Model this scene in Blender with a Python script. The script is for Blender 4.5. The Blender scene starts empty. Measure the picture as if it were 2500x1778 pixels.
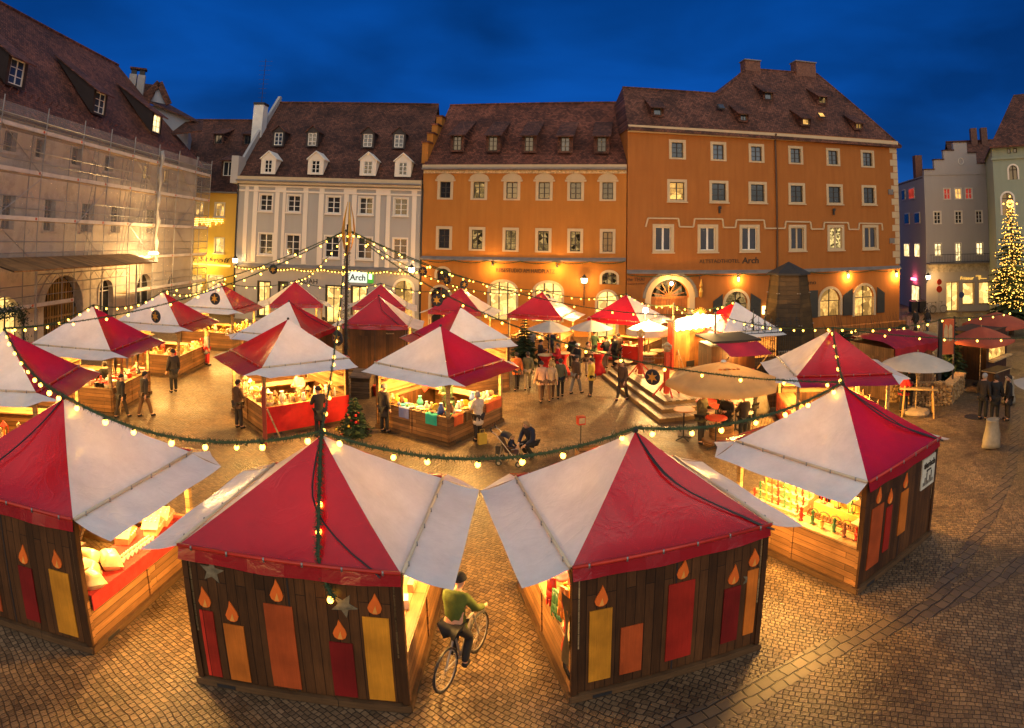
import bpy, math, random
from math import sin, cos, pi, radians, atan2, hypot, sqrt
from mathutils import Vector, Matrix, noise as mnoise
RND = random.Random(11)
scene = bpy.context.scene
COL = scene.collection

# ------------------------------------------------------------------ camera
cam = bpy.data.cameras.new('camera')
camo = bpy.data.objects.new('camera', cam)
COL.objects.link(camo)
scene.camera = camo
cam.type = 'PANO'
cam.panorama_type = 'FISHEYE_LENS_POLYNOMIAL'
cam.sensor_fit = 'HORIZONTAL'
cam.sensor_width = 36.0
cam.fisheye_fov = radians(179)
cam.fisheye_polynomial_k0 = 0.0
cam.fisheye_polynomial_k1 = -0.04907708705825573
cam.fisheye_polynomial_k2 = -9.687332215094206e-05
cam.fisheye_polynomial_k3 = 1.664213385185723e-05
cam.fisheye_polynomial_k4 = -1.7729898129715312e-07
cam.shift_x = -0.066608
cam.shift_y = -0.260316
cam.clip_start = 0.1
cam.clip_end = 2000
camo.matrix_world = Matrix([[0.999919, -0.012729, -0.0, 0.0], [-0.00141, -0.110778, -0.993844, 0.0], [0.01265, 0.993764, -0.110787, 6.865399], [0.0, 0.0, 0.0, 1.0]])

# ------------------------------------------------------------------ sky
world = bpy.data.worlds.new('World')
scene.world = world
world.use_nodes = True
wn = world.node_tree
for n in list(wn.nodes): wn.nodes.remove(n)
def N(nt, kind, **kw):
    n = nt.nodes.new(kind)
    for k, v in kw.items():
        if k == 'inp':
            for a, b in v.items(): n.inputs[a].default_value = b
        else: setattr(n, k, v)
    return n
tc = N(wn, 'ShaderNodeTexCoord')
sep = N(wn, 'ShaderNodeSeparateXYZ'); wn.links.new(tc.outputs['Generated'], sep.inputs[0])
ramp = N(wn, 'ShaderNodeValToRGB')
cr = ramp.color_ramp
cr.elements[0].position = 0.0; cr.elements[0].color = (0.006, 0.055, 0.215, 1)
cr.elements[1].position = 0.95; cr.elements[1].color = (0.17, 0.18, 0.20, 1)  # zenith, out of view, made paler to add neutral fill light
e = cr.elements.new(0.22); e.color = (0.0015, 0.038, 0.19, 1)
e = cr.elements.new(0.42); e.color = (0.0006, 0.026, 0.135, 1)
e = cr.elements.new(0.58); e.color = (0.004, 0.035, 0.14, 1)
wn.links.new(sep.outputs['Z'], ramp.inputs[0])
mp = N(wn, 'ShaderNodeMapping', inp={'Scale': (1.3, 1.3, 3.6)}); wn.links.new(tc.outputs['Generated'], mp.inputs[0])
nz = N(wn, 'ShaderNodeTexNoise', inp={'Scale': 1.9, 'Detail': 6.0, 'Roughness': 0.45, 'Distortion': .3}); wn.links.new(mp.outputs[0], nz.inputs['Vector'])
cl = N(wn, 'ShaderNodeMapRange', inp={'From Min': .32, 'From Max': .68, 'To Min': .5, 'To Max': 1.25}); wn.links.new(nz.outputs[0], cl.inputs[0])
mul = N(wn, 'ShaderNodeMix', data_type='RGBA', blend_type='MULTIPLY', inp={0: 1.0})
wn.links.new(ramp.outputs[0], mul.inputs[6]); wn.links.new(cl.outputs[0], mul.inputs[7])
sky = N(wn, 'ShaderNodeTexSky', sky_type='NISHITA', sun_disc=False, sun_elevation=radians(4), sun_rotation=radians(200))
skym = N(wn, 'ShaderNodeMix', data_type='RGBA', blend_type='ADD', inp={0: 0.05, 6: (.22, .22, .24, 1)})
wn.links.new(sky.outputs[0], skym.inputs[7])
# unseen sky behind the camera, made brighter as added fill light
md = N(wn, 'ShaderNodeMath', operation='MULTIPLY', inp={1: -1.0}); wn.links.new(sep.outputs['Y'], md.inputs[0])
ma = N(wn, 'ShaderNodeMath', operation='MULTIPLY_ADD', inp={1: 0.55}); wn.links.new(sep.outputs['Z'], ma.inputs[0]); wn.links.new(md.outputs[0], ma.inputs[2])
mr = N(wn, 'ShaderNodeMapRange', interpolation_type='SMOOTHSTEP', inp={'From Min': .12, 'From Max': .9}); wn.links.new(ma.outputs[0], mr.inputs[0])
mx = N(wn, 'ShaderNodeMix', data_type='RGBA'); wn.links.new(mr.outputs[0], mx.inputs[0]); wn.links.new(mul.outputs[2], mx.inputs[6]); wn.links.new(skym.outputs[2], mx.inputs[7])
bg = N(wn, 'ShaderNodeBackground', inp={'Strength': 0.97}); wn.links.new(mx.outputs[2], bg.inputs[0])
wo = N(wn, 'ShaderNodeOutputWorld'); wn.links.new(bg.outputs[0], wo.inputs[0])

# ------------------------------------------------------------------ dusk glow (one soft sun added behind the camera as fill)
sun = bpy.data.lights.new('sun', 'SUN'); sun.energy = 0.33; sun.angle = radians(70); sun.color = (1.0, .88, .72)
suno = bpy.data.objects.new('sun', sun); COL.objects.link(suno)
suno.rotation_euler = (radians(50), 0, radians(35))
suno.location = (0, -30, 40)

scene.view_settings.view_transform = 'Standard'
scene.view_settings.look = 'None'
scene.view_settings.gamma = 1.0
scene.view_settings.exposure = 0.95
scene.cycles.use_denoising = True
scene.cycles.sample_clamp_indirect = 6.0
scene.cycles.max_bounces = 5
scene.cycles.diffuse_bounces = 3
scene.cycles.glossy_bounces = 2
scene.cycles.transparent_max_bounces = 12

# ------------------------------------------------------------------ materials
MATS = {}
def newmat(name):
    m = bpy.data.materials.new(name); m.use_nodes = True
    nt = m.node_tree
    for n in list(nt.nodes): nt.nodes.remove(n)
    out = N(nt, 'ShaderNodeOutputMaterial')
    return m, nt, out
def L(nt, a, b): nt.links.new(a, b)
def mat(name, col, rough=.6, var=.18, scale=2.0, bump=0.0, bscale=18.0, metal=0.0, spec=.4, trans=0.0, sheen=False):
    """noise-mottled procedural surface"""
    if name in MATS: return MATS[name]
    m, nt, out = newmat(name)
    t = N(nt, 'ShaderNodeTexCoord')
    nz = N(nt, 'ShaderNodeTexNoise', inp={'Scale': scale, 'Detail': 6.0, 'Roughness': .62}); L(nt, t.outputs['Object'], nz.inputs['Vector'])
    mr = N(nt, 'ShaderNodeMapRange', inp={'From Min': .3, 'From Max': .7, 'To Min': 1 - var, 'To Max': 1 + var}); L(nt, nz.outputs[0], mr.inputs[0])
    mu = N(nt, 'ShaderNodeMix', data_type='RGBA', blend_type='MULTIPLY', inp={0: 1.0, 6: (*col, 1)}); L(nt, mr.outputs[0], mu.inputs[7])
    b = N(nt, 'ShaderNodeBsdfPrincipled', inp={'Roughness': rough, 'Metallic': metal, 'Specular IOR Level': spec}); L(nt, mu.outputs[2], b.inputs['Base Color'])
    if bump:
        n2 = N(nt, 'ShaderNodeTexNoise', inp={'Scale': bscale, 'Detail': 5.0}); L(nt, t.outputs['Object'], n2.inputs['Vector'])
        bp = N(nt, 'ShaderNodeBump', inp={'Strength': bump, 'Distance': .02}); L(nt, n2.outputs[0], bp.inputs['Height']); L(nt, bp.outputs[0], b.inputs['Normal'])
    if trans:
        tr = N(nt, 'ShaderNodeBsdfTranslucent'); L(nt, mu.outputs[2], tr.inputs[0])
        ms = N(nt, 'ShaderNodeMixShader', inp={0: trans}); L(nt, b.outputs[0], ms.inputs[1]); L(nt, tr.outputs[0], ms.inputs[2]); L(nt, ms.outputs[0], out.inputs[0])
    else: L(nt, b.outputs[0], out.inputs[0])
    MATS[name] = m; return m
def emit(name, col, strength, mottled=0.0, scale=3.0, sample=True):
    if name in MATS: return MATS[name]
    m, nt, out = newmat(name)
    em = N(nt, 'ShaderNodeEmission', inp={'Color': (*col, 1), 'Strength': strength})
    if mottled:
        t = N(nt, 'ShaderNodeTexCoord')
        v = N(nt, 'ShaderNodeTexVoronoi', inp={'Scale': scale}); L(nt, t.outputs['Object'], v.inputs['Vector'])
        sc_ = N(nt, 'ShaderNodeSeparateColor'); L(nt, v.outputs['Color'], sc_.inputs[0])
        nz = N(nt, 'ShaderNodeTexNoise', inp={'Scale': scale * 3.5, 'Detail': 5.0}); L(nt, t.outputs['Object'], nz.inputs['Vector'])
        pr = N(nt, 'ShaderNodeMath', operation='MULTIPLY'); L(nt, sc_.outputs[0], pr.inputs[0]); L(nt, nz.outputs[0], pr.inputs[1])
        m3 = N(nt, 'ShaderNodeMapRange', inp={'From Min': .08, 'From Max': .5, 'To Min': .06, 'To Max': 1.5}); L(nt, pr.outputs[0], m3.inputs[0])
        hs = N(nt, 'ShaderNodeMix', data_type='RGBA', blend_type='MULTIPLY', inp={0: mottled, 6: (*col, 1)}); L(nt, m3.outputs[0], hs.inputs[7]); L(nt, hs.outputs[2], em.inputs[0])
    L(nt, em.outputs[0], out.inputs[0])
    if not sample: m.cycles.emission_sampling = 'NONE'
    MATS[name] = m; return m
def wood(name, col, axis='v', width=.14, rough=.55, dark=.35, gr_=(.55, 1.4)):
    """boards: axis 'v' upright boards, 'h' lying boards"""
    if name in MATS: return MATS[name]
    m, nt, out = newmat(name)
    t = N(nt, 'ShaderNodeTexCoord'); s = N(nt, 'ShaderNodeSeparateXYZ'); L(nt, t.outputs['Object'], s.inputs[0])
    ad = N(nt, 'ShaderNodeMath', operation='ADD'); L(nt, s.outputs[0], ad.inputs[0]); L(nt, s.outputs[1], ad.inputs[1])
    c = N(nt, 'ShaderNodeCombineXYZ')
    if axis == 'v': L(nt, s.outputs[2], c.inputs[0]); L(nt, ad.outputs[0], c.inputs[1])
    elif axis == 'd': L(nt, s.outputs[0], c.inputs[1]); L(nt, s.outputs[1], c.inputs[0])
    else: L(nt, ad.outputs[0], c.inputs[0]); L(nt, s.outputs[2], c.inputs[1])
    br = N(nt, 'ShaderNodeTexBrick', offset=.37, inp={'Scale': 1.0, 'Mortar Size': .006, 'Mortar Smooth': .3, 'Brick Width': 2.9, 'Row Height': width, 'Color1': (.62, .62, .62, 1), 'Color2': (1.25, 1.25, 1.25, 1), 'Mortar': (dark * .35, dark * .35, dark * .35, 1)})
    L(nt, c.outputs[0], br.inputs['Vector'])
    mp = N(nt, 'ShaderNodeMapping', inp={'Scale': (1.2, 22.0, 1.0)}); L(nt, c.outputs[0], mp.inputs[0])
    gr = N(nt, 'ShaderNodeTexNoise', inp={'Scale': 1.6, 'Detail': 6.0, 'Roughness': .7, 'Distortion': .6}); L(nt, mp.outputs[0], gr.inputs['Vector'])
    g2 = N(nt, 'ShaderNodeMapRange', inp={'From Min': .25, 'From Max': .75, 'To Min': gr_[0], 'To Max': gr_[1]}); L(nt, gr.outputs[0], g2.inputs[0])
    nz = N(nt, 'ShaderNodeTexNoise', inp={'Scale': 1.7, 'Detail': 4.0}); L(nt, t.outputs['Object'], nz.inputs['Vector'])
    n2 = N(nt, 'ShaderNodeMapRange', inp={'From Min': .3, 'From Max': .7, 'To Min': .7, 'To Max': 1.25}); L(nt, nz.outputs[0], n2.inputs[0])
    a = N(nt, 'ShaderNodeMix', data_type='RGBA', blend_type='MULTIPLY', inp={0: 1.0, 6: (*col, 1)}); L(nt, br.outputs[0], a.inputs[7])
    b2 = N(nt, 'ShaderNodeMix', data_type='RGBA', blend_type='MULTIPLY', inp={0: 1.0}); L(nt, a.outputs[2], b2.inputs[6]); L(nt, g2.outputs[0], b2.inputs[7])
    b3 = N(nt, 'ShaderNodeMix', data_type='RGBA', blend_type='MULTIPLY', inp={0: 1.0}); L(nt, b2.outputs[2], b3.inputs[6]); L(nt, n2.outputs[0], b3.inputs[7])
    b = N(nt, 'ShaderNodeBsdfPrincipled', inp={'Roughness': rough, 'Specular IOR Level': .35}); L(nt, b3.outputs[2], b.inputs['Base Color'])
    iv = N(nt, 'ShaderNodeMath', operation='SUBTRACT', inp={0: 1.0}); L(nt, br.outputs['Fac'], iv.inputs[1])
    hh = N(nt, 'ShaderNodeMath', operation='MULTIPLY_ADD', inp={1: .25}); L(nt, gr.outputs[0], hh.inputs[0]); L(nt, iv.outputs[0], hh.inputs[2])
    bp = N(nt, 'ShaderNodeBump', inp={'Strength': .7, 'Distance': .012}); L(nt, hh.outputs[0], bp.inputs['Height']); L(nt, bp.outputs[0], b.inputs['Normal'])
    L(nt, b.outputs[0], out.inputs[0]); MATS[name] = m; return m
def tiles(name, col, w=.19, h=.17, slope=1.4, var=.5, rot=False):
    if name in MATS: return MATS[name]
    m, nt, out = newmat(name)
    t = N(nt, 'ShaderNodeTexCoord'); s = N(nt, 'ShaderNodeSeparateXYZ'); L(nt, t.outputs['Object'], s.inputs[0])
    mz = N(nt, 'ShaderNodeMath', operation='MULTIPLY', inp={1: slope}); L(nt, s.outputs[2], mz.inputs[0])
    c = N(nt, 'ShaderNodeCombineXYZ'); L(nt, s.outputs[1 if rot else 0], c.inputs[0]); L(nt, mz.outputs[0], c.inputs[1])
    br = N(nt, 'ShaderNodeTexBrick', inp={'Scale': 1.0, 'Mortar Size': .014, 'Mortar Smooth': .6, 'Brick Width': w, 'Row Height': h, 'Color1': (1 - var, 1 - var, 1 - var, 1), 'Color2': (1 + var, 1 + var * .9, 1 + var * .8, 1), 'Mortar': (.18, .18, .18, 1)})
    L(nt, c.outputs[0], br.inputs['Vector'])
    nz = N(nt, 'ShaderNodeTexNoise', inp={'Scale': .45, 'Detail': 7.0, 'Roughness': .65}); L(nt, t.outputs['Object'], nz.inputs['Vector'])
    n2 = N(nt, 'ShaderNodeMapRange', inp={'From Min': .32, 'From Max': .68, 'To Min': .42, 'To Max': 1.355}); L(nt, nz.outputs[0], n2.inputs[0])
    a = N(nt, 'ShaderNodeMix', data_type='RGBA', blend_type='MULTIPLY', inp={0: 1.0, 6: (*col, 1)}); L(nt, br.outputs[0], a.inputs[7])
    b2 = N(nt, 'ShaderNodeMix', data_type='RGBA', blend_type='MULTIPLY', inp={0: 1.0}); L(nt, a.outputs[2], b2.inputs[6]); L(nt, n2.outputs[0], b2.inputs[7])
    b = N(nt, 'ShaderNodeBsdfPrincipled', inp={'Roughness': .7, 'Specular IOR Level': .3}); L(nt, b2.outputs[2], b.inputs['Base Color'])
    # each course lifts toward its lower edge
    md = N(nt, 'ShaderNodeMath', operation='MODULO', inp={1: h}); L(nt, mz.outputs[0], md.inputs[0])
    dv = N(nt, 'ShaderNodeMath', operation='DIVIDE', inp={1: -h}); L(nt, md.outputs[0], dv.inputs[0])
    sb = N(nt, 'ShaderNodeMath', operation='SUBTRACT'); L(nt, dv.outputs[0], sb.inputs[0]); L(nt, br.outputs['Fac'], sb.inputs[1])
    bp = N(nt, 'ShaderNodeBump', inp={'Strength': .9, 'Distance': .04}); L(nt, sb.outputs[0], bp.inputs['Height']); L(nt, bp.outputs[0], b.inputs['Normal'])
    L(nt, b.outputs[0], out.inputs[0]); MATS[name] = m; return m
def plaster(name, col, dirt=.25, bump=.15, stain=(.5, .45, .4), patch=0.0):
    if name in MATS: return MATS[name]
    m, nt, out = newmat(name)
    t = N(nt, 'ShaderNodeTexCoord')
    n1 = N(nt, 'ShaderNodeTexNoise', inp={'Scale': .35, 'Detail': 8.0, 'Roughness': .6}); L(nt, t.outputs['Object'], n1.inputs['Vector'])
    mp = N(nt, 'ShaderNodeMapping', inp={'Scale': (3.0, 3.0, .35)}); L(nt, t.outputs['Object'], mp.inputs[0])
    n2 = N(nt, 'ShaderNodeTexNoise', inp={'Scale': 1.0, 'Detail': 6.0}); L(nt, mp.outputs[0], n2.inputs['Vector'])
    ad = N(nt, 'ShaderNodeMath', operation='MULTIPLY'); L(nt, n1.outputs[0], ad.inputs[0]); L(nt, n2.outputs[0], ad.inputs[1])
    mr = N(nt, 'ShaderNodeMapRange', inp={'From Min': .12, 'From Max': .4, 'To Min': dirt, 'To Max': 0.0}); L(nt, ad.outputs[0], mr.inputs[0])
    mx = N(nt, 'ShaderNodeMix', data_type='RGBA', inp={6: (*col, 1), 7: tuple(c * s for c, s in zip(col, stain)) + (1,)}); L(nt, mr.outputs[0], mx.inputs[0])
    last = mx.outputs[2]
    if patch:
        n3 = N(nt, 'ShaderNodeTexNoise', inp={'Scale': .8, 'Detail': 9.0, 'Roughness': .7}); L(nt, t.outputs['Object'], n3.inputs['Vector'])
        m3 = N(nt, 'ShaderNodeMapRange', inp={'From Min': .52, 'From Max': .56, 'To Max': patch}); L(nt, n3.outputs[0], m3.inputs[0])
        mx2 = N(nt, 'ShaderNodeMix', data_type='RGBA', inp={7: tuple(c * .62 for c in col) + (1,)}); L(nt, m3.outputs[0], mx2.inputs[0]); L(nt, last, mx2.inputs[6]); last = mx2.outputs[2]
    b = N(nt, 'ShaderNodeBsdfPrincipled', inp={'Roughness': .85, 'Specular IOR Level': .2}); L(nt, last, b.inputs['Base Color'])
    n4 = N(nt, 'ShaderNodeTexNoise', inp={'Scale': 9.0, 'Detail': 6.0}); L(nt, t.outputs['Object'], n4.inputs['Vector'])
    bp = N(nt, 'ShaderNodeBump', inp={'Strength': bump, 'Distance': .03}); L(nt, n4.outputs[0], bp.inputs['Height']); L(nt, bp.outputs[0], b.inputs['Normal'])
    L(nt, b.outputs[0], out.inputs[0]); MATS[name] = m; return m
def canvas(name, col, trans=.22, tcol=None):
    """PVC tarpaulin: glossy, wrinkled, a little translucent"""
    if name in MATS: return MATS[name]
    m, nt, out = newmat(name)
    t = N(nt, 'ShaderNodeTexCoord')
    oi = N(nt, 'ShaderNodeObjectInfo')
    va = N(nt, 'ShaderNodeVectorMath', operation='ADD'); L(nt, t.outputs['Object'], va.inputs[0]); L(nt, oi.outputs['Location'], va.inputs[1])
    nz = N(nt, 'ShaderNodeTexNoise', inp={'Scale': 1.3, 'Detail': 9.0, 'Roughness': .72}); L(nt, va.outputs[0], nz.inputs['Vector'])
    n2 = N(nt, 'ShaderNodeMapRange', inp={'From Min': .3, 'From Max': .7, 'To Min': .82, 'To Max': 1.08}); L(nt, nz.outputs[0], n2.inputs[0])
    mu = N(nt, 'ShaderNodeMix', data_type='RGBA', blend_type='MULTIPLY', inp={0: 1.0, 6: (*col, 1)}); L(nt, n2.outputs[0], mu.inputs[7])
    b = N(nt, 'ShaderNodeBsdfPrincipled', inp={'Roughness': .22, 'Specular IOR Level': .65}); L(nt, mu.outputs[2], b.inputs['Base Color'])
    wv = N(nt, 'ShaderNodeTexNoise', inp={'Scale': 1.7, 'Detail': 4.0, 'Roughness': .55, 'Distortion': .9}); L(nt, va.outputs[0], wv.inputs['Vector'])
    ab = N(nt, 'ShaderNodeMath', operation='SUBTRACT', inp={1: .5}); L(nt, wv.outputs[0], ab.inputs[0])
    a2 = N(nt, 'ShaderNodeMath', operation='ABSOLUTE'); L(nt, ab.outputs[0], a2.inputs[0])
    pw = N(nt, 'ShaderNodeMath', operation='POWER', inp={1: .5}); L(nt, a2.outputs[0], pw.inputs[0])
    bp = N(nt, 'ShaderNodeBump', inp={'Strength': .2, 'Distance': .05}); L(nt, pw.outputs[0], bp.inputs['Height']); L(nt, bp.outputs[0], b.inputs['Normal'])
    tr = N(nt, 'ShaderNodeBsdfTranslucent', inp={0: (*(tcol or col), 1)})
    ms = N(nt, 'ShaderNodeMixShader', inp={0: trans}); L(nt, b.outputs[0], ms.inputs[1]); L(nt, tr.outputs[0], ms.inputs[2]); L(nt, ms.outputs[0], out.inputs[0])
    MATS[name] = m; return m
def net(name, col, alpha):
    if name in MATS: return MATS[name]
    m, nt, out = newmat(name)
    t = N(nt, 'ShaderNodeTexCoord')
    nz = N(nt, 'ShaderNodeTexNoise', inp={'Scale': .6, 'Detail': 5.0}); L(nt, t.outputs['Object'], nz.inputs['Vector'])
    mr = N(nt, 'ShaderNodeMapRange', inp={'From Min': .3, 'From Max': .7, 'To Min': alpha * .75, 'To Max': alpha * 1.25}); L(nt, nz.outputs[0], mr.inputs[0])
    d = N(nt, 'ShaderNodeBsdfDiffuse', inp={0: (*col, 1)}); tl = N(nt, 'ShaderNodeBsdfTranslucent', inp={0: (*col, 1)})
    m1 = N(nt, 'ShaderNodeMixShader', inp={0: .4}); L(nt, d.outputs[0], m1.inputs[1]); L(nt, tl.outputs[0], m1.inputs[2])
    tp = N(nt, 'ShaderNodeBsdfTransparent')
    ms = N(nt, 'ShaderNodeMixShader'); L(nt, mr.outputs[0], ms.inputs[0]); L(nt, tp.outputs[0], ms.inputs[1]); L(nt, m1.outputs[0], ms.inputs[2]); L(nt, ms.outputs[0], out.inputs[0])
    MATS[name] = m; return m
def cobbles():
    m, nt, out = newmat('cobbles')
    t = N(nt, 'ShaderNodeTexCoord')
    nA = N(nt, 'ShaderNodeTexNoise', inp={'Scale': .22, 'Detail': 2.0}); L(nt, t.outputs['Object'], nA.inputs['Vector'])
    nB = N(nt, 'ShaderNodeTexNoise', inp={'Scale': 2.6, 'Detail': 2.0}); L(nt, t.outputs['Object'], nB.inputs['Vector'])
    def warp(n, s):
        a = N(nt, 'ShaderNodeVectorMath', operation='SUBTRACT', inp={1: (.5, .5, .5)}); L(nt, n.outputs['Color'], a.inputs[0])
        b = N(nt, 'ShaderNodeVectorMath', operation='SCALE', inp={'Scale': s}); L(nt, a.outputs[0], b.inputs[0]); return b
    w1 = warp(nA, 1.0); w2 = warp(nB, .07)
    s1 = N(nt, 'ShaderNodeVectorMath', operation='ADD'); L(nt, t.outputs['Object'], s1.inputs[0]); L(nt, w1.outputs[0], s1.inputs[1])
    s2 = N(nt, 'ShaderNodeVectorMath', operation='ADD'); L(nt, s1.outputs[0], s2.inputs[0]); L(nt, w2.outputs[0], s2.inputs[1])
    mp = N(nt, 'ShaderNodeMapping', inp={'Rotation': (0, 0, radians(28))}); L(nt, s2.outputs[0], mp.inputs[0])
    br = N(nt, 'ShaderNodeTexBrick', offset=.45, squash=.72, squash_frequency=3, inp={'Scale': 1.0, 'Mortar Size': .009, 'Mortar Smooth': .8, 'Brick Width': .125, 'Row Height': .092, 'Color1': (.62, .6, .58, 1), 'Color2': (1.3, 1.27, 1.22, 1), 'Mortar': (.2, .19, .18, 1)})
    L(nt, mp.outputs[0], br.inputs['Vector'])
    vo = N(nt, 'ShaderNodeTexVoronoi', feature='DISTANCE_TO_EDGE', inp={'Scale': 10.0, 'Randomness': .7}); L(nt, s2.outputs[0], vo.inputs['Vector'])
    vc = N(nt, 'ShaderNodeTexVoronoi', feature='F1', inp={'Scale': 10.0, 'Randomness': .7}); L(nt, s2.outputs[0], vc.inputs['Vector'])
    vm = N(nt, 'ShaderNodeMapRange', inp={'From Min': .02, 'From Max': .17, 'To Min': 1.0, 'To Max': 0.0}); L(nt, vo.outputs[0], vm.inputs[0])
    sx = N(nt, 'ShaderNodeSeparateColor'); L(nt, vc.outputs['Color'], sx.inputs[0])
    vb = N(nt, 'ShaderNodeMapRange', inp={'To Min': .6, 'To Max': 1.3}); L(nt, sx.outputs[0], vb.inputs[0])
    vcol = N(nt, 'ShaderNodeMix', data_type='RGBA', inp={7: (.2, .19, .18, 1)}); L(nt, vm.outputs[0], vcol.inputs[0]); L(nt, vb.outputs[0], vcol.inputs[6])
    # two laying patterns
    nC = N(nt, 'ShaderNodeTexNoise', inp={'Scale': .16, 'Detail': 1.0}); L(nt, t.outputs['Object'], nC.inputs['Vector'])
    sel = N(nt, 'ShaderNodeMapRange', inp={'From Min': .655, 'From Max': .66}); L(nt, nC.outputs[0], sel.inputs[0])
    col = N(nt, 'ShaderNodeMix', data_type='RGBA'); L(nt, sel.outputs[0], col.inputs[0]); L(nt, br.outputs[0], col.inputs[6]); L(nt, vcol.outputs[2], col.inputs[7])
    jo = N(nt, 'ShaderNodeMix', data_type='FLOAT'); L(nt, sel.outputs[0], jo.inputs[0]); L(nt, br.outputs['Fac'], jo.inputs[2]); L(nt, vm.outputs[0], jo.inputs[3])
    nD = N(nt, 'ShaderNodeTexNoise', inp={'Scale': .5, 'Detail': 7.0, 'Roughness': .65}); L(nt, t.outputs['Object'], nD.inputs['Vector'])
    dm = N(nt, 'ShaderNodeMapRange', inp={'From Min': .32, 'From Max': .68, 'To Min': .42, 'To Max': 1.35}); L(nt, nD.outputs[0], dm.inputs[0])
    a = N(nt, 'ShaderNodeMix', data_type='RGBA', blend_type='MULTIPLY', inp={0: 1.0, 6: (.17,.112,.06,1)}); L(nt, col.outputs[2], a.inputs[7])
    b2 = N(nt, 'ShaderNodeMix', data_type='RGBA', blend_type='MULTIPLY', inp={0: 1.0}); L(nt, a.outputs[2], b2.inputs[6]); L(nt, dm.outputs[0], b2.inputs[7])
    b = N(nt, 'ShaderNodeBsdfPrincipled', inp={'Roughness': .55, 'Specular IOR Level': .35}); L(nt, b2.outputs[2], b.inputs['Base Color'])
    rm = N(nt, 'ShaderNodeMapRange', inp={'From Min': .35, 'From Max': .65, 'To Min': .28, 'To Max': .62}); L(nt, nD.outputs[0], rm.inputs[0]); L(nt, rm.outputs[0], b.inputs['Roughness'])
    nE = N(nt, 'ShaderNodeTexNoise', inp={'Scale': 22.0, 'Detail': 4.0}); L(nt, t.outputs['Object'], nE.inputs['Vector'])
    iv = N(nt, 'ShaderNodeMath', operation='MULTIPLY', inp={1: -1.0}); L(nt, jo.outputs[0], iv.inputs[0])
    hh = N(nt, 'ShaderNodeMath', operation='MULTIPLY_ADD', inp={1: .35}); L(nt, nE.outputs[0], hh.inputs[0]); L(nt, iv.outputs[0], hh.inputs[2])
    bp = N(nt, 'ShaderNodeBump', inp={'Strength': 1.0, 'Distance': .05}); L(nt, hh.outputs[0], bp.inputs['Height']); L(nt, bp.outputs[0], b.inputs['Normal'])
    L(nt, b.outputs[0], out.inputs[0]); MATS['cobbles'] = m; return m

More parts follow.
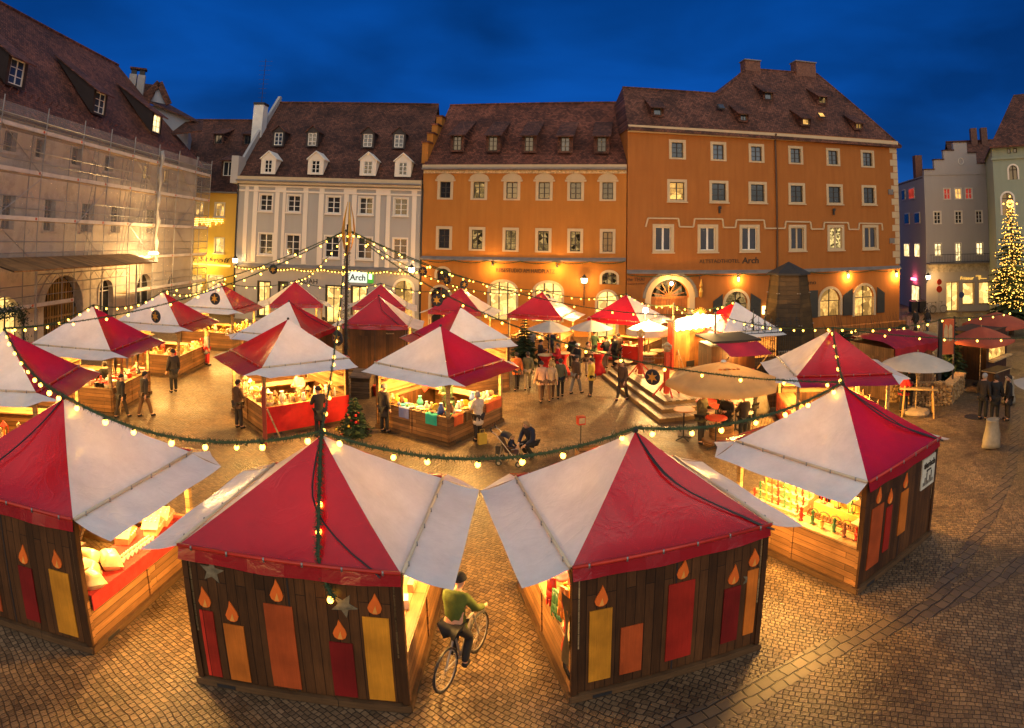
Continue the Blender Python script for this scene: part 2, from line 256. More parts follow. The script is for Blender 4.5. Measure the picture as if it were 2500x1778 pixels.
# ------------------------------------------------------------------ mesh helpers
class MB:
    def __init__(s, off=(0, 0, 0)): s.v = []; s.f = []; s.m = []; s.o = off
    def add(s, vs, fs, mi=0):
        k = len(s.v); o = s.o
        s.v += [(p[0] - o[0], p[1] - o[1], p[2] - o[2]) for p in vs]; s.f += [tuple(k + i for i in f) for f in fs]; s.m += [mi] * len(fs)
    def poly(s, pts, mi=0): s.add(pts, [tuple(range(len(pts)))], mi)
    def box(s, x0, x1, y0, y1, z0, z1, mi=0, M=None):
        vs = [(x, y, z) for z in (z0, z1) for y in (y0, y1) for x in (x0, x1)]
        if M is not None: vs = [tuple(M @ Vector(p)) for p in vs]
        s.add(vs, [(0, 2, 3, 1), (4, 5, 7, 6), (0, 1, 5, 4), (2, 6, 7, 3), (0, 4, 6, 2), (1, 3, 7, 5)], mi)
    def bar(s, a, b, w, h=None, mi=0):
        """rectangular bar from a to b"""
        a = Vector(a); b = Vector(b); d = (b - a); h = h or w
        if d.length < 1e-6: return
        t = d.normalized(); up = Vector((0, 0, 1)) if abs(t.z) < .95 else Vector((1, 0, 0))
        sx = t.cross(up).normalized(); sy = sx.cross(t).normalized()
        vs = []
        for p in (a, b):
            for i, j in ((-1, -1), (1, -1), (1, 1), (-1, 1)): vs.append(tuple(p + sx * i * w / 2 + sy * j * h / 2))
        s.add(vs, [(3, 2, 1, 0), (4, 5, 6, 7), (0, 1, 5, 4), (1, 2, 6, 5), (2, 3, 7, 6), (3, 0, 4, 7)], mi)
    def tube(s, pts, r, n=6, mi=0, cap=True):
        pts = [Vector(p) for p in pts]; k = len(pts); rs = r if isinstance(r, (list, tuple)) else [r] * k
        vs = []; fs = []
        for i, p in enumerate(pts):
            t = (pts[min(i + 1, k - 1)] - pts[max(i - 1, 0)])
            t = t.normalized() if t.length > 1e-9 else Vector((0, 0, 1))
            up = Vector((0, 0, 1)) if abs(t.z) < .9 else Vector((1, 0, 0))
            a = t.cross(up).normalized(); b = a.cross(t).normalized()
            for j in range(n):
                w = 2 * pi * j / n; vs.append(tuple(p + (a * cos(w) + b * sin(w)) * rs[i]))
        for i in range(k - 1):
            for j in range(n): fs.append((i * n + j, i * n + (j + 1) % n, (i + 1) * n + (j + 1) % n, (i + 1) * n + j))
        if cap: fs.append(tuple(range(n - 1, -1, -1))); fs.append(tuple((k - 1) * n + j for j in range(n)))
        s.add(vs, fs, mi)
    def lathe(s, prof, n=12, c=(0, 0, 0), mi=0, sx=1.0, sy=1.0):
        vs = []; fs = []
        for r, z in prof:
            for j in range(n): w = 2 * pi * j / n; vs.append((c[0] + r * cos(w) * sx, c[1] + r * sin(w) * sy, c[2] + z))
        for i in range(len(prof) - 1):
            for j in range(n): fs.append((i * n + j, i * n + (j + 1) % n, (i + 1) * n + (j + 1) % n, (i + 1) * n + j))
        fs.append(tuple(range(n - 1, -1, -1))); fs.append(tuple((len(prof) - 1) * n + j for j in range(n)))
        s.add(vs, fs, mi)
    def ball(s, c, r, n=8, k=5, mi=0, sz=1.0, sy=1.0):
        s.lathe([(max(1e-4, r * sin(pi * i / k)), -r * sz * cos(pi * i / k)) for i in range(k + 1)], n, c, mi, 1.0, sy)
    def prism(s, pts, y0, y1, mi=0):
        """polygon in the xz plane, from y0 to y1"""
        n = len(pts); a = [(p[0], y0, p[1]) for p in pts]; b = [(p[0], y1, p[1]) for p in pts]
        s.add(a + b, [tuple(range(n)), tuple(range(2 * n - 1, n - 1, -1))] + [(i, n + i, n + (i + 1) % n, (i + 1) % n) for i in range(n)], mi)
    def mesh(s, name, mats, smooth=False):
        me = bpy.data.meshes.new(name); me.from_pydata(s.v, [], s.f)
        for m in (mats if isinstance(mats, (list, tuple)) else [mats]): me.materials.append(m)
        if any(s.m): me.polygons.foreach_set('material_index', s.m)
        if smooth: me.polygons.foreach_set('use_smooth', [True] * len(me.polygons))
        me.update(); return me
    def build(s, name, mats, parent=None, smooth=False, loc=None, rz=0.0):
        return link(name, s.mesh(name, mats, smooth), parent, loc, rz)
def link(name, data, parent=None, loc=None, rz=0.0):
    o = bpy.data.objects.new(name, data); COL.objects.link(o)
    if parent: o.parent = parent
    if loc: o.location = loc
    if rz: o.rotation_euler = (0, 0, rz)
    return o
def tag(o, label=None, cat=None, group=None, kind=None):
    if label: o['label'] = label
    if cat: o['category'] = cat
    if group: o['group'] = group
    if kind: o['kind'] = kind
    return o
def thing(name, label, cat, loc=(0, 0, 0), rz=0.0, group=None):
    o = bpy.data.objects.new(name, None); COL.objects.link(o); o.empty_display_size = .2
    o.location = loc; o.rotation_euler = (0, 0, rz); return tag(o, label, cat, group)
def lamp(name, parent, loc, energy, col=(1, .5, .12), r=.12, spot=None):
    l = bpy.data.lights.new(name, 'SPOT' if spot else 'POINT'); l.energy = energy; l.color = col; l.shadow_soft_size = r
    o = bpy.data.objects.new(name, l); COL.objects.link(o); o.parent = parent; o.location = loc
    if spot: l.spot_size = radians(spot[0]); l.spot_blend = spot[1]; o.rotation_euler = spot[2]
    return o
FONT = None
def text(parent, s, u0, u1, z, m, y=-.02, ht=None, name='lettering', shear=0.0, bold=0.0, ext=.012, off=0.0, rot=None):
    c = bpy.data.curves.new('t', 'FONT'); c.body = s; c.extrude = ext; c.shear = shear; c.offset = bold; c.resolution_u = 3
    o = bpy.data.objects.new('t', c); COL.objects.link(o)
    bpy.context.view_layer.update()
    me = bpy.data.meshes.new_from_object(o.evaluated_get(bpy.context.evaluated_depsgraph_get()))
    bpy.data.objects.remove(o); bpy.data.curves.remove(c)
    xs = [v.co.x for v in me.vertices]; ys = [v.co.y for v in me.vertices]
    sx = (u1 - u0) / (max(xs) - min(xs)); sy = (ht / (max(ys) - min(ys))) if ht else sx
    x0 = min(xs); y0 = min(ys)
    for v in me.vertices: v.co = Vector(((v.co.x - x0) * sx + u0 - off, y - v.co.z, (v.co.y - y0) * sy + z))
    me.materials.clear(); me.materials.append(m); me.name = name
    return link(name, me, parent)
# ------------------------------------------------------------------ shared materials
STONE = plaster('cream_stone', (.50, .40, .26), .2)
WHITEP = mat('white_paint', (.72, .69, .62), .5, .1)
DARKP = mat('dark_sash', (.035, .028, .022), .5, .2)
LEAD = mat('lead_sheet', (.16, .15, .145), .5, .25, 1.5, .2)
IRON = mat('black_iron', (.02, .02, .022), .5, .2)
STEEL = mat('galvanised_steel', (.33, .31, .29), .45, .2, metal=.6)
DARKTILE = tiles('dark_roof_tiles', (.125, .048, .028))
REDTILE = tiles('red_roof_tiles', (.18, .062, .036))
BROWNTILE = tiles('brown_roof_tiles', (.15, .06, .036))
GLASS = mat('dark_glass', (.018, .02, .024), .06, .3, 1.0, spec=.9)
GLASSB = mat('dusk_glass', (.03, .045, .075), .05, .3, 1.0, spec=1.0)
LIT = emit('lit_room', (1, .52, .13), .62, .75, 1.6)
LITB = emit('lit_shop', (1, .58, .16), 1.1, .6, 2.2)
LITW = emit('lit_office', (1, .72, .32), 1.1, .55, 2.6)
LITD = emit('dim_room', (1, .6, .2), .2, 1.0, 3.2)
LITR = emit('red_blind_lit', (.55, .05, .03), .45, .4, 2.0)
GLOW = emit('lamp_glow', (1, .78, .36), 30.0, sample=False)
GLOWS = emit('lantern_glow', (1, .78, .42), 9.0, sample=False)
LETTER = mat('dark_lettering', (.03, .02, .012), .6)
BROWN_WOOD = wood('dark_plank_wood', (.078, .031, .0095), 'v', .15)
WARM_WOOD = wood('honey_board_wood', (.26, .125, .045), 'h', .13)
PALE_WOOD = wood('pale_wood', (.42, .28, .13), 'h', .2)
DOORWOOD = wood('carved_door_wood', (.25, .09, .025), 'v', .22)

# ------------------------------------------------------------------ ground
GB = MB(); GB.poly([(-160, -60, 0), (200, -60, 0), (200, 220, 0), (-160, 220, 0)])
tag(GB.build('ground', cobbles()), 'old square paved with warm worn granite setts', 'ground', kind='structure')

def strip(name, label, pts, w, z):
    mb = MB(); L_, R_ = [], []
    for i, p in enumerate(pts):
        a = Vector(pts[max(0, i - 1)]); b = Vector(pts[min(len(pts) - 1, i + 1)]); d = (b - a).normalized(); n = Vector((-d.y, d.x)); L_.append((p[0] + n.x * w / 2, p[1] + n.y * w / 2, z)); R_.append((p[0] - n.x * w / 2, p[1] - n.y * w / 2, z))
    for i in range(len(pts) - 1): mb.poly([R_[i], R_[i + 1], L_[i + 1], L_[i]])
    return tag(mb.build(name, BIGSET), label, 'paving', kind='structure')
def big_setts():
    m, nt, out = newmat('big_setts'); t = N(nt, 'ShaderNodeTexCoord')
    nB = N(nt, 'ShaderNodeTexNoise', inp={'Scale': 2.0, 'Detail': 2.0}); L(nt, t.outputs['Object'], nB.inputs['Vector'])
    a = N(nt, 'ShaderNodeVectorMath', operation='SCALE', inp={'Scale': .12}); L(nt, nB.outputs['Color'], a.inputs[0])
    s = N(nt, 'ShaderNodeVectorMath', operation='ADD'); L(nt, t.outputs['Object'], s.inputs[0]); L(nt, a.outputs[0], s.inputs[1])
    mp = N(nt, 'ShaderNodeMapping', inp={'Rotation': (0, 0, radians(-27))}); L(nt, s.outputs[0], mp.inputs[0])
    br = N(nt, 'ShaderNodeTexBrick', inp={'Scale': 1.0, 'Mortar Size': .018, 'Mortar Smooth': .7, 'Brick Width': .26, 'Row Height': .2, 'Color1': (.065, .042, .024, 1), 'Color2': (.13, .084, .045, 1), 'Mortar': (.02, .014, .008, 1)}); L(nt, mp.outputs[0], br.inputs['Vector'])
    b = N(nt, 'ShaderNodeBsdfPrincipled', inp={'Roughness': .5}); L(nt, br.outputs[0], b.inputs['Base Color'])
    iv = N(nt, 'ShaderNodeMath', operation='MULTIPLY', inp={1: -1.0}); L(nt, br.outputs['Fac'], iv.inputs[0])
    bp = N(nt, 'ShaderNodeBump', inp={'Strength': .9, 'Distance': .03}); L(nt, iv.outputs[0], bp.inputs['Height']); L(nt, bp.outputs[0], b.inputs['Normal']); L(nt, b.outputs[0], out.inputs[0]); return m
BIGSET = big_setts()
strip('gutter_band', 'band of larger dark setts running past the near right stalls', [(1.0, 6.6), (2.6, 7.4), (4.1, 8.2), (6.6, 8.9), (9.25, 9.65), (16, 10.8)], .44, .004)
strip('gutter_band', 'second band of larger setts branching towards the wood pile', [(6.6, 9.1), (7.6, 9.8), (10.0, 11.8), (12.5, 14.0), (17.0, 19.0)], .3, .008)
MH = MB(); MH.lathe([(.36, .002), (.36, .012)], 20); tag(MH.build('drain_cover', mat('cast_iron', (.03, .025, .02), .45, .3, 14, .6, 40), None, False, (14.9, 19.0, 0)), 'dark round drain cover on the cobbles before the dark trio', 'drain cover')

# ------------------------------------------------------------------ building helpers (local x = along front, y = depth behind it)
class Bld:
    def __init__(s, name, label, d, a, uc, cat='building'):
        P = Vector((d * sin(a) + uc * cos(a), d * cos(a) - uc * sin(a), 0))
        s.p = thing(name, label, cat, P, -a); s.o = (uc, 0, 0); s.holes = []; s.uc = uc
    def mb(s): return MB(s.o)
    def wall(s, u0, u1, z1, depth, m, z0=0.0, gable=None):
        mb = s.mb()
        us = sorted({u0, u1} | {h[0] for h in s.holes} | {h[1] for h in s.holes}); zs = sorted({z0, z1} | {h[2] for h in s.holes} | {h[3] for h in s.holes})
        for i in range(len(us) - 1):
            for j in range(len(zs) - 1):
                if us[i + 1] - us[i] < 1e-5 or zs[j + 1] - zs[j] < 1e-5: continue
                c = ((us[i] + us[i + 1]) / 2, (zs[j] + zs[j + 1]) / 2)
                if any(h[0] < c[0] < h[1] and h[2] < c[1] < h[3] for h in s.holes): continue
                mb.poly([(us[i], 0, zs[j]), (us[i + 1], 0, zs[j]), (us[i + 1], 0, zs[j + 1]), (us[i], 0, zs[j + 1])])
        mb.poly([(u0, depth, z0), (u0, 0, z0), (u0, 0, z1), (u0, depth, z1)]); mb.poly([(u1, 0, z0), (u1, depth, z0), (u1, depth, z1), (u1, 0, z1)])
        mb.poly([(u1, depth, z0), (u0, depth, z0), (u0, depth, z1), (u1, depth, z1)])
        if gable:
            r, zr = gable
            for u in (u0, u1): mb.poly([(u, 0, z1), (u, r, zr), (u, depth, z1)])
        mb.v = [(x, y, z) for x, y, z in mb.v]
        return mb.build('wall', m, s.p)
    def window(s, u0, u1, z0, z1, pane=None, sur=.12, frame=STONE, sash=DARKP, cols=2, rows=3, rev=.17, sill=True, y=0.0, bar=.035, hole=True, head=False, parent=None):
        a, b, c, d = u0 + sur, u1 - sur, z0 + sur * .6, z1 - sur
        if hole: s.holes.append((a, b, c, d))
        mb = s.mb(); f = -.04 + y
        if sur > .01:
            mb.box(u0, a, f, y + .02, z0, z1); mb.box(b, u1, f, y + .02, z0, z1); mb.box(a, b, f, y + .02, d, z1); mb.box(a, b, f, y + .02, z0, c)
        if sill: mb.box(u0 - .05, u1 + .05, y - .13, y - .001, z0 - .09, z0 - .002)
        if head:
            n = 8; w = (u1 - u0) / 2; uc = (u0 + u1) / 2
            arc = [(uc + (w + .1) * cos(pi * i / n), z1 + .42 * sin(pi * i / n)) for i in range(n + 1)]
            mb.prism(arc[::-1] if False else arc, y - .07, y + .001); mb.box(u0 - .16, u1 + .16, y - .1, y - .001, z1 - .16, z1 - .03)
        r = y + rev
        for q in ([(a, y, c), (a, y, d), (a, r, d), (a, r, c)], [(b, y, c), (b, r, c), (b, r, d), (b, y, d)], [(a, y, d), (b, y, d), (b, r, d), (a, r, d)], [(a, y, c), (a, r, c), (b, r, c), (b, y, c)]): mb.poly(q)
        k = r - .05; t = .055
        mb.box(a, a + t, k, r, c, d, 1); mb.box(b - t, b, k, r, c, d, 1); mb.box(a + t, b - t, k, r, d - t, d, 1); mb.box(a + t, b - t, k, r, c, c + t, 1)
        for i in range(1, cols):
            x = a + (b - a) * i / cols; mb.box(x - bar, x + bar, k - .004, r - .004, c + t, d - t, 1)
        for j in range(1, rows):
            z = c + (d - c) * j / rows; mb.box(a + t, b - t, k + .006, r - .006, z - bar * .55, z + bar * .55, 1)
        w = mb.build('window', [frame, sash], parent or s.p)
        p = s.mb(); p.poly([(a, r - .02, c), (b, r - .02, c), (b, r - .02, d), (a, r - .02, d)])
        p.build('pane', pane or GLASS, w)
        return w
    def arch(s, u0, u1, z0, zt, pane, m, frame=STONE, sash=DARKP, rise=None, band=.17, cols=2, rows=3, rev=.25, name='arched_window', hole=True, sill=False):
        uc = (u0 + u1) / 2; w = (u1 - u0) / 2; rise = rise or w; zs = zt - rise
        s.holes.append((u0, u1, z0, zt)); n = 14
        arc = [(uc - w * cos(pi * i / n), zs + rise * sin(pi * i / n)) for i in range(n + 1)]
        ar2 = [(uc - (w + band) * cos(pi * i / n), zs + (rise + band) * sin(pi * i / n)) for i in range(n + 1)]
        mb = s.mb()
        for i in range(n):
            (x0, h0), (x1, h1) = arc[i], arc[i + 1]
            mb.poly([(x0, 0, h0), (x1, 0, h1), (x1, 0, zt), (x0, 0, zt)])
            mb.poly([(x0, 0, h0), (x0, rev, h0), (x1, rev, h1), (x1, 0, h1)])
            (X0, H0), (X1, H1) = ar2[i], ar2[i + 1]
            mb.poly([(x0, -.05, h0), (x1, -.05, h1), (X1, -.05, H1), (X0, -.05, H0)], 1)
            mb.poly([(X0, -.05, H0), (X1, -.05, H1), (X1, .01, H1), (X0, .01, H0)], 1); mb.poly([(x0, -.05, h0), (x0, .01, h0), (x1, .01, h1), (x1, -.05, h1)], 1)
        mb.box(u0 - band, u0, -.05, .02, z0, zs, 1); mb.box(u1, u1 + band, -.05, .02, z0, zs, 1)
        mb.poly([(u0, 0, z0), (u0, 0, zs), (u0, rev, zs), (u0, rev, z0)], 1); mb.poly([(u1, 0, z0), (u1, rev, z0), (u1, rev, zs), (u1, 0, zs)], 1)
        k = rev - .07
        for i in range(cols + 1):
            x = u0 + (u1 - u0) * i / cols; mb.box(max(x - .04, u0), min(x + .04, u1), k, rev - .03, z0, zt - .02 if 0 < i < cols else zs, 2)
        for j in range(rows):
            z = z0 + (zs - z0 + .02) * j / max(1, rows - 1) if rows > 1 else zs; mb.box(u0 + .04, u1 - .04, k + .005, rev - .035, z - .03, z + .03, 2)
        if sill: mb.box(u0 - band, u1 + band, -.16, -.001, z0 - .12, z0)
        o = mb.build(name, [m, frame, sash], s.p)
        p = s.mb(); p.poly([(u0, rev - .01, z0), (u1, rev - .01, z0), (u1, rev - .01, zt), (u0, rev - .01, zt)]); p.build('pane', pane, o)
        return o
    def dormer(s, u, dep, z, w, h, kind, slope, face, roofm, pane, sash=WHITEP, side=.16, topx=.3, low=.0, over=.22, cols=2, rows=3, rs=.35):
        """dormer window standing on a roof that rises by slope"""
        a, b = u - w / 2 - side, u + w / 2 + side; zb, zt = z - .12 - low, z + h + .1; y = dep
        mb = s.mb(); wa, wb, wc, wd = u - w / 2, u + w / 2, z, z + h
        for q in ((a, wa, zb, zt), (wb, b, zb, zt), (wa, wb, zb, wc), (wa, wb, wd, zt)): mb.poly([(q[0], y, q[2]), (q[1], y, q[2]), (q[1], y, q[3]), (q[0], y, q[3])])
        L0 = (zt - zb) / slope
        for x in (a, b): mb.poly([(x, y, zb), (x, y, zt), (x, y + L0 + .05, zt)])
        rf = s.mb()
        if kind == 'gable':
            zp = zt + (b - a) * .42; mb.poly([(a, y, zt), (b, y, zt), (u, y, zp)])
            Lp = (zp - zb) / slope; e = .1; f = -over
            for sgn, x in ((-1, a), (1, b)):
                xe = x + sgn * e; ze = zt - e * .84
                q = [(xe, y + f, ze), (u, y + f, zp + .02), (u, y + Lp, zp + .02), (xe, y + L0, ze)]
                rf.poly(q if sgn < 0 else q[::-1]); q2 = [(p[0], p[1], p[2] + .07) for p in q]; rf.poly(q2[::-1] if sgn < 0 else q2)
                rf.poly([q[0], q[1], q2[1], q2[0]]); rf.poly([q[0], q2[0], q2[3], q[3]])
        else:
            X = (zt - zb) / max(.15, slope - rs) + .1; zz = zt + rs * X; e = .12
            q = [(a - e, y - over, zt - rs * over + .02), (b + e, y - over, zt - rs * over + .02), (b + e, y + X, zz), (a - e, y + X, zz)]
            q2 = [(p[0], p[1], p[2] + .08) for p in q]
            rf.poly(q[::-1]); rf.poly(q2)
            for i in range(4): rf.poly([q[i], q[(i + 1) % 4], q2[(i + 1) % 4], q2[i]])
            for x in (a, b): mb.poly([(x, y, zt), (x, y + X, zz), (x, y + L0, zt)])
        d = mb.build('dormer', face, s.p); rf.build('dormer_roof', roofm, d)
        s.window(wa, wb, wc, wd, pane, sur=.0, sash=sash, cols=cols, rows=rows, rev=.09, sill=False, y=y, hole=False, parent=d, bar=.03)
        return d
    def slab(s, name, pts, m, th=.14):
        mb = s.mb(); n = len(pts); lo = [(p[0], p[1], p[2] - th) for p in pts]
        mb.poly(pts); mb.poly(lo[::-1])
        for i in range(n): mb.poly([pts[i], lo[i], lo[(i + 1) % n], pts[(i + 1) % n]])
        return mb.build(name, m, s.p)
    def box(s, name, *a, m=None, parent=None):
        mb = s.mb(); mb.box(*a); return mb.build(name, m, parent or s.p)
def roof(b, u0, u1, ze, dep, slope, m, over=.35, hipl=0.0, hipr=0.0):
    """gabled or hipped roof as one part: front and back slopes"""
    r = dep / 2; zr = ze + slope * r; z0 = ze - slope * over
    mb = b.mb()
    F = [(u0 - (.0 if not hipl else .3), -over, z0), (u1 + (.0 if not hipr else .3), -over, z0), (u1 - hipr, r, zr), (u0 + hipl, r, zr)]
    Bk = [(F[1][0], dep + over, z0), (F[0][0], dep + over, z0), F[3], F[2]]
    mb.poly(F); mb.poly(Bk)
    if hipr: mb.poly([F[1], Bk[0], F[2]])
    if hipl: mb.poly([Bk[1], F[0], F[3]])
    mb.poly([(F[0][0], -over, z0 - .12), (F[1][0], -over, z0 - .12), F[1], F[0]])
    mb.poly([(F[0][0], -over, z0 - .12), (F[0][0], .1, z0 - .1), (F[1][0], .1, z0 - .1), (F[1][0], -over, z0 - .12)])
    if not hipr: mb.poly([F[1], Bk[0], F[2]]) if False else None
    o = mb.build('roof', m, b.p)
    g = b.mb(); g.tube([(F[0][0], -over - .06, z0 - .04), (F[1][0], -over - .06, z0 - .04)], .075, 6); g.build('gutter', LEAD, o)
    c = b.mb(); c.tube([(F[3][0], r, zr + .03), (F[2][0], r, zr + .03)], .1, 6); c.build('ridge_cap', m, o)
    return o
def wall_lantern(b, u, z, y=-.5, bracket=True, e=25, post=0.0):
    mb = b.mb(); mb.lathe([(.07, 0), (.16, .06), (.2, .4), (.23, .42), (.1, .56), (.03, .66)], 6, (u, y, z), 0)
    if bracket: mb.bar((u, 0, z - .05), (u, y, z - .05), .035); mb.bar((u, 0, z - .35), (u, y * .7, z - .05), .025)
    if post: mb.tube([(u, y, z - post), (u, y, z)], .035, 6)
    o = mb.build('lantern', IRON, b.p)
    g = b.mb(); g.lathe([(.08, .05), (.165, .08), (.21, .38), (.1, .41)], 6, (u, y - .001, z)); g.v = [(x + (x - (u - b.uc)) * .06, yy + (yy - y) * .06, zz) for x, yy, zz in g.v]; g.build('lantern_glass', GLOWS, o)
    lamp('lantern_light', o, (u - b.uc, y - .35, z + .2), e)
    return o

# ------------------------------------------------------------------ orange travel agency house
ORANGE = plaster('orange_plaster', (.40, .165, .034), .42, .2, (.62, .55, .5))
ORANGE2 = plaster('deep_orange_plaster', (.34, .132, .033), .45, .2, (.6, .52, .5))
B = Bld('orange_house', 'orange plastered house with dark sashed arched-head windows and five small dormers, over a travel agency', 40.0, .1, -8.2)
for i, (u0, u1) in enumerate(((-14.47, -13.26), (-11.92, -10.68), (-9.48, -8.26), (-7.15, -5.94), (-4.91, -3.73), (-2.65, -1.5))):
    B.window(u0, u1, 9.5, 11.0, LITD if i == 1 else GLASS, sur=.2, head=True, sill=False)
for i, (u0, u1) in enumerate(((-14.47, -13.24), (-11.96, -10.75), (-9.48, -8.3), (-7.13, -5.97), (-4.86, -3.75), (-2.6, -1.51))):
    B.window(u0, u1, 5.86, 7.56, GLASS if i in (0, 5) else LITD, sur=.2, sill=False)
B.arch(-10.35, -8.45, 1.0, 3.72, LITB, ORANGE, rise=.62, cols=3, rows=1)
B.arch(-7.1, -5.2, 1.0, 3.74, LITB, ORANGE, rise=.62, cols=3, rows=1)
B.arch(-2.4, -1.4, 3.72, 4.55, LITD, ORANGE, rise=.3, cols=3, rows=2)
B.arch(-14.35, -13.4, 3.65, 4.5, GLASS, ORANGE, rise=.38, cols=3, rows=2)
B.arch(-14.8, -13.3, 0.02, 3.15, GLASS, ORANGE, name='arched_door', cols=2, rows=2, sash=DOORWOOD)
B.arch(-2.7, -1.38, 0.02, 3.2, LITB, ORANGE, name='arched_door', cols=2, rows=2)
B.wall(-15.62, -.77, 12.1, 12, ORANGE)
B.box('frieze', -15.6, -.78, -.05, .001, 11.42, 11.78, m=mat('frieze_plaster', (.58, .47, .3), .8, .5, 9.0, .9, 14))
B.box('cornice', -15.62, -.76, -.3, .002, 11.782, 12.02, m=STONE)
roof(B, -15.6, -.78, 12.12, 10.6, 1.06, REDTILE)
for i, (u, dp, z, w, h) in enumerate(((-13.31, .71, 13.22, .62, 1.1), (-10.53, .66, 13.16, .64, 1.08), (-7.82, .62, 13.1, .62, 1.1), (-5.17, .58, 13.07, .62, 1.06), (-2.56, .55, 13.04, .63, 1.07))):
    B.dormer(u, dp, z, w, h, 'shed', 1.06, DARKTILE, DARKTILE, GLASSB if i == 3 else GLASS, DARKP, side=.24, over=.3, rs=.55)
mb = B.mb()
for i in range(4): mb.box(-15.9, -15.42, .2 + i * .92, 1.1 + i * .92, 12.2 + i * .85, 13.75 + i * .85); mb.box(-15.98, -15.34, .12 + i * .92, 1.1 + i * .92, 13.752 + i * .85, 13.86 + i * .85, 1)
mb.build('stepped_parapet', [ORANGE, REDTILE], B.p)
def ledge(b, pts, name='lead_ledge'):
    mb = b.mb()
    for (u0, z0), (u1, z1) in zip(pts[:-1], pts[1:]):
        if abs(u1 - u0) > .3: mb.add([(u0, -.26, z0 - .1), (u1, -.26, z1 - .1), (u1, .001, z1 - .1), (u0, .001, z0 - .1), (u0, -.26, z0 - .02), (u1, -.26, z1 - .02), (u1, .001, z1 + .16), (u0, .001, z0 + .16)], [(0, 3, 2, 1), (4, 5, 6, 7), (0, 1, 5, 4), (1, 2, 6, 5), (3, 0, 4, 7)])
    return mb.build(name, LEAD, b.p)
ledge(B, [(-15.6, 5.2), (-.78, 5.42)])
text(B.p, 'REISESTUDIO AM HAIDPLATZ', -9.9, -5.7, 4.4, LETTER, ht=.28, off=B.uc)
text(B.p, 'the THAI', -1.0 + .02, .0, 3.95, LETTER, ht=.22, off=B.uc) if False else None
for u in (-10.1, -5.5):
    mb = B.mb(); mb.bar((u, 0, 4.95), (u, -.35, 4.95), .04); mb.lathe([(.09, 0), (.07, .16), (.02, .2)], 8, (u, -.38, 4.86)); o = mb.build('spotlight', IRON, B.p)
    lamp('spot_light', o, (u - B.uc, -.7, 4.7), 110, r=.06)
wall_lantern(B, -3.6, 3.75, -.45, post=1.5, e=110)

# ------------------------------------------------------------------ tall hotel
B = Bld('hotel_building', 'tall orange hotel with wooden portal, corner quoins and high hipped tile roof', 38.75, -.17, 21.7)
ROWS = (((13.05, 14.33), (16.25, 17.52), (19.36, 20.67), (22.77, 24.09), (26.25, 27.57), (29.65, 31.02)), ((12.9, 14.39), (16.13, 17.64), (19.28, 20.82), (22.69, 24.18), (26.16, 27.72), (29.59, 31.09)), ((11.83, 13.41), (15.2, 16.8), (18.51, 20.17), (22.65, 24.22), (26.17, 27.77), (29.56, 31.2)))
for i, (u0, u1) in enumerate(ROWS[0]): B.window(u0, u1, 12.56, 13.98, GLASSB if i in (1, 2) else GLASS, sur=.2, sill=False)
for i, (u0, u1) in enumerate(ROWS[1]): B.window(u0, u1, 9.54, 11.12, LIT if i == 0 else GLASS, sur=.2)
FAIRY = emit('fairy_light_window', (1, .7, .25), .5, 1.0, 9.0)
for i, (u0, u1) in enumerate(ROWS[2]): B.window(u0, u1, 5.95, 7.93, FAIRY if i == 4 else GLASS, sur=.22, sash=WHITEP if i < 3 else STONE, cols=2, rows=1, bar=.07, sill=True)
B.arch(11.75, 14.6, .02, 4.05, LITD, ORANGE2, name='portal', rise=1.35, band=.42, cols=1, rows=1, rev=.45)
for q in ((17.4, 19.2, .75, 3.05), (21.3, 22.6, .75, 2.95), (25.5, 27.38, .85, 2.95), (28.78, 30.7, .65, 3.08)): B.arch(*q, LITD if q[0] < 20 else LIT, ORANGE2, band=.2, cols=2, rows=1)
B.wall(10.0, 33.42, 14.95, 12.0, ORANGE2)
B.box('cornice', 10.0, 33.5, -.22, -.001, 14.36, 14.86, m=STONE)
z0 = 14.95 - 1.11 * .35
mb = B.mb()
E0, E1, E2, E3 = (9.95, -.35, z0), (33.75, -.35, z0 - .15), (33.75, 12.4, z0 - .15), (9.95, 12.4, z0)
RL, RK = (10.3, 2.75, 18.35), (18.3, 2.85, 18.42); T0, T1 = (22.3, 5.8, 21.75), (29.8, 6.0, 22.0); KB = (18.3, 9.0, 18.42)
mb.poly([E0, E1, T1, T0, RK, RL]); mb.poly([E1, E2, T1]); mb.poly([RK, T0, KB]); mb.poly([T0, T1, E2, E3, KB]) if False else None
mb.poly([T0, T1, E2]); mb.poly([T0, E2, KB]); mb.poly([E2, E3, KB]); mb.poly([RL, RK, KB, E3]); mb.poly([E0, RL, E3])
mb.poly([(E0[0], -.35, z0 - .12), (E1[0], -.35, z0 - .27), E1, E0]); mb.poly([(E0[0], -.35, z0 - .12), (E0[0], .1, z0 - .1), (E1[0], .1, z0 - .25), (E1[0], -.35, z0 - .27)])
rf = mb.build('roof', BROWNTILE, B.p)
mb = B.mb()
for a_, b_ in ((RL, RK), (RK, T0), (T0, T1), (T1, E1)): mb.tube([a_, b_], .09, 6)
mb.build('ridge_cap', BROWNTILE, rf)
for u, w, zb, zt in ((25.5, 1.5, 20.8, 22.45), (30.0, 2.1, 20.6, 22.85)):
    uu = u - (2.6 if u < 27 else 1.6)
    o = B.box('chimney', uu - w / 2, uu + w / 2, 5.6, 6.6, zb, zt, m=mat('chimney_brick', (.16, .075, .05), .8, .4, 9.0, .6, 30), parent=rf); B.box('chimney_cap', uu - w / 2 - .08, uu + w / 2 + .08, 5.5, 6.7, zt + .002, zt + .1, m=LEAD, parent=rf)
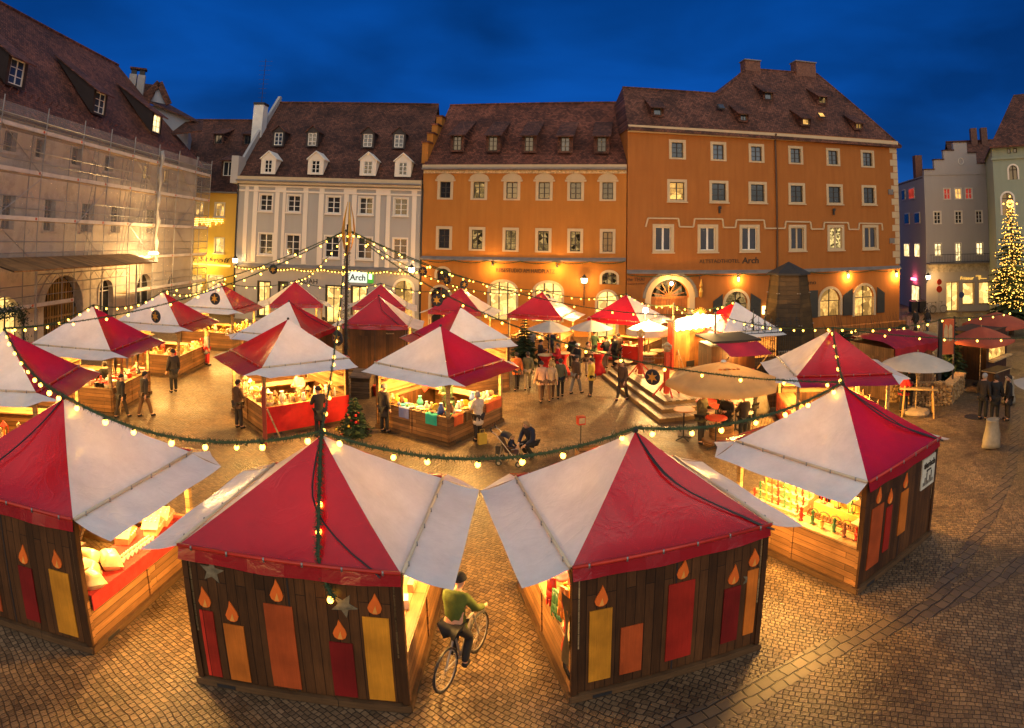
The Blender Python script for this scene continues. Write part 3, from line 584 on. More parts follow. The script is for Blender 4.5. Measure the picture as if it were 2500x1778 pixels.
for i, (u, dp, z, w, h) in enumerate(((12.37, .49, 15.83, .58, .5), (19.27, .5, 15.83, .5, .47), (22.68, 2.67, 18.25, .6, .56), (28.04, 2.76, 18.35, .66, .53), (24.81, .49, 15.83, .58, .48), (30.01, .5, 15.84, .55, .44))):
    B.dormer(u, dp, z, w, h, 'shed', 1.11, DARKTILE, DARKTILE, GLASSB if i in (0, 1, 2) else (LITD if i == 3 else LIT), DARKP, side=.2, over=.32, rs=.6, cols=1 + (i % 2), rows=1)
for u, dp, z, m in ((17.83, 1.27, 16.75, GLASSB), (26.85, 1.17, 16.65, LIT)):
    mb = B.mb(); s_ = 1.11
    mb.add([(u - .3, dp - .07, z), (u + .3, dp - .07, z), (u + .3, dp + .35, z + .46), (u - .3, dp + .35, z + .46), (u - .22, dp - .1, z + .1), (u + .22, dp - .1, z + .1), (u + .22, dp + .25, z + .48), (u - .22, dp + .25, z + .48)], [(0, 1, 5, 4), (1, 2, 6, 5), (2, 3, 7, 6), (3, 0, 4, 7)])
    o = mb.build('skylight', DARKP, rf); mb = B.mb(); mb.poly([(u - .22, dp - .1, z + .1), (u + .22, dp - .1, z + .1), (u + .22, dp + .25, z + .48), (u - .22, dp + .25, z + .48)]); mb.v = mb.v; mb.build('pane', m, B.p)
ledge(B, [(10.0, 4.58), (21.6, 4.42), (33.42, 4.4)])
HD = [(11.3, 7.72), (11.47, 8.33), (13.72, 8.33), (13.8, 7.75), (14.86, 7.75), (14.95, 8.33), (17.13, 8.33), (17.2, 7.72), (18.15, 7.72), (18.25, 8.27), (20.52, 8.27), (20.6, 7.66), (22.3, 7.66), (22.38, 8.17), (24.58, 8.14), (24.65, 7.6), (25.78, 7.6), (25.85, 8.11), (28.13, 8.09), (28.2, 7.56), (29.16, 7.56), (29.23, 8.05), (31.53, 8.01), (31.6, 7.46)]
mb = B.mb()
for a_, b_ in zip(HD[:-1], HD[1:]): mb.bar((a_[0], -.06, a_[1]), (b_[0], -.061, b_[1]), .12, .1)
mb.build('hood_moulding', STONE, B.p)
mb = B.mb()
for i in range(18):
    w = .75 if i % 2 else .45; z = 4.7 + i * .54; mb.box(33.44 - w, 33.46, -.035, -.001, z, z + .5)
    mb.box(33.42, 33.465, 0, .45 if i % 2 else .75, z, z + .5)
mb.build('quoin', STONE, B.p)
mb = B.mb(); mb.tube([(21.6, -.32, 14.8), (21.6, -.1, 14.3), (21.62, -.1, 4.6)], .07, 6); mb.build('drainpipe', mat('copper_brown', (.06, .03, .02), .5), B.p)
text(B.p, 'ALTSTADTHOTEL', 15.34, 18.52, 5.15, LETTER, ht=.27, off=B.uc)
text(B.p, 'Arch', 18.71, 20.09, 5.08, LETTER, ht=.46, off=B.uc, bold=.02, shear=.05)
text(B.p, 'LaTino', 23.55, 25.1, 3.36, LETTER, ht=.32, off=B.uc)
text(B.p, 'the THAI', 9.0 + 1.02, 10.0 + 1.25, 3.95, LETTER, ht=.24, off=B.uc); text(B.p, 'restaurant & cocktail', 10.02, 11.25, 3.72, LETTER, ht=.1, off=B.uc)
# portal: stone hood, fanlight and carved double door
mb = B.mb(); n = 14
for i in range(n):
    a0, a1 = pi * i / n, pi * (i + 1) / n; mb.bar((13.17 - 1.95 * cos(a0), -.14, 2.75 + 1.78 * sin(a0)), (13.17 - 1.95 * cos(a1), -.141, 2.75 + 1.78 * sin(a1)), .13, .2)
mb.build('portal_hood', LEAD, B.p)
mb = B.mb()
mb.box(11.77, 13.1, .33, .4, .02, 2.6, 0); mb.box(13.14, 14.58, .31, .38, .02, 2.6, 0); mb.box(11.77, 14.58, .26, .42, 2.602, 2.8, 0)
for u in (13.3, 13.95):
    for z in (.25, .95, 1.65): mb.box(u, u + .48, .285, .309, z, z + .55, 0)
for k in range(7):
    a0 = pi * (k + .5) / 7; mb.bar((13.17, .36, 2.82), (13.17 - 1.2 * cos(a0), .36, 2.82 + 1.05 * sin(a0)), .09, .05)
mb.build('portal_door', DOORWOOD, B.p)
mb = B.mb(); mb.tube([(13.17, -.25, 4.3), (13.17, -.25, 3.85)], .015, 5); mb.ball((13.17, -.25, 3.75), .13, 8, 5, 1); mb.build('portal_lamp', [IRON, GLOW], B.p); lamp('portal_light', B.p, (13.17 - B.uc, -.6, 3.5), 190)
for q in ((16.42, 17.15), (19.42, 20.25), (24.5, 25.22), (27.62, 28.5), (30.98, 31.75)):
    mb = B.mb(); u0, u1 = q; zt = 2.9; dz = .5 if q[0] != 24.5 else 0
    left = q[0] in (16.42, 24.5, 27.62)
    pts = [(u0, .8), (u1, .8), (u1, zt if left else zt - dz), (u0, zt - dz if left else zt)]
    mb.prism(pts, -.12, -.06); mb.box(u0 + .05, u1 - .05, -.14, -.121, 1.8, 1.86)
    mb.build('shutter', mat('green_black_shutter', (.03, .032, .03), .5), B.p)
for u, z, e_ in ((18.39, 4.1, 110), (28.06, 4.05, 150), (33.0, 3.95, 200)):
    mb = B.mb(); mb.box(u - .07, u + .07, -.22, -.02, z, z + .22); o = mb.build('wall_lamp', IRON, B.p)
    g = B.mb(); g.lathe([(.05, -.3), (.06, 0)], 8, (u, -.13, z)); g.build('lamp_glass', GLOWS, o); lamp('wall_light', o, (u - B.uc, -.3, z - .25), e_)
mb = B.mb(); mb.box(20.4, 20.85, -.22, -.02, 1.3, 1.9); mb.build('lit_menu_box', emit('menu_box_glow', (1, .62, .2), 3.0), B.p)
mb = B.mb(); mb.lathe([(.27, -.03), (.27, .03)], 20, (0, 0, 0)); mb.v = [(15.83 - B.uc + x, -.05 + z, 2.8 + y) for x, y, z in mb.v]; mb.build('round_plaque', mat('plaque_red', (.12, .03, .025), .5), B.p)
mb = B.mb(); mb.bar((15.2, 0, 4.3), (15.2, -.75, 4.3), .04); mb.bar((15.2, -.4, 4.3), (15.2, -.4, 4.05), .03); mb.lathe([(.02, 0), (.12, .15), (.16, .45), (.07, .75), (.12, .9), (.02, 1.35)], 8, (15.3, -.5, 2.7), 1); mb.build('hanging_sign', [IRON, mat('gilt', (.55, .3, .06), .35, metal=.6)], B.p)
for u, z in ((16.89, 8.95), (26.76, 8.9)): mb = B.mb(); mb.box(u - .06, u + .06, -.12, -.01, z - .2, z + .25); mb.box(u - .12, u + .1, -.2, -.121, z + .1, z + .3); mb.build('wall_figure', IRON, B.p)
for z in (6.4, 10.4): B.box('wall_vent', 32.35, 32.85, -.09, -.002, z, z + .42, m=LEAD)

# ------------------------------------------------------------------ grey and white pilastered house
GREY = plaster('grey_plaster', (.37, .355, .33), .15, .08); CREAM = plaster('cream_plaster', (.70, .63, .53), .15, .06)
B = Bld('grey_house', 'grey house with white pilasters, cream cornice and two rows of dormers', 42.42, -.1, -14.8)
for u0, u1 in ((-20.24, -19.05), (-17.95, -16.75), (-14.79, -13.58), (-12.25, -11.05), (-9.58, -8.4)): B.window(u0, u1, 8.24, 9.61, GLASS, sur=.1, frame=CREAM, sash=WHITEP, cols=2, rows=3)
for u0, u1 in ((-20.16, -18.87), (-17.95, -16.67), (-14.82, -13.55), (-12.28, -11.0), (-9.57, -8.35)): B.window(u0, u1, 4.94, 6.66, GLASS, sur=.1, frame=CREAM, sash=WHITEP, cols=2, rows=3)
for q, m in (((-20.1, -19.0, .3, 3.0), LITB), ((-18.4, -17.55, .9, 3.05), LITD), ((-14.6, -13.35, .1, 2.95), LITB), ((-12.62, -11.35, .7, 3.0), LITB)): B.window(*q, m, sur=.07, frame=DARKP, sash=DARKP, cols=2, rows=1)
B.arch(-9.3, -7.95, .5, 3.5, LIT, GREY, frame=CREAM, cols=2, rows=2)
B.wall(-22.1, -7.47, 10.95, 12.0, GREY)
for u0, u1 in ((-21.44, -21.11), (-20.69, -20.33), (-18.86, -18.53), (-18.24, -18.0), (-16.55, -16.2), (-15.33, -14.94), (-13.35, -12.98), (-12.73, -12.36), (-10.87, -10.54), (-10.07, -9.76), (-8.14, -7.81)): B.box('pilaster', u0, u1, -.07, -.001, 4.4, 9.72, m=CREAM)
B.box('architrave', -22.1, -7.48, -.09, -.001, 9.73, 9.86, m=CREAM); B.box('architrave', -22.1, -7.48, -.09, -.001, 10.1, 10.22, m=CREAM)
for u0, u1 in ((-21.4, -21.1), (-20.7, -20.3), (-18.9, -18.0), (-16.6, -16.2), (-15.3, -14.9), (-13.4, -12.4), (-10.9, -9.8), (-8.2, -7.8)): B.box('capital', u0, u1, -.08, -.001, 9.862, 10.098, m=CREAM)
B.box('cornice', -22.15, -7.46, -.38, -.001, 10.32, 10.86, m=STONE)
ledge(B, [(-22.1, 4.1), (-7.48, 4.3)], 'string_course')
roof(B, -22.1, -7.48, 10.95, 13.2, 1.09, DARKTILE)
for u, dp, z, w, h in ((-19.64, -.02, 11.2, .62, .98), (-15.76, -.0, 11.25, .66, .97), (-11.64, .02, 11.27, .66, .97), (-8.96, .02, 11.25, .64, .97)): B.dormer(u, dp, z, w, h, 'gable', 1.09, CREAM, CREAM if False else WHITEP, GLASS, WHITEP, side=.3, topx=.5, over=.12)
for u, dp, z, w, h in ((-19.94, 2.15, 13.65, .71, 1.02), (-17.02, 2.17, 13.67, .71, 1.02), (-12.38, 2.17, 13.66, .72, 1.02), (-9.85, 2.17, 13.66, .72, 1.02)): B.dormer(u, dp, z, w, h, 'gable', 1.09, mat('dark_cladding', (.035, .024, .022), .6), DARKTILE, GLASSB, WHITEP, side=.16, over=.1)
mb = B.mb()
mb.add([(u, y, z) for u in (-22.3, -22.08) for y, z in ((-.35, 10.5), (-.35, 11.3), (6.6, 18.75), (6.9, 18.75), (6.9, 18.2), (.6, 11.0))], [(0, 1, 2, 3, 4, 5), (11, 10, 9, 8, 7, 6)] + [(i, 6 + i, 6 + (i + 1) % 6, (i + 1) % 6) for i in range(6)]); mb.build('verge_parapet', plaster('grey_white_render', (.42, .4, .38), .2), B.p)
B.box('verge_block', -22.6, -22.0, -.4, .9, 10.3, 12.4, m=MATS['grey_white_render'])
text(B.p, 'NOAH', -16.75, -15.25, 2.98, LETTER, ht=.36, off=B.uc)
text(B.p, 'NOAH', -14.35, -13.6, 1.9, LETTER, y=.06, ht=.14, off=B.uc)
s_ = B.box('shop_sign', -12.8, -11.4, -.1, -.02, 3.22, 4.0, m=emit('pale_sign_glow', (.75, .8, .62), .75)); text(B.p, 'Arch', -12.7, -11.5, 3.38, LETTER, y=-.115, ht=.46, off=B.uc, bold=.02, shear=.05)
B.box('green_sign', -11.32, -10.9, -.16, -.02, 3.22, 4.0, m=emit('green_sign_glow', (.12, .5, .05), .5)); B.box('green_sign_panel', -11.24, -10.98, -.18, -.161, 3.5, 3.9, m=emit('white_sign_glow', (.8, 1, .5), 1.2))
wall_lantern(B, -7.95, 4.1, -.55, e=70); wall_lantern(B, -21.75, 4.2, -.55, e=90)
mb = B.mb(); mb.tube([(-22.0, -.4, 10.6), (-22.0, -.12, 10.1), (-22.0, -.12, .1)], .06, 6); mb.build('drainpipe', IRON, B.p)
mb = B.mb(); mb.tube([(-7.35, -.4, 10.6), (-7.35, -.14, 10.1), (-7.35, -.14, .1)], .06, 6); mb.build('drainpipe', IRON, B.p)

# ------------------------------------------------------------------ yellow house in the lane
YEL = plaster('yellow_plaster', (.66, .42, .09), .15, .08)
B = Bld('yellow_house', 'narrow yellow house in the lane with icicle lights and a lit shop name', 45.0, -.1, -26.5)
for q, m in (((-25.5, -24.5, 7.71, 8.93), LIT), ((-25.35, -24.4, 4.77, 6.06), LITB), ((-27.4, -26.5, 7.7, 8.9), LIT), ((-25.9, -24.4, 1.1, 3.0), LITB), ((-27.6, -26.4, .4, 2.9), LITB)): B.window(*q, m, sur=.08, frame=CREAM, sash=WHITEP, rows=2)
B.wall(-31.0, -23.45, 10.05, 12.0, YEL)
roof(B, -33.0, -23.3, 10.1, 14.0, 1.0, DARKTILE)
for u, dp, z, w, h in ((-25.0, 1.0, 11.2, .95, 1.2), (-28.0, 4.2, 14.4, .7, .8), (-25.0, 4.2, 14.4, .7, .8)): B.dormer(u, dp, z, w, h, 'shed', 1.0, DARKTILE, DARKTILE, GLASS, WHITEP if u == -25.0 and dp < 2 else DARKP, side=.2, rs=.4, rows=1)
ch = B.box('chimney', -22.9, -22.0, .6, 1.5, 11.0, 17.2, m=WHITEP); B.box('chimney_cap', -22.95, -21.95, .55, 1.55, 17.202, 17.4, m=IRON, parent=ch)
mb = B.mb(); mb.tube([(-22.45, 1.05, 17.3), (-22.5, 1.05, 21.3)], .025, 4)
for i in range(9): mb.bar((-22.8 - .04 * i, 1.05, 17.9 + i * .4), (-22.15 + .04 * i, 1.05, 17.9 + i * .4), .015)
mb.build('antenna', IRON, ch)
text(B.p, 'Juwelier Schroff', -30.1, -23.75, 3.92, LETTER, y=-.14, ht=.5, off=B.uc, shear=.18)
B.box('sign_backlight', -30.1, -23.8, -.05, -.02, 3.72, 3.86, m=emit('yellow_sign_light', (1, .7, .1), 2.0)); lamp('sign_light', B.p, (.6, -.9, 4.0), 140, (1, .7, .15))
mb = MB(); mb.ball((0, 0, 0), .03, 5, 3); ICE = mb.mesh('icicle_light', emit('warm_led', (1, .55, .12), 8, sample=False)); RI = random.Random(2)
for i in range(24):
    for k in range(2 + RI.randrange(4)): link('icicle_light', ICE, B.p, (-27.6 + i * .13 + RI.uniform(-.02, .02) - B.uc, -.09, 7.5 - k * .14))

# ------------------------------------------------------------------ house under restoration, on the left
OLD = plaster('old_beige_plaster', (.68, .59, .47), .35, .3, (.6, .55, .5), .55)
B = Bld('restoration_house', 'old beige house under restoration with a huge tiled roof and three long dormers', 21.7, -1.76, 26.0)
for i, (u0, u1) in enumerate(((20.9, 21.9), (23.5, 24.5), (25.7, 26.6), (28.6, 29.6), (31.7, 32.8), (36.07, 37.19), (38.89, 39.77), (41.34, 42.2))): B.window(u0, u1, 9.72, 10.75, LIT if i > 4 else GLASS, sur=.08, frame=OLD, sash=mat('old_sash', (.22, .17, .12), .6), cols=2, rows=2, rev=.3)
for i, (u0, u1) in enumerate(((20.8, 21.8), (23.8, 24.8), (26.8, 27.8), (29.9, 31.15), (32.8, 34.0), (36.9, 38.5), (41.3, 42.4))): B.window(u0, u1, 6.2, 7.9, GLASS, sur=.08, frame=OLD, sash=MATS['old_sash'], cols=3, rows=4, rev=.3)
B.arch(27.1, 30.4, .02, 3.95, mat('gate_dark', (.02, .015, .01), .8), OLD, frame=OLD, name='gateway', band=.45, cols=1, rows=1, rev=.5)
B.arch(23.3, 25.4, .02, 3.2, LITB, OLD, frame=OLD, name='arched_shop', band=.3, cols=3, rows=2, rev=.35)
for q in ((32.0, 33.4, 1.2, 3.5), (36.1, 38.0, .9, 3.6), (40.2, 42.2, .9, 3.5)): B.arch(*q, GLASS, OLD, frame=OLD, sash=WHITEP, band=.15, cols=2, rows=2, rev=.3)
B.wall(6.0, 44.2, 11.9, 13.0, OLD)
mb = B.mb()
for i in range(15): mb.box(27.2 + i * .215, 27.28 + i * .215, .3, .36, .02, 1.6 + sqrt(max(0, 2.6 - (i - 7) ** 2 * .05)) * 1.4)
mb.box(27.15, 30.35, .28, .38, 1.75, 1.85); mb.build('slatted_gate', wood('gate_slats', (.42, .25, .08), 'v', .1), B.p)
roof(B, 5.5, 44.3, 11.95, 12.4, 1.08, REDTILE, over=.55, hipr=3.2)
mb = B.mb()
for i in range(48): mb = B.mb(); mb.bar((20.0 + i * .5, .0, 12.42), (20.02 + i * .5, -.1, 12.62), .05); mb.bar((20.02 + i * .5, .1, 12.45), (20.22 + i * .5, .1, 12.48), .03); mb.build('snow_guard', mat('red_snow_guard', (.1, .03, .024), .5), B.p)
for i, (u, dp, z) in enumerate(((17.6, .67, 12.98), (24.54, .67, 12.98), (31.82, .78, 13.1), (38.86, .88, 13.21))): B.dormer(u, dp, z, .98, 1.2, 'shed', 1.08, mat('dormer_boarding', (.03, .017, .014), .7), REDTILE, LITW if i == 3 else GLASSB, WHITEP, side=.22, over=.4, rs=.62)
# scaffold
S = thing('scaffold', 'steel tube scaffold with white netting and toe boards wrapping the old house', 'scaffold', B.p.location + Matrix.Rotation(1.76, 3, 'Z') @ Vector((6, -.7, 0)), 1.76)
so = (32.0, 0, 0)
US = [16.2, 19.2, 22.19, 25.23, 28.23, 30.75, 33.3, 36.29, 39.1, 41.9, 44.5]
for u in US:
    for y in (-.32, .42):
        mb = MB(so); mb.tube([(u, y, 0), (u, y, 12.0 if y < 0 else 11.2)], .03, 5); mb.build('standard', STEEL, S)
for z in (2.7, 4.7, 6.69, 8.8, 10.72):
    for i in range(len(US) - 1):
        if z < 4 and 26 < US[i] < 31: continue
        mb = MB(so); a_, b_ = US[i] + .03, US[i + 1] - .03
        mb.box(a_, b_, -.36, -.33, z + .02, z + .2, 0); mb.box(a_, b_, -.3, .38, z - .04, z, 1); mb.box(b_ - .22, b_ - .1, -.366, -.361, z + .05, z + .17, 2)
        mb.build('deck', [mat('toe_board_white', (.58, .52, .46), .5), PALE_WOOD, mat('toe_board_mark', (.5, .08, .03), .5)], S)
    for dz in (.55, 1.05):
        if z + dz > 11.6: continue
        mb = MB(so); mb.tube([(US[0], -.34, z + dz), (US[-1], -.34, z + dz)], .02, 4); mb.build('guard_rail', STEEL, S)
for i in range(0, len(US) - 1, 2):
    mb = MB(so)
    for k, z in enumerate((4.7, 6.69, 8.8)): mb.tube([(US[i] if k % 2 else US[i + 1], -.37, z), (US[i + 1] if k % 2 else US[i], -.37, z + 2)], .02, 4)
    mb.build('brace', STEEL, S)
for u0_ in (29.2, 32.6, 34.6):
    mb = MB(so)
    for z in (4.7, 6.69, 8.8):
        mb.bar((u0_, -.1, z), (u0_ + .5, -.1, z + 2), .03); mb.bar((u0_ + .35, -.1, z), (u0_ + .85, -.1, z + 2), .03)
        for k in range(8): mb.bar((u0_ + k * .0625, -.1, z + k * .25), (u0_ + .35 + k * .0625, -.1, z + k * .25), .02)
    mb.build('ladder', STEEL, S)
NET = net('scaffold_net', (.78, .77, .75), .25); NET2 = net('dense_scaffold_net', (.66, .61, .54), .5)
for i in range(len(US) - 1):
    mb = MB(so); n = 10; zlo = 4.75 if US[i] < 35.5 else .6
    vs = []; nu = 8
    for j in range(n + 1):
        for k in range(nu + 1):
            u = US[i] + (US[i + 1] - US[i]) * k / nu; vs.append((u, -.27 - .04 * sin(pi * k / nu) + RND.uniform(-.012, .012), zlo + (11.75 - zlo) * j / n))
    mb.add(vs, [(j * (nu + 1) + k, j * (nu + 1) + k + 1, (j + 1) * (nu + 1) + k + 1, (j + 1) * (nu + 1) + k) for j in range(n) for k in range(nu)])
    mb.build('netting', NET2 if i == 8 else NET, S, smooth=True)
mb = MB(so); mb.tube([(36.3 + .06 * sin(k * 1.3), -.55 + .04 * cos(k * 2), 11.6 - k * .42) for k in range(18)], [.12 + .05 * sin(k * 1.9) for k in range(18)], 7); mb.build('rolled_net', mat('net_white', (.36, .33, .29), .8, bump=.5), S, smooth=True)
mb = MB(so)
for k in range(7):
    u0_ = 21.5 + k * 1.7; mb.add([(u0_, -.45, 5.0), (u0_ + 1.66, -.45, 5.0), (u0_ + 1.66, -2.3, 4.62), (u0_, -2.3, 4.62), (u0_, -.45, 5.06), (u0_ + 1.66, -.45, 5.06), (u0_ + 1.66, -2.3, 4.68), (u0_, -2.3, 4.68)], [(0, 1, 2, 3), (7, 6, 5, 4), (3, 2, 6, 7), (0, 4, 5, 1), (1, 5, 6, 2), (0, 3, 7, 4)])
mb.build('protective_roof', wood('scaffold_boards', (.30, .15, .05), 'd', .25), S)
mb = MB(so)
for z in (4.3, 3.85): mb.tube([(24.5, -1.0, z), (32.5, -1.0, z)], .03, 5)
for k in range(16): mb.tube([(24.5 + k * .5, -1.0, 4.3 if k % 2 else 3.85), (25.0 + k * .5, -1.0, 3.85 if k % 2 else 4.3)], .018, 4)
for u in (24.5, 32.5): mb.tube([(u, -1.0, 0), (u, -1.0, 4.8)], .03, 5)
mb.build('lattice_girder', STEEL, S)
mb = MB(so)
for y in (.9, 2.6, 4.3): mb.tube([(44.6, y, 0), (44.6, y, 12.3)], .03, 5)
for z in (2.7, 4.7, 6.7, 8.8, 10.7): mb.box(44.3, 44.62, .42, 4.3, z - .04, z); mb.tube([(44.62, -.3, z + 1), (44.62, 4.3, z + 1)], .02, 4)
mb.build('side_bay', STEEL, S)
# street lamp in front of the scaffold
Q = S.matrix_basis @ Vector((33.1 - 32, -1.1, 0))
SL = thing('street_lamp', 'grey street lamp whose arm holds a bright head before the scaffold', 'street lamp', Q, 1.76)
mb = MB(); mb.tube([(0, 0, 0), (0, 0, 4.4), (.25, -.05, 4.8), (.9, -.1, 5.0), (1.3, -.1, 5.06)], [.06, .05, .04, .03, .03], 7); mb.build('pole', STEEL, SL)
mb = MB(); mb.ball((1.75, -.1, 5.1), .24, 12, 6, 0, .35); mb.v = [(1.75 + (x - 1.75) * 2.1, y, z) for x, y, z in mb.v]; mb.build('lamp_head', GLOW, SL, smooth=True); lamp('street_light', SL, (1.75, -.9, 4.8), 600, (1, .58, .2), .2)

# ------------------------------------------------------------------ houses behind
BLUE = plaster('pale_blue_render', (.34, .36, .4), .2)
B = Bld('rear_house', 'pale gabled house with dark roof and paired chimneys behind the big roof', 50.0, -.62, -4.0)
B.p.name = 'rear_house'
B.wall(-9.5, -2.3, 14.8, 9.0, BLUE)
mb = B.mb(); mb.prism([(-9.5, 14.8), (-2.3, 14.8), (-2.3, 15.25), (-4.7, 16.05), (-9.5, 16.05)], 0, .3); mb.build('gable', BLUE, B.p)
mb = B.mb(); mb.prism([(-5.8, 16.45), (-4.3, 16.3), (-5.0, 17.75)], .3, .5); mb.build('gable', BLUE, B.p)
B.slab('roof', [(-5.6, -.45, 16.25), (-1.5, -.45, 15.05), (-1.5, 3, 15.65), (-4.4, 3, 16.9), (-5.6, 3, 17.2)], DARKTILE); B.slab('roof', [(-9.5, -.4, 15.7), (-5.5, -.4, 16.3), (-5.05, .9, 17.9), (-9.5, .9, 17.9)], DARKTILE)
mb = B.mb(); mb.bar((-5.0, .2, 17.95), (-4.05, .2, 16.3), .22, .5); mb.bar((-5.0, .2, 17.95), (-6.1, .2, 16.5), .22, .5); mb.build('bargeboard', DARKTILE, B.p)
B.slab('roof', [(-3.6, -1.8, 13.7), (-1.2, -1.8, 14.2), (-1.2, -.02, 15.3), (-2.6, -.02, 15.0)], DARKTILE)
for u in (-7.05, -6.4): ch = B.box('chimney', u - .28, u + .28, -.3, .3, 15.5, 18.3, m=mat('chimney_render', (.34, .32, .3), .8)); B.box('chimney_pot', u - .2, u + .2, -.2, .2, 18.302, 18.7, m=IRON, parent=ch); B.box('chimney_cap', u - .32, u + .32, -.34, .34, 18.702, 18.85, m=REDTILE, parent=ch)

GH = plaster('cool_grey_render', (.40, .385, .38), .12, .06)
B = Bld('stepped_gable_house', 'cool grey house with a stepped gable, balcony and lit hairdresser shop', 53.5, .23, 23.2)
for i, (u0, u1) in enumerate(((21.63, 22.38), (22.73, 23.47), (23.78, 24.54))): B.window(u0, u1, 10.22, 11.3, (LITR, LIT, LITR)[i], sur=.06, frame=WHITEP, sash=WHITEP, rows=2, rev=.1, sill=False)
for u0, u1 in ((20.56, 21.36), (22.64, 23.44), (24.71, 25.47)): B.window(u0, u1, 8.0, 9.22, GLASS, sur=.08, frame=WHITEP, sash=WHITEP, rev=.1, sill=False)
for u0, u1, z in ((20.57, 21.34, 5.06), (22.6, 23.26, 4.55), (24.69, 25.44, 5.08)): B.window(u0, u1, z, 6.3, LITW, sur=.06, frame=WHITEP, sash=DARKP, rev=.1, sill=False, rows=2)
for u0, u1, z0_, z1_ in ((21.69, 22.93, .05, 2.75), (23.3, 24.5, .6, 2.65), (24.9, 26.07, .6, 2.65)): B.window(u0, u1, z0_, z1_, LITB, sur=.05, frame=STONE, sash=DARKP, cols=2 if z0_ < .5 else 1, rows=1, rev=.2, sill=False)
B.wall(19.8, 26.85, 12.5, 10.0, GH)
ST = [(19.8, 12.5), (19.83, 13.0), (20.85, 13.0), (20.85, 13.9), (21.83, 13.9), (21.83, 14.75), (22.87, 14.75), (22.87, 15.5), (24.22, 15.5), (24.22, 14.5), (25.1, 14.5), (25.1, 13.5), (26.0, 13.5), (26.0, 12.5)]
mb = B.mb(); mb.prism(ST, -.05, .35); mb.build('stepped_gable', GH, B.p)
for u0, u1, z in ((19.8, 20.9, 13.0), (20.8, 21.88, 13.9), (21.8, 22.92, 14.75), (22.85, 24.26, 15.5), (24.2, 25.15, 14.5), (25.1, 26.05, 13.5), (26.0, 26.9, 12.5)): B.box('coping_tiles', u0, u1, -.12, .42, z + .002, z + .09, m=DARKTILE)
mb = B.mb()
for k in range(20): a0, a1 = 2 * pi * k / 20, 2 * pi * (k + 1) / 20; mb.bar((23.52 + .25 * cos(a0), -.06, 13.75 + .3 * sin(a0)), (23.52 + .25 * cos(a1), -.06, 13.75 + .3 * sin(a1)), .06)
mb.build('oculus_ring', WHITEP, B.p)
B.slab('roof', [(19.8, .35, 12.4), (23.4, .35, 13.4), (23.4, 10, 13.4), (19.8, 10, 12.4)], DARKTILE); B.slab('roof', [(23.4, .35, 13.4), (26.9, .35, 12.4), (26.9, 10, 12.4), (23.4, 10, 13.4)], DARKTILE)
mb = B.mb()
for y0_, y1_, z0_, z1_ in ((2.7, 4.3, 10.55, 11.65), (5.5, 6.5, 10.6, 11.7), (1.4, 2.84, 8.13, 9.22), (4.45, 5.9, 8.15, 9.28), (1.6, 3.0, 4.95, 6.3), (4.65, 6.2, 4.9, 6.27)):
    w = B.mb(); w.box(19.74, 19.79, y0_, y1_, z0_, z1_); w = w.build('side_window', WHITEP, B.p); p = B.mb(); p.box(19.7, 19.739, y0_ + .1, y1_ - .1, z0_ + .1, z1_ - .1); p.build('pane', LITW if z0_ < 5 else (LITR if y0_ == 2.7 else GLASS), w)
w = B.mb(); w.box(19.74, 19.79, 1.7, 3.9, .02, 2.3); w = w.build('side_door', DARKP, B.p); p = B.mb(); p.box(19.7, 19.739, 1.85, 2.7, .1, 2.2); p.box(19.7, 19.739, 2.85, 3.75, .5, 2.2); p.build('pane', LITW, w)
B.box('neon_sign', 19.55, 19.73, 2.6, 3.6, 2.75, 2.95, m=emit('pink_neon', (1, .1, .2), 9)); lamp('neon_light', B.p, (19.3 - B.uc, 3.1, 2.8), 14, (1, .1, .15))
B.box('frieze', 19.85, 26.8, -.04, -.001, 3.62, 4.36, m=mat('relief_frieze', (.42, .39, .34), .8, .45, 3.0, .9, 5.0)); B.box('balcony_floor', 19.8, 26.85, -.9, -.041, 4.38, 4.5, m=LEAD)
mb = B.mb()
for z in (4.55, 5.25): mb.bar((19.85, -.85, z), (26.8, -.85, z), .04)
for k in range(47): mb.bar((19.85 + k * .15, -.85, 4.55), (19.85 + k * .15, -.85, 5.25), .018)
mb.build('balcony_railing', IRON, B.p)
text(B.p, 'Friseur', 23.1, 24.45, 2.88, emit('amber_letters', (1, .5, .08), .9), ht=.3, off=B.uc, shear=.1)
mb = B.mb(); mb.bar((24.6, -.06, 3.2), (24.95, -.06, 3.2), .04); mb.bar((24.95, -.06, 3.25), (24.95, -.06, 2.85), .05); mb.bar((25.1, -.06, 3.25), (25.1, -.06, 2.9), .04); mb.bar((25.1, -.06, 2.95), (25.7, -.06, 2.95), .04); mb.build('sign_bracket', MATS['amber_letters'], B.p)
wall_lantern(B, 19.75, 3.0, -.6, e=110)
ch = B.box('chimney', 19.9, 20.6, 2.4, 3.2, 12.4, 14.7, m=MATS['chimney_brick'])

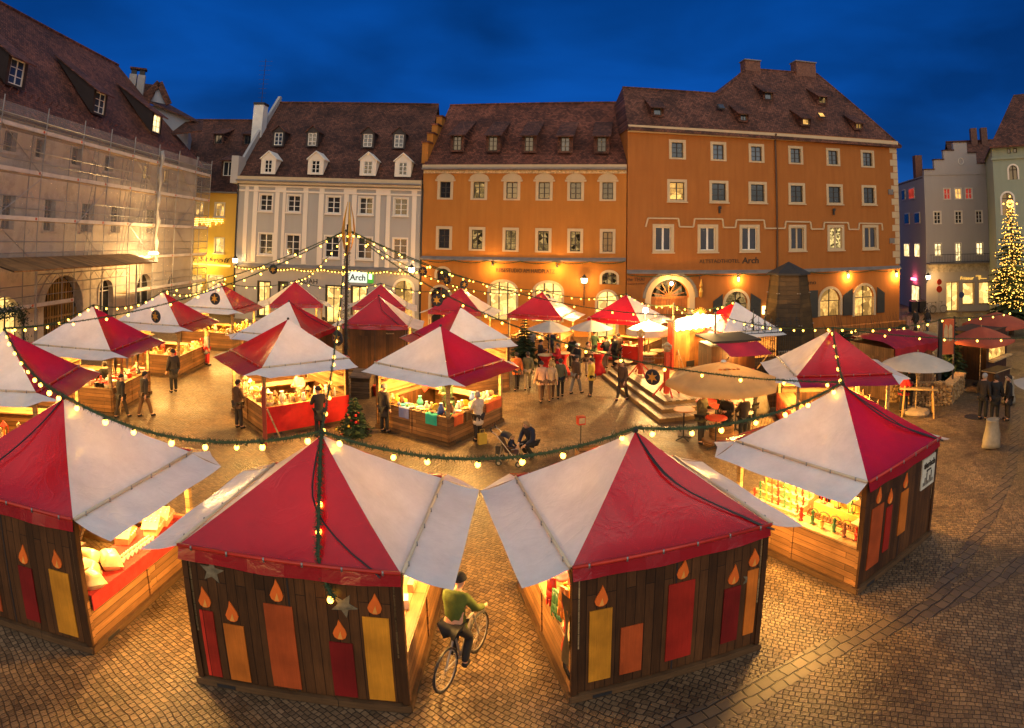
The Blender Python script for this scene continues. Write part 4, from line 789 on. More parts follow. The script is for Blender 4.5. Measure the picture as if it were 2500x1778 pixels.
GR = plaster('pale_green_render', (.27, .33, .27), .2)
B = Bld('green_church', 'tall pale green church front with steep dark roof behind the christmas tree', 50.0, .62, 7.0)
for q in ((4.88, 5.17, 13.12, 13.56), (5.32, 5.66, 13.14, 13.58)): B.window(*q, GLASS, sur=.03, frame=GR, rows=1, cols=1, sill=False)
B.arch(4.9, 5.55, 11.1, 12.2, GLASS, GR, frame=WHITEP, band=.12, cols=2, rows=1); B.arch(4.25, 5.1, 8.4, 10.1, GLASS, GR, frame=WHITEP, band=.14, cols=2, rows=1)
B.wall(3.7, 16.0, 13.9, 10.0, GR)
mb = B.mb(); mb.box(3.6, 16, -.14, -.001, 12.7, 12.86); mb.build('string_course', GR, B.p)
B.slab('roof', [(3.5, -.5, 13.7), (16, -.5, 13.7), (16, 4.5, 18.9), (6.3, 4.5, 18.7)], DARKTILE); B.slab('roof', [(3.5, 10.4, 13.7), (3.5, -.5, 13.7), (6.3, 4.5, 18.7)], DARKTILE)
BH = Bld('brown_roofed_house', 'distant house with plain brown roof and two chimneys behind the stepped gable', 62.0, .45, 14.5)
BH.wall(11.5, 17.5, 13.5, 9.0, GH); roof(BH, 11.5, 17.5, 13.5, 8.0, .85, BROWNTILE)
for u in (14.5, 15.6): BH.box('chimney', u - .33, u + .33, 3.4, 4.2, 15.5, 18.2, m=MATS['chimney_brick'])
# ------------------------------------------------------------------ market stalls
RED = canvas('red_tarpaulin', (.34, .006, .014), .08, (.7, .01, .01)); WHITE = canvas('white_tarpaulin', (.86, .83, .77), .1, (.8, .55, .26))
TRIM_R = mat('red_trim', (.5, .03, .015), .35); TRIM_W = mat('cream_trim', (.62, .5, .34), .4)
CREAMY = mat('cream_board', (.5, .36, .18), .6, .3, 4.0)
TUBE = emit('fluorescent_tube', (1, .74, .34), 16.0, sample=False)
W2 = 1.6; HC = 1.63; ZE = 2.35; ZA = 3.64; FL = .68
CORN = [(-1, -1), (1, -1), (1, 1), (-1, 1)]
def edge_frame(k):
    """local frame of edge k: origin at its middle, x along it (seen from outside left to right), y inward"""
    return Matrix.Rotation(k * pi / 2, 4, 'Z')
def xf(me_mb, M):
    me_mb.v = [tuple(M @ Vector(p)) for p in me_mb.v]; return me_mb
def roof_panel(k, white, seed):
    n = 12; vs = []; fs = []; idx = {}
    for i in range(n + 1):
        for j in range(n + 1 - i):
            # barycentric: apex weight i/n
            a = i / n; b = j / n; c = 1 - a - b
            x = (-c + b) * HC; y = -HC * (1 - a); z = ZE * (1 - a) + ZA * a
            sag = .10 * (27 * a * b * c if min(a, b, c) > 0 else 0) + .05 * a * (1 - a)
            wr = mnoise.noise(Vector((x * 2.1 + seed, z * 2.3, seed * 1.7))) * .034 * (1 if min(a, b, c) > 0 else 0)
            idx[(i, j)] = len(vs); vs.append((x, y, z - sag + wr))
    for i in range(n):
        for j in range(n - i):
            fs.append((idx[(i, j)], idx[(i, j + 1)], idx[(i + 1, j)]))
            if (i + 1, j + 1) in idx: fs.append((idx[(i, j + 1)], idx[(i + 1, j + 1)], idx[(i + 1, j)]))
    mb = MB(); mb.add(vs, fs); return xf(mb, edge_frame(k))
def candle(par, x, z0, z1, w, m, y, flame=True):
    mb = MB(); mb.box(x - w / 2, x + w / 2, y - .018, y - .002, z0, z1); c = mb.build('painted_candle', m, par)
    if flame:
        f1, f2 = RND.uniform(.9, 1.08), RND.uniform(-.025, .03); z1 += .015; pts = [(x + f2, z1 + .375 * f1), (x + .044 + f2 * .5, z1 + .288 * f1), (x + .085, z1 + .206), (x + .100, z1 + .138), (x + .077, z1 + .075), (x + .027, z1 + .044), (x - .027, z1 + .044), (x - .077, z1 + .075), (x - .100, z1 + .138), (x - .075, z1 + .206), (x - .027 + f2 * .5, z1 + .288 * f1)]
        mb = MB(); mb.prism(pts[::-1], y - .018, y - .002); q = [(x + .013, z1 + .188), (x + .035, z1 + .062), (x - .033, z1 + .062)]; mb.prism(q[::-1], y - .024, y - .0185, 1)
        mb.build('painted_flame', [mat('flame_orange', (.78, .15, .015), .7, .15), mat('flame_core', (.8, .34, .06), .7)], par)
CP = {c: wood('candle_' + c, v, 'v', 3.0, .5, .35, (1.1, 1.5)) for c, v in dict(yellow=(.66, .27, .02), orange=(.62, .17, .02), vermilion=(.48, .085, .018), red=(.36, .02, .01), crimson=(.2, .008, .008)).items()}
PROTO = {}
def stall_base():
    """meshes shared by all stalls, one per side and kind"""
    P = PROTO
    for k in range(4):
        M = edge_frame(k)
        mb = MB(); mb.box(-1.6, 1.6, -1.6, -1.545, .14, 2.32); mb.box(-1.62, -1.53, -1.625, -1.52, .12, 2.3, 1); mb.box(1.53, 1.62, -1.625, -1.52, .12, 2.3, 1); mb.box(-.012, .012, -1.606, -1.6005, .14, 2.3, 2); P['wall', k] = xf(mb, M).mesh('wall', [BROWN_WOOD, BROWN_WOOD, IRON])
        mb = MB(); mb.box(-1.64, 1.64, -1.66, -1.5, 0, .118); mb.box(-1.3, -1.0, -1.665, -1.6605, .02, .08, 1); P['plinth', k] = xf(mb, M).mesh('plinth', [wood('plinth_wood', (.12, .065, .028), 'h', .2), IRON])
        mb = MB(); mb.box(-1.58, 1.58, -1.6, -1.55, .12, .93); mb.box(-1.58, -.0, -1.615, -1.6005, .2, .26) if False else None
        for x in (-1.55, 0, 1.55): mb.box(x - .03, x + .03, -1.625, -1.6005, .14, .92)
        P['counter_front', k] = xf(mb, M).mesh('counter_front', WARM_WOOD)
        mb = MB(); mb.box(-1.52, 1.52, -1.62, -1.02, .932, .97); P['counter_top', k] = xf(mb, M).mesh('counter_top', wood('counter_wood', (.30, .17, .07), 'd', .2))
        mb = MB(); mb.box(1.5, 1.6, -1.6, -1.5, .94, 2.33); mb.bar((1.5, -1.57, 1.95), (1.2, -1.57, 2.3), .05); mb.bar((1.57, -1.5, 1.95), (1.57, -1.2, 2.3), .05); P['post', k] = xf(mb, M).mesh('post', PALE_WOOD)
        mb = MB(); mb.box(-1.5, 1.5, -1.58, -1.52, 2.2, 2.32); P['beam', k] = xf(mb, M).mesh('beam', PALE_WOOD)
        mb = MB(); n = 12
        for i in range(n):
            x0, x1 = -HC + 2 * HC * i / n, -HC + 2 * HC * (i + 1) / n; w = lambda x: .02 * sin(x * 5) ; d = lambda x: .19 + .03 * sin((x + HC) / (2 * HC) * pi) 
            mb.add([(x0, -HC - .012, ZE + .005), (x1, -HC - .012, ZE + .005), (x1, -HC - .05 + w(x1), ZE - d(x1)), (x0, -HC - .05 + w(x0), ZE - d(x0))], [(3, 2, 1, 0)])
        P['valance', k] = xf(mb, M)
        mb = MB(); n = 10
        rows = []
        for j in range(5):
            t = j / 4; y = -HC - .015 - FL * t; z = ZE - .01 - .2 * t - .03 * sin(pi * t); rows.append([(-HC + 2 * HC * i / n, y, z + .012 * sin(i * 1.3) * t) for i in range(n + 1)])
        flat = [p for r in rows for p in r]; mb.add(flat, [(j * (n + 1) + i, (j + 1) * (n + 1) + i, (j + 1) * (n + 1) + i + 1, j * (n + 1) + i + 1) for j in range(4) for i in range(n)]); P['flap', k] = xf(mb, M)
        mb = MB(); a = (HC, -HC, ZE - .01); b = (HC, -HC - .015 - FL, ZE - .212); c = (HC + .015 + FL, -HC, ZE - .212); m_ = (HC + .3, -HC - .3, ZE - .15); mb.add([a, b, m_, c], [(0, 1, 2), (0, 2, 3)]); P['corner', k] = xf(mb, M)
        mb = MB(); mb.tube([(-HC, -HC - .03, ZE + .015), (HC, -HC - .03, ZE + .015)], .028, 6)
        for i in range(6): x = -1.4 + i * .56; mb.box(x - .012, x + .012, -HC - .066, -HC - .05, ZE - .02, ZE + .05, 1)
        P['rope', k] = xf(mb, M)
        mb = MB(); mb.box(-1.45, 1.45, -1.535, -1.24, 1.3, 1.33); mb.box(-1.45, 1.45, -1.535, -1.24, 1.72, 1.75); mb.box(-1.45, 1.45, -1.54, -1.52, .98, 2.2); P['shelves', k] = xf(mb, M).mesh('shelf', wood('shelf_wood', (.30, .18, .08), 'h', .3))
    PM = {}
    for k in range(4):
        wh = k % 2
        for v in range(3): P['roof', k, v] = roof_panel(k, wh, 3.1 * k + 7.7 * v).mesh('white_roof' if wh else 'red_roof', WHITE if wh else RED, True)
        for key in ('valance', 'flap'): P[key, k] = P[key, k].mesh(key, WHITE if wh else RED, True)
        P['corner', k] = P['corner', k].mesh('corner_gusset', WHITE, True); P['rope', k] = P['rope', k].mesh('eave_band', [TRIM_W if wh else TRIM_R, STEEL], True)
stall_base()
STALLS = {}
mb = MB(); mb.ball((0, 0, -.03), .05, 8, 5); mb.lathe([(.03, .01), (.05, .06)], 8, (0, 0, 0), 1); SPOTL = mb.mesh('spot_lamp', [emit('spot_lamp_glow', (1, .62, .2), 14.0, sample=False), IRON], True)
def stall(sid, x, y, rz, edges, label, power=200, v=0, name='market_stall', cat='stall', group='red and white market stalls'):
    t = thing(name, label, cat, (x, y, 0), rz, group); P = PROTO
    for k, e in enumerate(edges):
        link('red_roof_panel' if k % 2 == 0 else 'white_roof_panel', P['roof', k, v], t); link('plinth', P['plinth', k], t)
        link('eave_band', P['rope', k], t); link('post', P['post', k], t)
        if e == 'c': link('board_wall', P['wall', k], t); link('valance', P['valance', k], t); link('shelf', P['shelves', k], t)
        else:
            link('counter_front', P['counter_front', k], t); link('counter_top', P['counter_top', k], t); link('beam', P['beam', k], t)
            link('awning_flap' if e == 'f' else 'valance', P['flap' if e == 'f' else 'valance', k], t)
        if e == 'f' and edges[(k + 1) % 4] == 'f': link('corner_gusset', P['corner', k], t)
    mb = MB(); mb.tube([(-.6, -.1, 2.28), (.6, -.1, 2.28)], .022, 6); mb.tube([(-.1, .2, 2.28), (-.1, 1.1, 2.28)], .022, 6); mb.build('tube_lamp', TUBE, t)
    no = sum(e != 'c' for e in edges)
    lamp('stall_light', t, (0, .05, 2.0), power * .3, (1, .51, .115), .25)
    for k, e in enumerate(edges):
        if e == 'f':
            for x in (-.75, .0, .75): link('spot_lamp', SPOTL, t, edge_frame(k) @ Vector((x, -1.3, 2.24)))
        if e != 'c': lamp('counter_light', t, edge_frame(k) @ Vector((0, -1.3, 2.17)), power * 4.3 / no, (1, .51, .115), .15, (165, .25, (0, 0, 0)))
    mb = MB(); mb.ball((0, 0, ZA + .02), .05, 8, 5); mb.build('apex_knob', IRON, t)
    STALLS[sid] = t; return t
def cable(t, pts):
    mb = MB(); mb.tube(pts, .014, 5); return mb.build('cable', IRON, t)
def on_roof(k, s, a, h=.02):
    """point on roof panel k: s in -1..1 along the eave, a = 0 eave .. 1 apex"""
    p = Vector((s * HC * (1 - a), -HC * (1 - a), ZE * (1 - a) + ZA * a + h - .05 * a * (1 - a))); return tuple(edge_frame(k) @ p)
R90 = pi / 2
s1 = stall('1', -9.19, 8.28, 1.62 - R90, 'cfff', 'near market stall at the left edge whose counter holds glowing salt cushions on red velvet', 260, 0)
s2 = stall('2', -4.01, 8.52, .06, 'cfff', 'near market stall with two pale stars on its wall, garland down its red roof', 260, 1)
s3 = stall('3', .97, 9.46, .33, 'cfff', 'near market stall selling knitted gloves, with two black cables over its red roof', 220, 2)
s4 = stall('4', 5.8, 11.91, .58, 'cfff', 'near right market stall with figurines on steps and a poster on its side wall', 300, 0)
s0 = stall('0', -16.09, 12.33, 2.03 + pi, 'cfff', 'market stall cut by the left edge of the photo behind the salt cushion stall', 240, 1)
s5 = stall('5', -18.29, 18.01, 1.84 + pi, 'cfff', 'market stall hung with scarves before the slatted gate, stepladder at its corner', 240, 2)
s6 = stall('6', -19.81, 24.04, 1.79 + pi, 'cfff', 'market stall with lit jewellery and a man in a dark coat standing at its corner', 260, 0)
s9 = stall('9', -20.97, 30.51, 1.72 + pi, 'cfff', 'market stall full of yellow wreaths at the mouth of the lane by the yellow house', 240, 1)
s7 = stall('7', -10.52, 19.61, .9 + R90, 'cfff', 'market stall with a bright red counter cloth and a bower of flowers inside', 300, 2)
s8 = stall('8', -4.89, 20.24, 1.13 + pi, 'cfff', 'pottery market stall with yellow, lilac and turquoise cloths hung over its counter', 320, 0)
s10 = stall('10', -18.04, 34.51, .55, 'vfff', 'far market stall with red front roof before the lit grey house doors', 200, 1)
s11 = stall('11', -13.14, 24.58, 1.59, 'cfff', 'market stall with stained white roof directly behind the red cloth stall', 160, 2)
s12 = stall('12', -10.34, 29.03, .23, 'cfff', 'market stall showing its closed brown plank wall under a red roof, behind the pottery stall', 160, 0)
s13 = stall('13', -12.65, 35.9, .27, 'vfff', 'far market stall whose red roof peeps over the plank walled stall', 180, 1)
s14 = stall('14', -7.3, 35.6, -.04, 'vfff', 'far market stall with red front roof below the arched door of the orange house', 200, 2)
s15 = stall('15', -5.31, 25.8, .67 + R90, 'cfff', 'market stall with a plain white roof side behind the pottery stall', 240, 0)
s16 = stall('16', -2.19, 34.9, -.23, 'vfff', 'far market stall hung with wooden goods below the lit shop windows, fir tree before it', 260, 1)
s17 = stall('17', 2.76, 33.43, -.53, 'vfff', 'far market stall glowing red inside with a red drinks counter', 260, 2)
s18 = stall('18', 8.06, 29.24, .27 + R90, 'cfff', 'market stall with red and blue-white roof behind the wrought iron grille', 120, 0)
s19 = stall('19', 8.99, 19.44, -.15 + pi, 'cfff', 'market stall with garland running down its red roof and shelves of jars, on the right', 300, 1)
# painted candles on the back walls of the four near stalls
def wallx(f): return -1.6 + 3.2 * f
Y0 = -1.6
for f, w, z0, z1, c in ((.085, .22, .17, 1.32, 'red'), (.215, .32, .17, 1.16, 'orange'), (.445, .43, .19, 1.62, 'vermilion'), (.72, .34, .17, 1.12, 'crimson'), (.885, .37, .17, 1.6, 'yellow')): candle(s2, wallx(f), z0, z1, w, CP[c], Y0)
for f, w, z0, z1, c, fl in ((.13, .34, .3, 1.56, 'yellow', 1), (.283, .35, .3, 1.16, 'vermilion', 0), (.53, .44, .33, 1.72, 'red', 1), (.815, .3, .35, 1.38, 'crimson', 1), (.93, .2, .38, 1.6, 'orange', 1)): candle(s3, wallx(f), z0, z1, w, CP[c], Y0, fl)
for f, w, z0, z1, c in ((.16, .46, .38, 1.68, 'vermilion'), (.315, .24, .52, 1.5, 'red'), (.52, .34, .65, 1.62, 'orange')): candle(s4, wallx(f), z0, z1, w, CP[c], Y0)
for f, w, z0, z1, c in ((.86, .4, .22, 1.36, 'yellow'), (.63, .3, .28, 1.26, 'crimson'), (.33, .5, .25, 1.72, 'vermilion')): candle(s1, wallx(f), z0, z1, w, CP[c], Y0)
def star_pts(cx, cz, r, r2, n=5, a0=.3):
    return [(cx + (r if i % 2 == 0 else r2) * sin(a0 + pi * i / n), cz + (r if i % 2 == 0 else r2) * cos(a0 + pi * i / n)) for i in range(2 * n)]
for f, z, a0 in ((.14, 2.0, .1), (.75, 1.75, .5)):
    mb = MB(); mb.prism(star_pts(wallx(f), z, .2, .085, 5, a0)[::-1], Y0 - .012, Y0 - .001); mb.build('faded_star', mat('faded_paint', (.17, .14, .085), .7, .5, 9.0), s2)
mb = MB(); mb.prism(star_pts(wallx(.905), 1.45, .12, .05)[::-1], Y0 - .012, Y0 - .001); mb.build('faded_star', MATS['faded_paint'], s3)
text(s2, '3', wallx(.27), wallx(.285), 2.08, IRON, y=Y0 - .004, ht=.08); text(s2, '3', wallx(.345), wallx(.36), 2.06, IRON, y=Y0 - .004, ht=.08)
mb = MB(); mb.box(wallx(.76), wallx(.97), Y0 - .03, Y0 - .004, 1.35, 2.05); po = mb.build('poster', mat('poster_paper', (.58, .55, .44), .6, .2, 5.0), s4)
text(po, 'tierisch', wallx(.78), wallx(.955), 1.82, LETTER, y=Y0 - .034, ht=.15, bold=.01); text(po, 'gerne', wallx(.83), wallx(.9), 1.72, LETTER, y=Y0 - .034, ht=.05)
mb = MB()
for i in range(7): mb.box(wallx(.785 + i * .024), wallx(.8 + i * .024), Y0 - .033, Y0 - .0301, 1.42, 1.5 + .1 * ((i * 7) % 3))
mb.build('poster_figures', LETTER, po)
for t, k, s0_, a0_ in ((s3, 0, -.0, 0), (s3, 0, .05, .02), (s4, 0, .1, 0), (s4, 0, .3, .05)):
    cable(t, [on_roof(k, s0_ + (.88 - s0_) * (1 - a / 10) + .05 * sin(a * .8 + s0_ * 9), a / 10 * .97 + .01) for a in range(10, -1, -1)] + [on_roof(k, .95, -.06)])
cable(s2, [on_roof(0, .04 + .72 * (1 - a / 10) ** 2.2 + .02 * sin(a), a / 10 * .97) for a in range(10, -1, -1)] + [on_roof(0, .8, -.05)])
cable(s1, [on_roof(0, -.1 - .45 * (1 - a / 10), a / 10 * .97) for a in range(10, 0, -1)]); cable(s11, [on_roof(0, .15, .95), on_roof(0, .3, .5), on_roof(0, .6, 0)]); cable(s12, [on_roof(0, .1, .95), on_roof(0, .3, .5), on_roof(0, .75, 0)])
text(s12, 'Handwerk', .55, .95, 1.93, CREAMY, y=Y0 - .005, ht=.07)

# ------------------------------------------------------------------ wares
def at_edge(t, k, s, d, z):
    """world point on the counter of edge k: s along it in metres, d metres in from its outside, z height"""
    p = edge_frame(k) @ Vector((s, -1.6 + d, z)); return t.matrix_basis @ p
WARE = {}
def ware(kind):
    if kind in WARE: return WARE[kind]
    mb = MB()
    if kind == 'mug': mb.lathe([(.04, 0), (.045, .02), (.045, .1), (.038, .1), (.036, .03)], 10); mb.tube([(.045, 0, .08), (.075, 0, .07), (.075, 0, .035), (.045, 0, .025)], .008, 5)
    elif kind == 'bowl': mb.lathe([(.04, 0), (.05, .01), (.11, .07), (.105, .07), (.04, .02)], 12)
    elif kind == 'vase': mb.lathe([(.05, 0), (.085, .07), (.09, .13), (.05, .21), (.035, .25), (.055, .29), (.045, .29)], 12)
    elif kind == 'plate': mb.lathe([(.05, 0), (.13, .02), (.14, .025), (.05, .012)], 14); mb.v = [(x, z * .4 - y * .2, .14 + y * .97) for x, y, z in mb.v]
    elif kind == 'figurine': mb.lathe([(.05, 0), (.055, .015), (.03, .03), (.045, .1), (.05, .15), (.02, .19), (.036, .225), (.03, .26), (.05, .265), (.002, .33)], 9); mb.bar((.03, 0, .16), (.09, .02, .12), .02); mb.bar((-.03, 0, .16), (-.09, .02, .2), .02)
    elif kind == 'candle_arch':
        mb.box(-.16, .16, -.03, .03, 0, .03)
        for i in range(12): a0, a1 = pi * i / 12, pi * (i + 1) / 12; mb.bar((.15 * cos(a0), 0, .03 + .17 * sin(a0)), (.15 * cos(a1), 0, .03 + .17 * sin(a1)), .02)
        for i in range(5): a = pi * (i + .5) / 5; mb.lathe([(.008, 0), (.008, .05), (.001, .07)], 6, (.15 * cos(a), 0, .03 + .17 * sin(a)), 1)
        mb.bar((-.06, 0, .03), (-.06, 0, .13), .03); mb.bar((.05, 0, .03), (.05, 0, .11), .03)
    elif kind == 'lantern': mb.box(-.07, .07, -.07, .07, 0, .02); mb.lathe([(.095, .24), (.03, .32), (.012, .34)], 4, (0, 0, 0)); [mb.bar((sx * .06, sy * .06, .02), (sx * .06, sy * .06, .24), .014) for sx in (-1, 1) for sy in (-1, 1)]; mb.lathe([(.03, .02), (.03, .13), (.008, .17)], 8, (0, 0, 0), 1)
    elif kind == 'cushion':
        n = 10; vs = []
        for j in range(n + 1):
            for i in range(n + 1):
                u, v_ = -1 + 2 * i / n, -1 + 2 * j / n; h = .15 * (1 - abs(u) ** 4) * (1 - abs(v_) ** 4); vs.append((u * .26, v_ * .17, .1 + h))
        m_ = len(vs); vs += [(x, y, .2 - z) for x, y, z in vs[:m_]]; q = n + 1
        fs = [(j * q + i, j * q + i + 1, (j + 1) * q + i + 1, (j + 1) * q + i) for j in range(n) for i in range(n)]; fs += [tuple(m_ + a for a in f[::-1]) for f in fs]
        mb.add(vs, fs)
        for i in range(7): mb.ball((-.16 + .055 * i, .05 * sin(i * 2.1), .185 - .05 * abs(-.16 + .055 * i)), .018, 6, 4, 1, .5)
    elif kind == 'bread_house': mb.box(-.2, .2, -.13, .13, 0, .16); mb.prism([(-.24, .15), (.24, .15), (.0, .33)], -.16, .16, 0); [mb.ball((-.12 + .08 * i, -.168, .17), .02, 6, 4, 1) for i in range(4)]; [mb.ball((x, y, .2 + .13 * (1 - abs(x) / .24)), .018, 6, 4, 1) for x in (-.12, -.06, .06, .12) for y in (-.1, 0, .1)]
    elif kind == 'glove':
        mb.lathe([(.045, 0), (.05, .1), (.055, .14)], 8, (0, 0, 0), 0, 1, .4); mb.lathe([(.055, .13), (.06, .19), (.055, .23)], 8, (0, 0, 0), 0, 1, .35)
        for i, (x, l) in enumerate(((-.042, .07), (-.014, .095), (.014, .09), (.042, .065))): mb.tube([(x, 0, .22), (x * 1.15, 0, .24 + l * .6), (x * 1.2, 0, .24 + l)], [.016, .015, .008], 6)
        mb.tube([(.05, 0, .15), (.085, 0, .19), (.1, 0, .235)], [.02, .017, .009], 6)
    elif kind == 'knit_cap': mb.lathe([(.11, 0), (.118, .02), (.115, .06), (.11, .065), (.105, .13), (.07, .19), (.015, .215), (.035, .235), (.03, .27), (.002, .285)], 12)
    elif kind == 'scarf': mb.add([(x, .02 * sin(z * 9 + x * 20), -z) for z in [i * .11 for i in range(8)] for x in (-.09, -.03, .03, .09)], [(j * 4 + i, j * 4 + i + 1, (j + 1) * 4 + i + 1, (j + 1) * 4 + i) for j in range(7) for i in range(3)]); [mb.bar((-.09 + .02 * i, 0, -.77), (-.09 + .02 * i, 0, -.86), .006) for i in range(10)]
    elif kind == 'wreath':
        for i in range(40): a = 2 * pi * i / 40; mb.ball((.17 * cos(a) + RND.uniform(-.02, .02), RND.uniform(-.04, .0), .17 * sin(a) + RND.uniform(-.02, .02)), .045, 5, 3, i % 2)
    elif kind == 'basket': mb.lathe([(.1, 0), (.14, .12), (.15, .13), (.13, .13), (.1, .08)], 12); [mb.ball((.08 * cos(i * 1.1), .08 * sin(i * 1.1), .13), .045, 6, 4, 1) for i in range(6)]
    elif kind == 'jar': mb.lathe([(.045, 0), (.05, .01), (.05, .09), (.04, .1)], 10); mb.lathe([(.044, .101), (.044, .13)], 10, (0, 0, 0), 1)
    elif kind == 'bottle': mb.lathe([(.035, 0), (.037, .01), (.037, .17), (.014, .23), (.014, .3)], 9)
    elif kind == 'book_box': mb.box(-.1, .1, -.05, .05, 0, .16); mb.box(-.09, .09, -.056, -.0501, .04, .12, 1)
    elif kind == 'heart': mb.prism([(0.0, 0.0), (.09, .1), (.1, .15), (.06, .19), (.02, .18), (0, .15), (-.02, .18), (-.06, .19), (-.1, .15), (-.09, .1)], -.012, .012)
    WARE[kind] = mb; return mb
WM = {}
WC = dict(blue=(.05, .09, .3), green=(.05, .16, .06), yellow=(.6, .38, .04), brown=(.2, .09, .04), white=(.7, .66, .55), red=(.45, .03, .02), black=(.02, .02, .02), grey=(.25, .24, .23), orange=(.6, .2, .03), turquoise=(.05, .34, .3), cream=(.5, .36, .19), gold=(.5, .32, .07), pink=(.5, .12, .16))
def put(t, k, s, d, z, kind, col, where, group, rz=0.0, scale=1.0, second=None, extra=''):
    key = (kind, col, second)
    if key not in WM:
        a = mat('ware_' + col, WC[col], .35, .25, 8.0); b = mat('ware_' + (second or 'gold'), WC[second or 'gold'], .3, .2, 8.0)
        WM[key] = ware(kind).mesh(kind, [a, b], kind not in ('candle_arch', 'lantern', 'book_box', 'bread_house', 'heart'))
    p = at_edge(t, k, s, d, z)
    o = link(kind, WM[key], None, p, t.rotation_euler.z + k * pi / 2 + rz); o.scale = (scale,) * 3
    tag(o, f'{extra + " " if extra else ""}{col} {kind.replace("_", " ")} {where}', kind.replace('_', ' '), group); return o
CT = .972
# salt cushions and bread houses of stall 1 (edge 1 faces right)
mb = MB(); mb.box(-1.5, 1.5, -1.66, -.9, .975, .99); mb.box(-1.5, 1.5, -1.665, -1.645, .72, .975); o = xf(mb, edge_frame(1)).build('velvet_cloth', mat('red_velvet', (.33, .02, .015), .9, .4, 6.0, .5, 40), None, False, s1.location.copy(), s1.rotation_euler.z); tag(o, 'red velvet cloth spread over the counter of the near left stall', 'cloth')
for s, d, sc, rz, lb in ((-1.25, .18, 1.0, 1.2, 'nearest the left corner post'), (-1.0, .5, 1.0, 1.35, 'leaning at the near end of the shelf'), (-.62, .3, 1.05, .9, 'in the middle of the velvet'), (-.75, .68, 1.1, 1.5, 'behind the middle one')):
    o = put(s1, 1, s, d, .99, 'cushion', 'cream', 'glowing on red velvet, ' + lb, 'salt cushions on red velvet', rz, sc, 'gold'); o.rotation_euler.x = .25 if 'lean' not in lb else .9
for s, d, lb in ((.75, .35, 'with icing roof at the far end of the red velvet'), (.25, .62, 'with icing roof behind the beads on red velvet'), (1.15, .4, 'with icing roof beside the far corner post')): put(s1, 1, s, d, .99, 'bread_house', 'cream', lb, 'iced bread houses', .3, 1.0, 'white')
for i in range(16): put(s1, 1, -.45 + (i % 8) * .12, .12 + .1 * (i // 8), .99, 'heart', 'white', 'in the two rows lying on red velvet', 'white hearts on red velvet', 0, .55)
# figurines on white steps in stall 4 (edge 3 faces left front)
for j in range(4):
    mb = MB(); mb.box(-1.45, -.1, .25 + j * .2, .45 + j * .2, .972, 1.02 + j * .1); mb.v = [(x, y - 1.6, z) for x, y, z in mb.v]; o = xf(mb, edge_frame(3)).build('display_step', CREAMY, None, False, s4.location.copy(), s4.rotation_euler.z); tag(o, f'cream display step, {("lowest", "second", "third", "topmost")[j]} of the figurine stall', 'step', 'display steps of the figurine stall')
    for i in range(8): put(s4, 3, -1.35 + i * .17, .35 + j * .2, 1.022 + j * .1, 'figurine', ('red', 'green', 'gold', 'brown')[(i + j) % 4], f'on the {("lowest", "second", "third", "topmost")[j]} display step of the figurine stall', 'small figurines on display steps', i, .62, 'cream')
for i in range(6): put(s4, 3, .05 + i * .26, .2 + .04 * (i % 2), CT, 'figurine', ('red', 'green', 'gold', 'green', 'brown', 'red')[i], f'in the front row, {("first", "second", "third", "fourth", "fifth", "last")[i]} from the left, on the figurine stall counter', 'large figurines in the front row', i, .95, 'cream', 'tall')
for i in range(5): put(s4, 3, .15 + i * .28, .5, 1.1 if False else CT, 'candle_arch', 'brown', f'{("first", "second", "third", "fourth", "fifth")[i]} from left', 'candle arches in the figurine stall', 0, 1.0, 'cream', 'wooden')
mb = MB(); mb.box(.0, 1.45, .72, .9, .972, 1.2); mb.box(.3, 1.45, .9, 1.05, .972, 1.45); mb.v = [(x, y - 1.6, z) for x, y, z in mb.v]; o = xf(mb, edge_frame(3)).build('display_stand', mat('yellow_board', (.6, .36, .08), .5), None, False, s4.location.copy(), s4.rotation_euler.z); tag(o, 'yellow stepped display stand at the right end of the figurine stall', 'stand')
for i in range(4): put(s4, 3, .2 + i * .34, .8, 1.202, 'lantern', ('red', 'black', 'green', 'red')[i], f'{("first", "second", "third", "last")[i]} from the left on the yellow display stand', 'lanterns on the yellow stand', 0, .8, 'cream')
# gloves and caps of stall 3 (edge 3 faces left)
for i, (c, s, z) in enumerate((('orange', 1.25, 1.75), ('green', .85, 1.45), ('green', .7, 1.4), ('orange', 1.1, 1.7), ('red', .5, 1.5))):
    o = put(s3, 3, s, .02, z, 'glove', c, ('hanging highest at the open side of the glove stall', 'hanging lowest at the open side of the glove stall', 'hanging beside the lowest one at the glove stall', 'hanging beside the highest one at the glove stall', 'hanging nearest the back wall of the glove stall')[i], 'knitted gloves on the glove stall', .2 * i, 1.7, None, 'knitted'); o.rotation_euler.x = pi
for i in range(10): put(s3, 3, -1.3 + i * .27, .3 + .12 * (i % 3), CT, 'knit_cap', ('red', 'orange', 'yellow', 'green', 'pink')[i % 5], 'lying on the counter of the glove stall', 'knitted caps on the glove stall', i, 1.0)
o = put(s3, 3, 1.42, -.03, 1.75, 'scarf', 'black', 'hanging at the back corner of the glove stall', 'dark scarves', 0, 1.6, None, 'long dark'); o = put(s3, 3, 1.22, .02, 1.5, 'scarf', 'red', 'beside the long black one at the glove stall', 'dark scarves', .1, 1.2, None, 'short')
for i in range(12): put(s2, 1, -1.3 + i * .23, .25 + .15 * (i % 2), CT, 'book_box', ('cream', 'white', 'red')[i % 3], 'on the right counter of the near stall with pale stars', 'boxes in the candle painted stall', .2 * (i % 3), 1.0, 'cream')
for i in range(6): put(s2, 3, -1.2 + i * .45, .3, CT, 'basket', ('brown', 'cream')[i % 2], 'on the left counter of the near stall with pale stars', 'baskets in the candle painted stall', 0, 1.0, 'red')
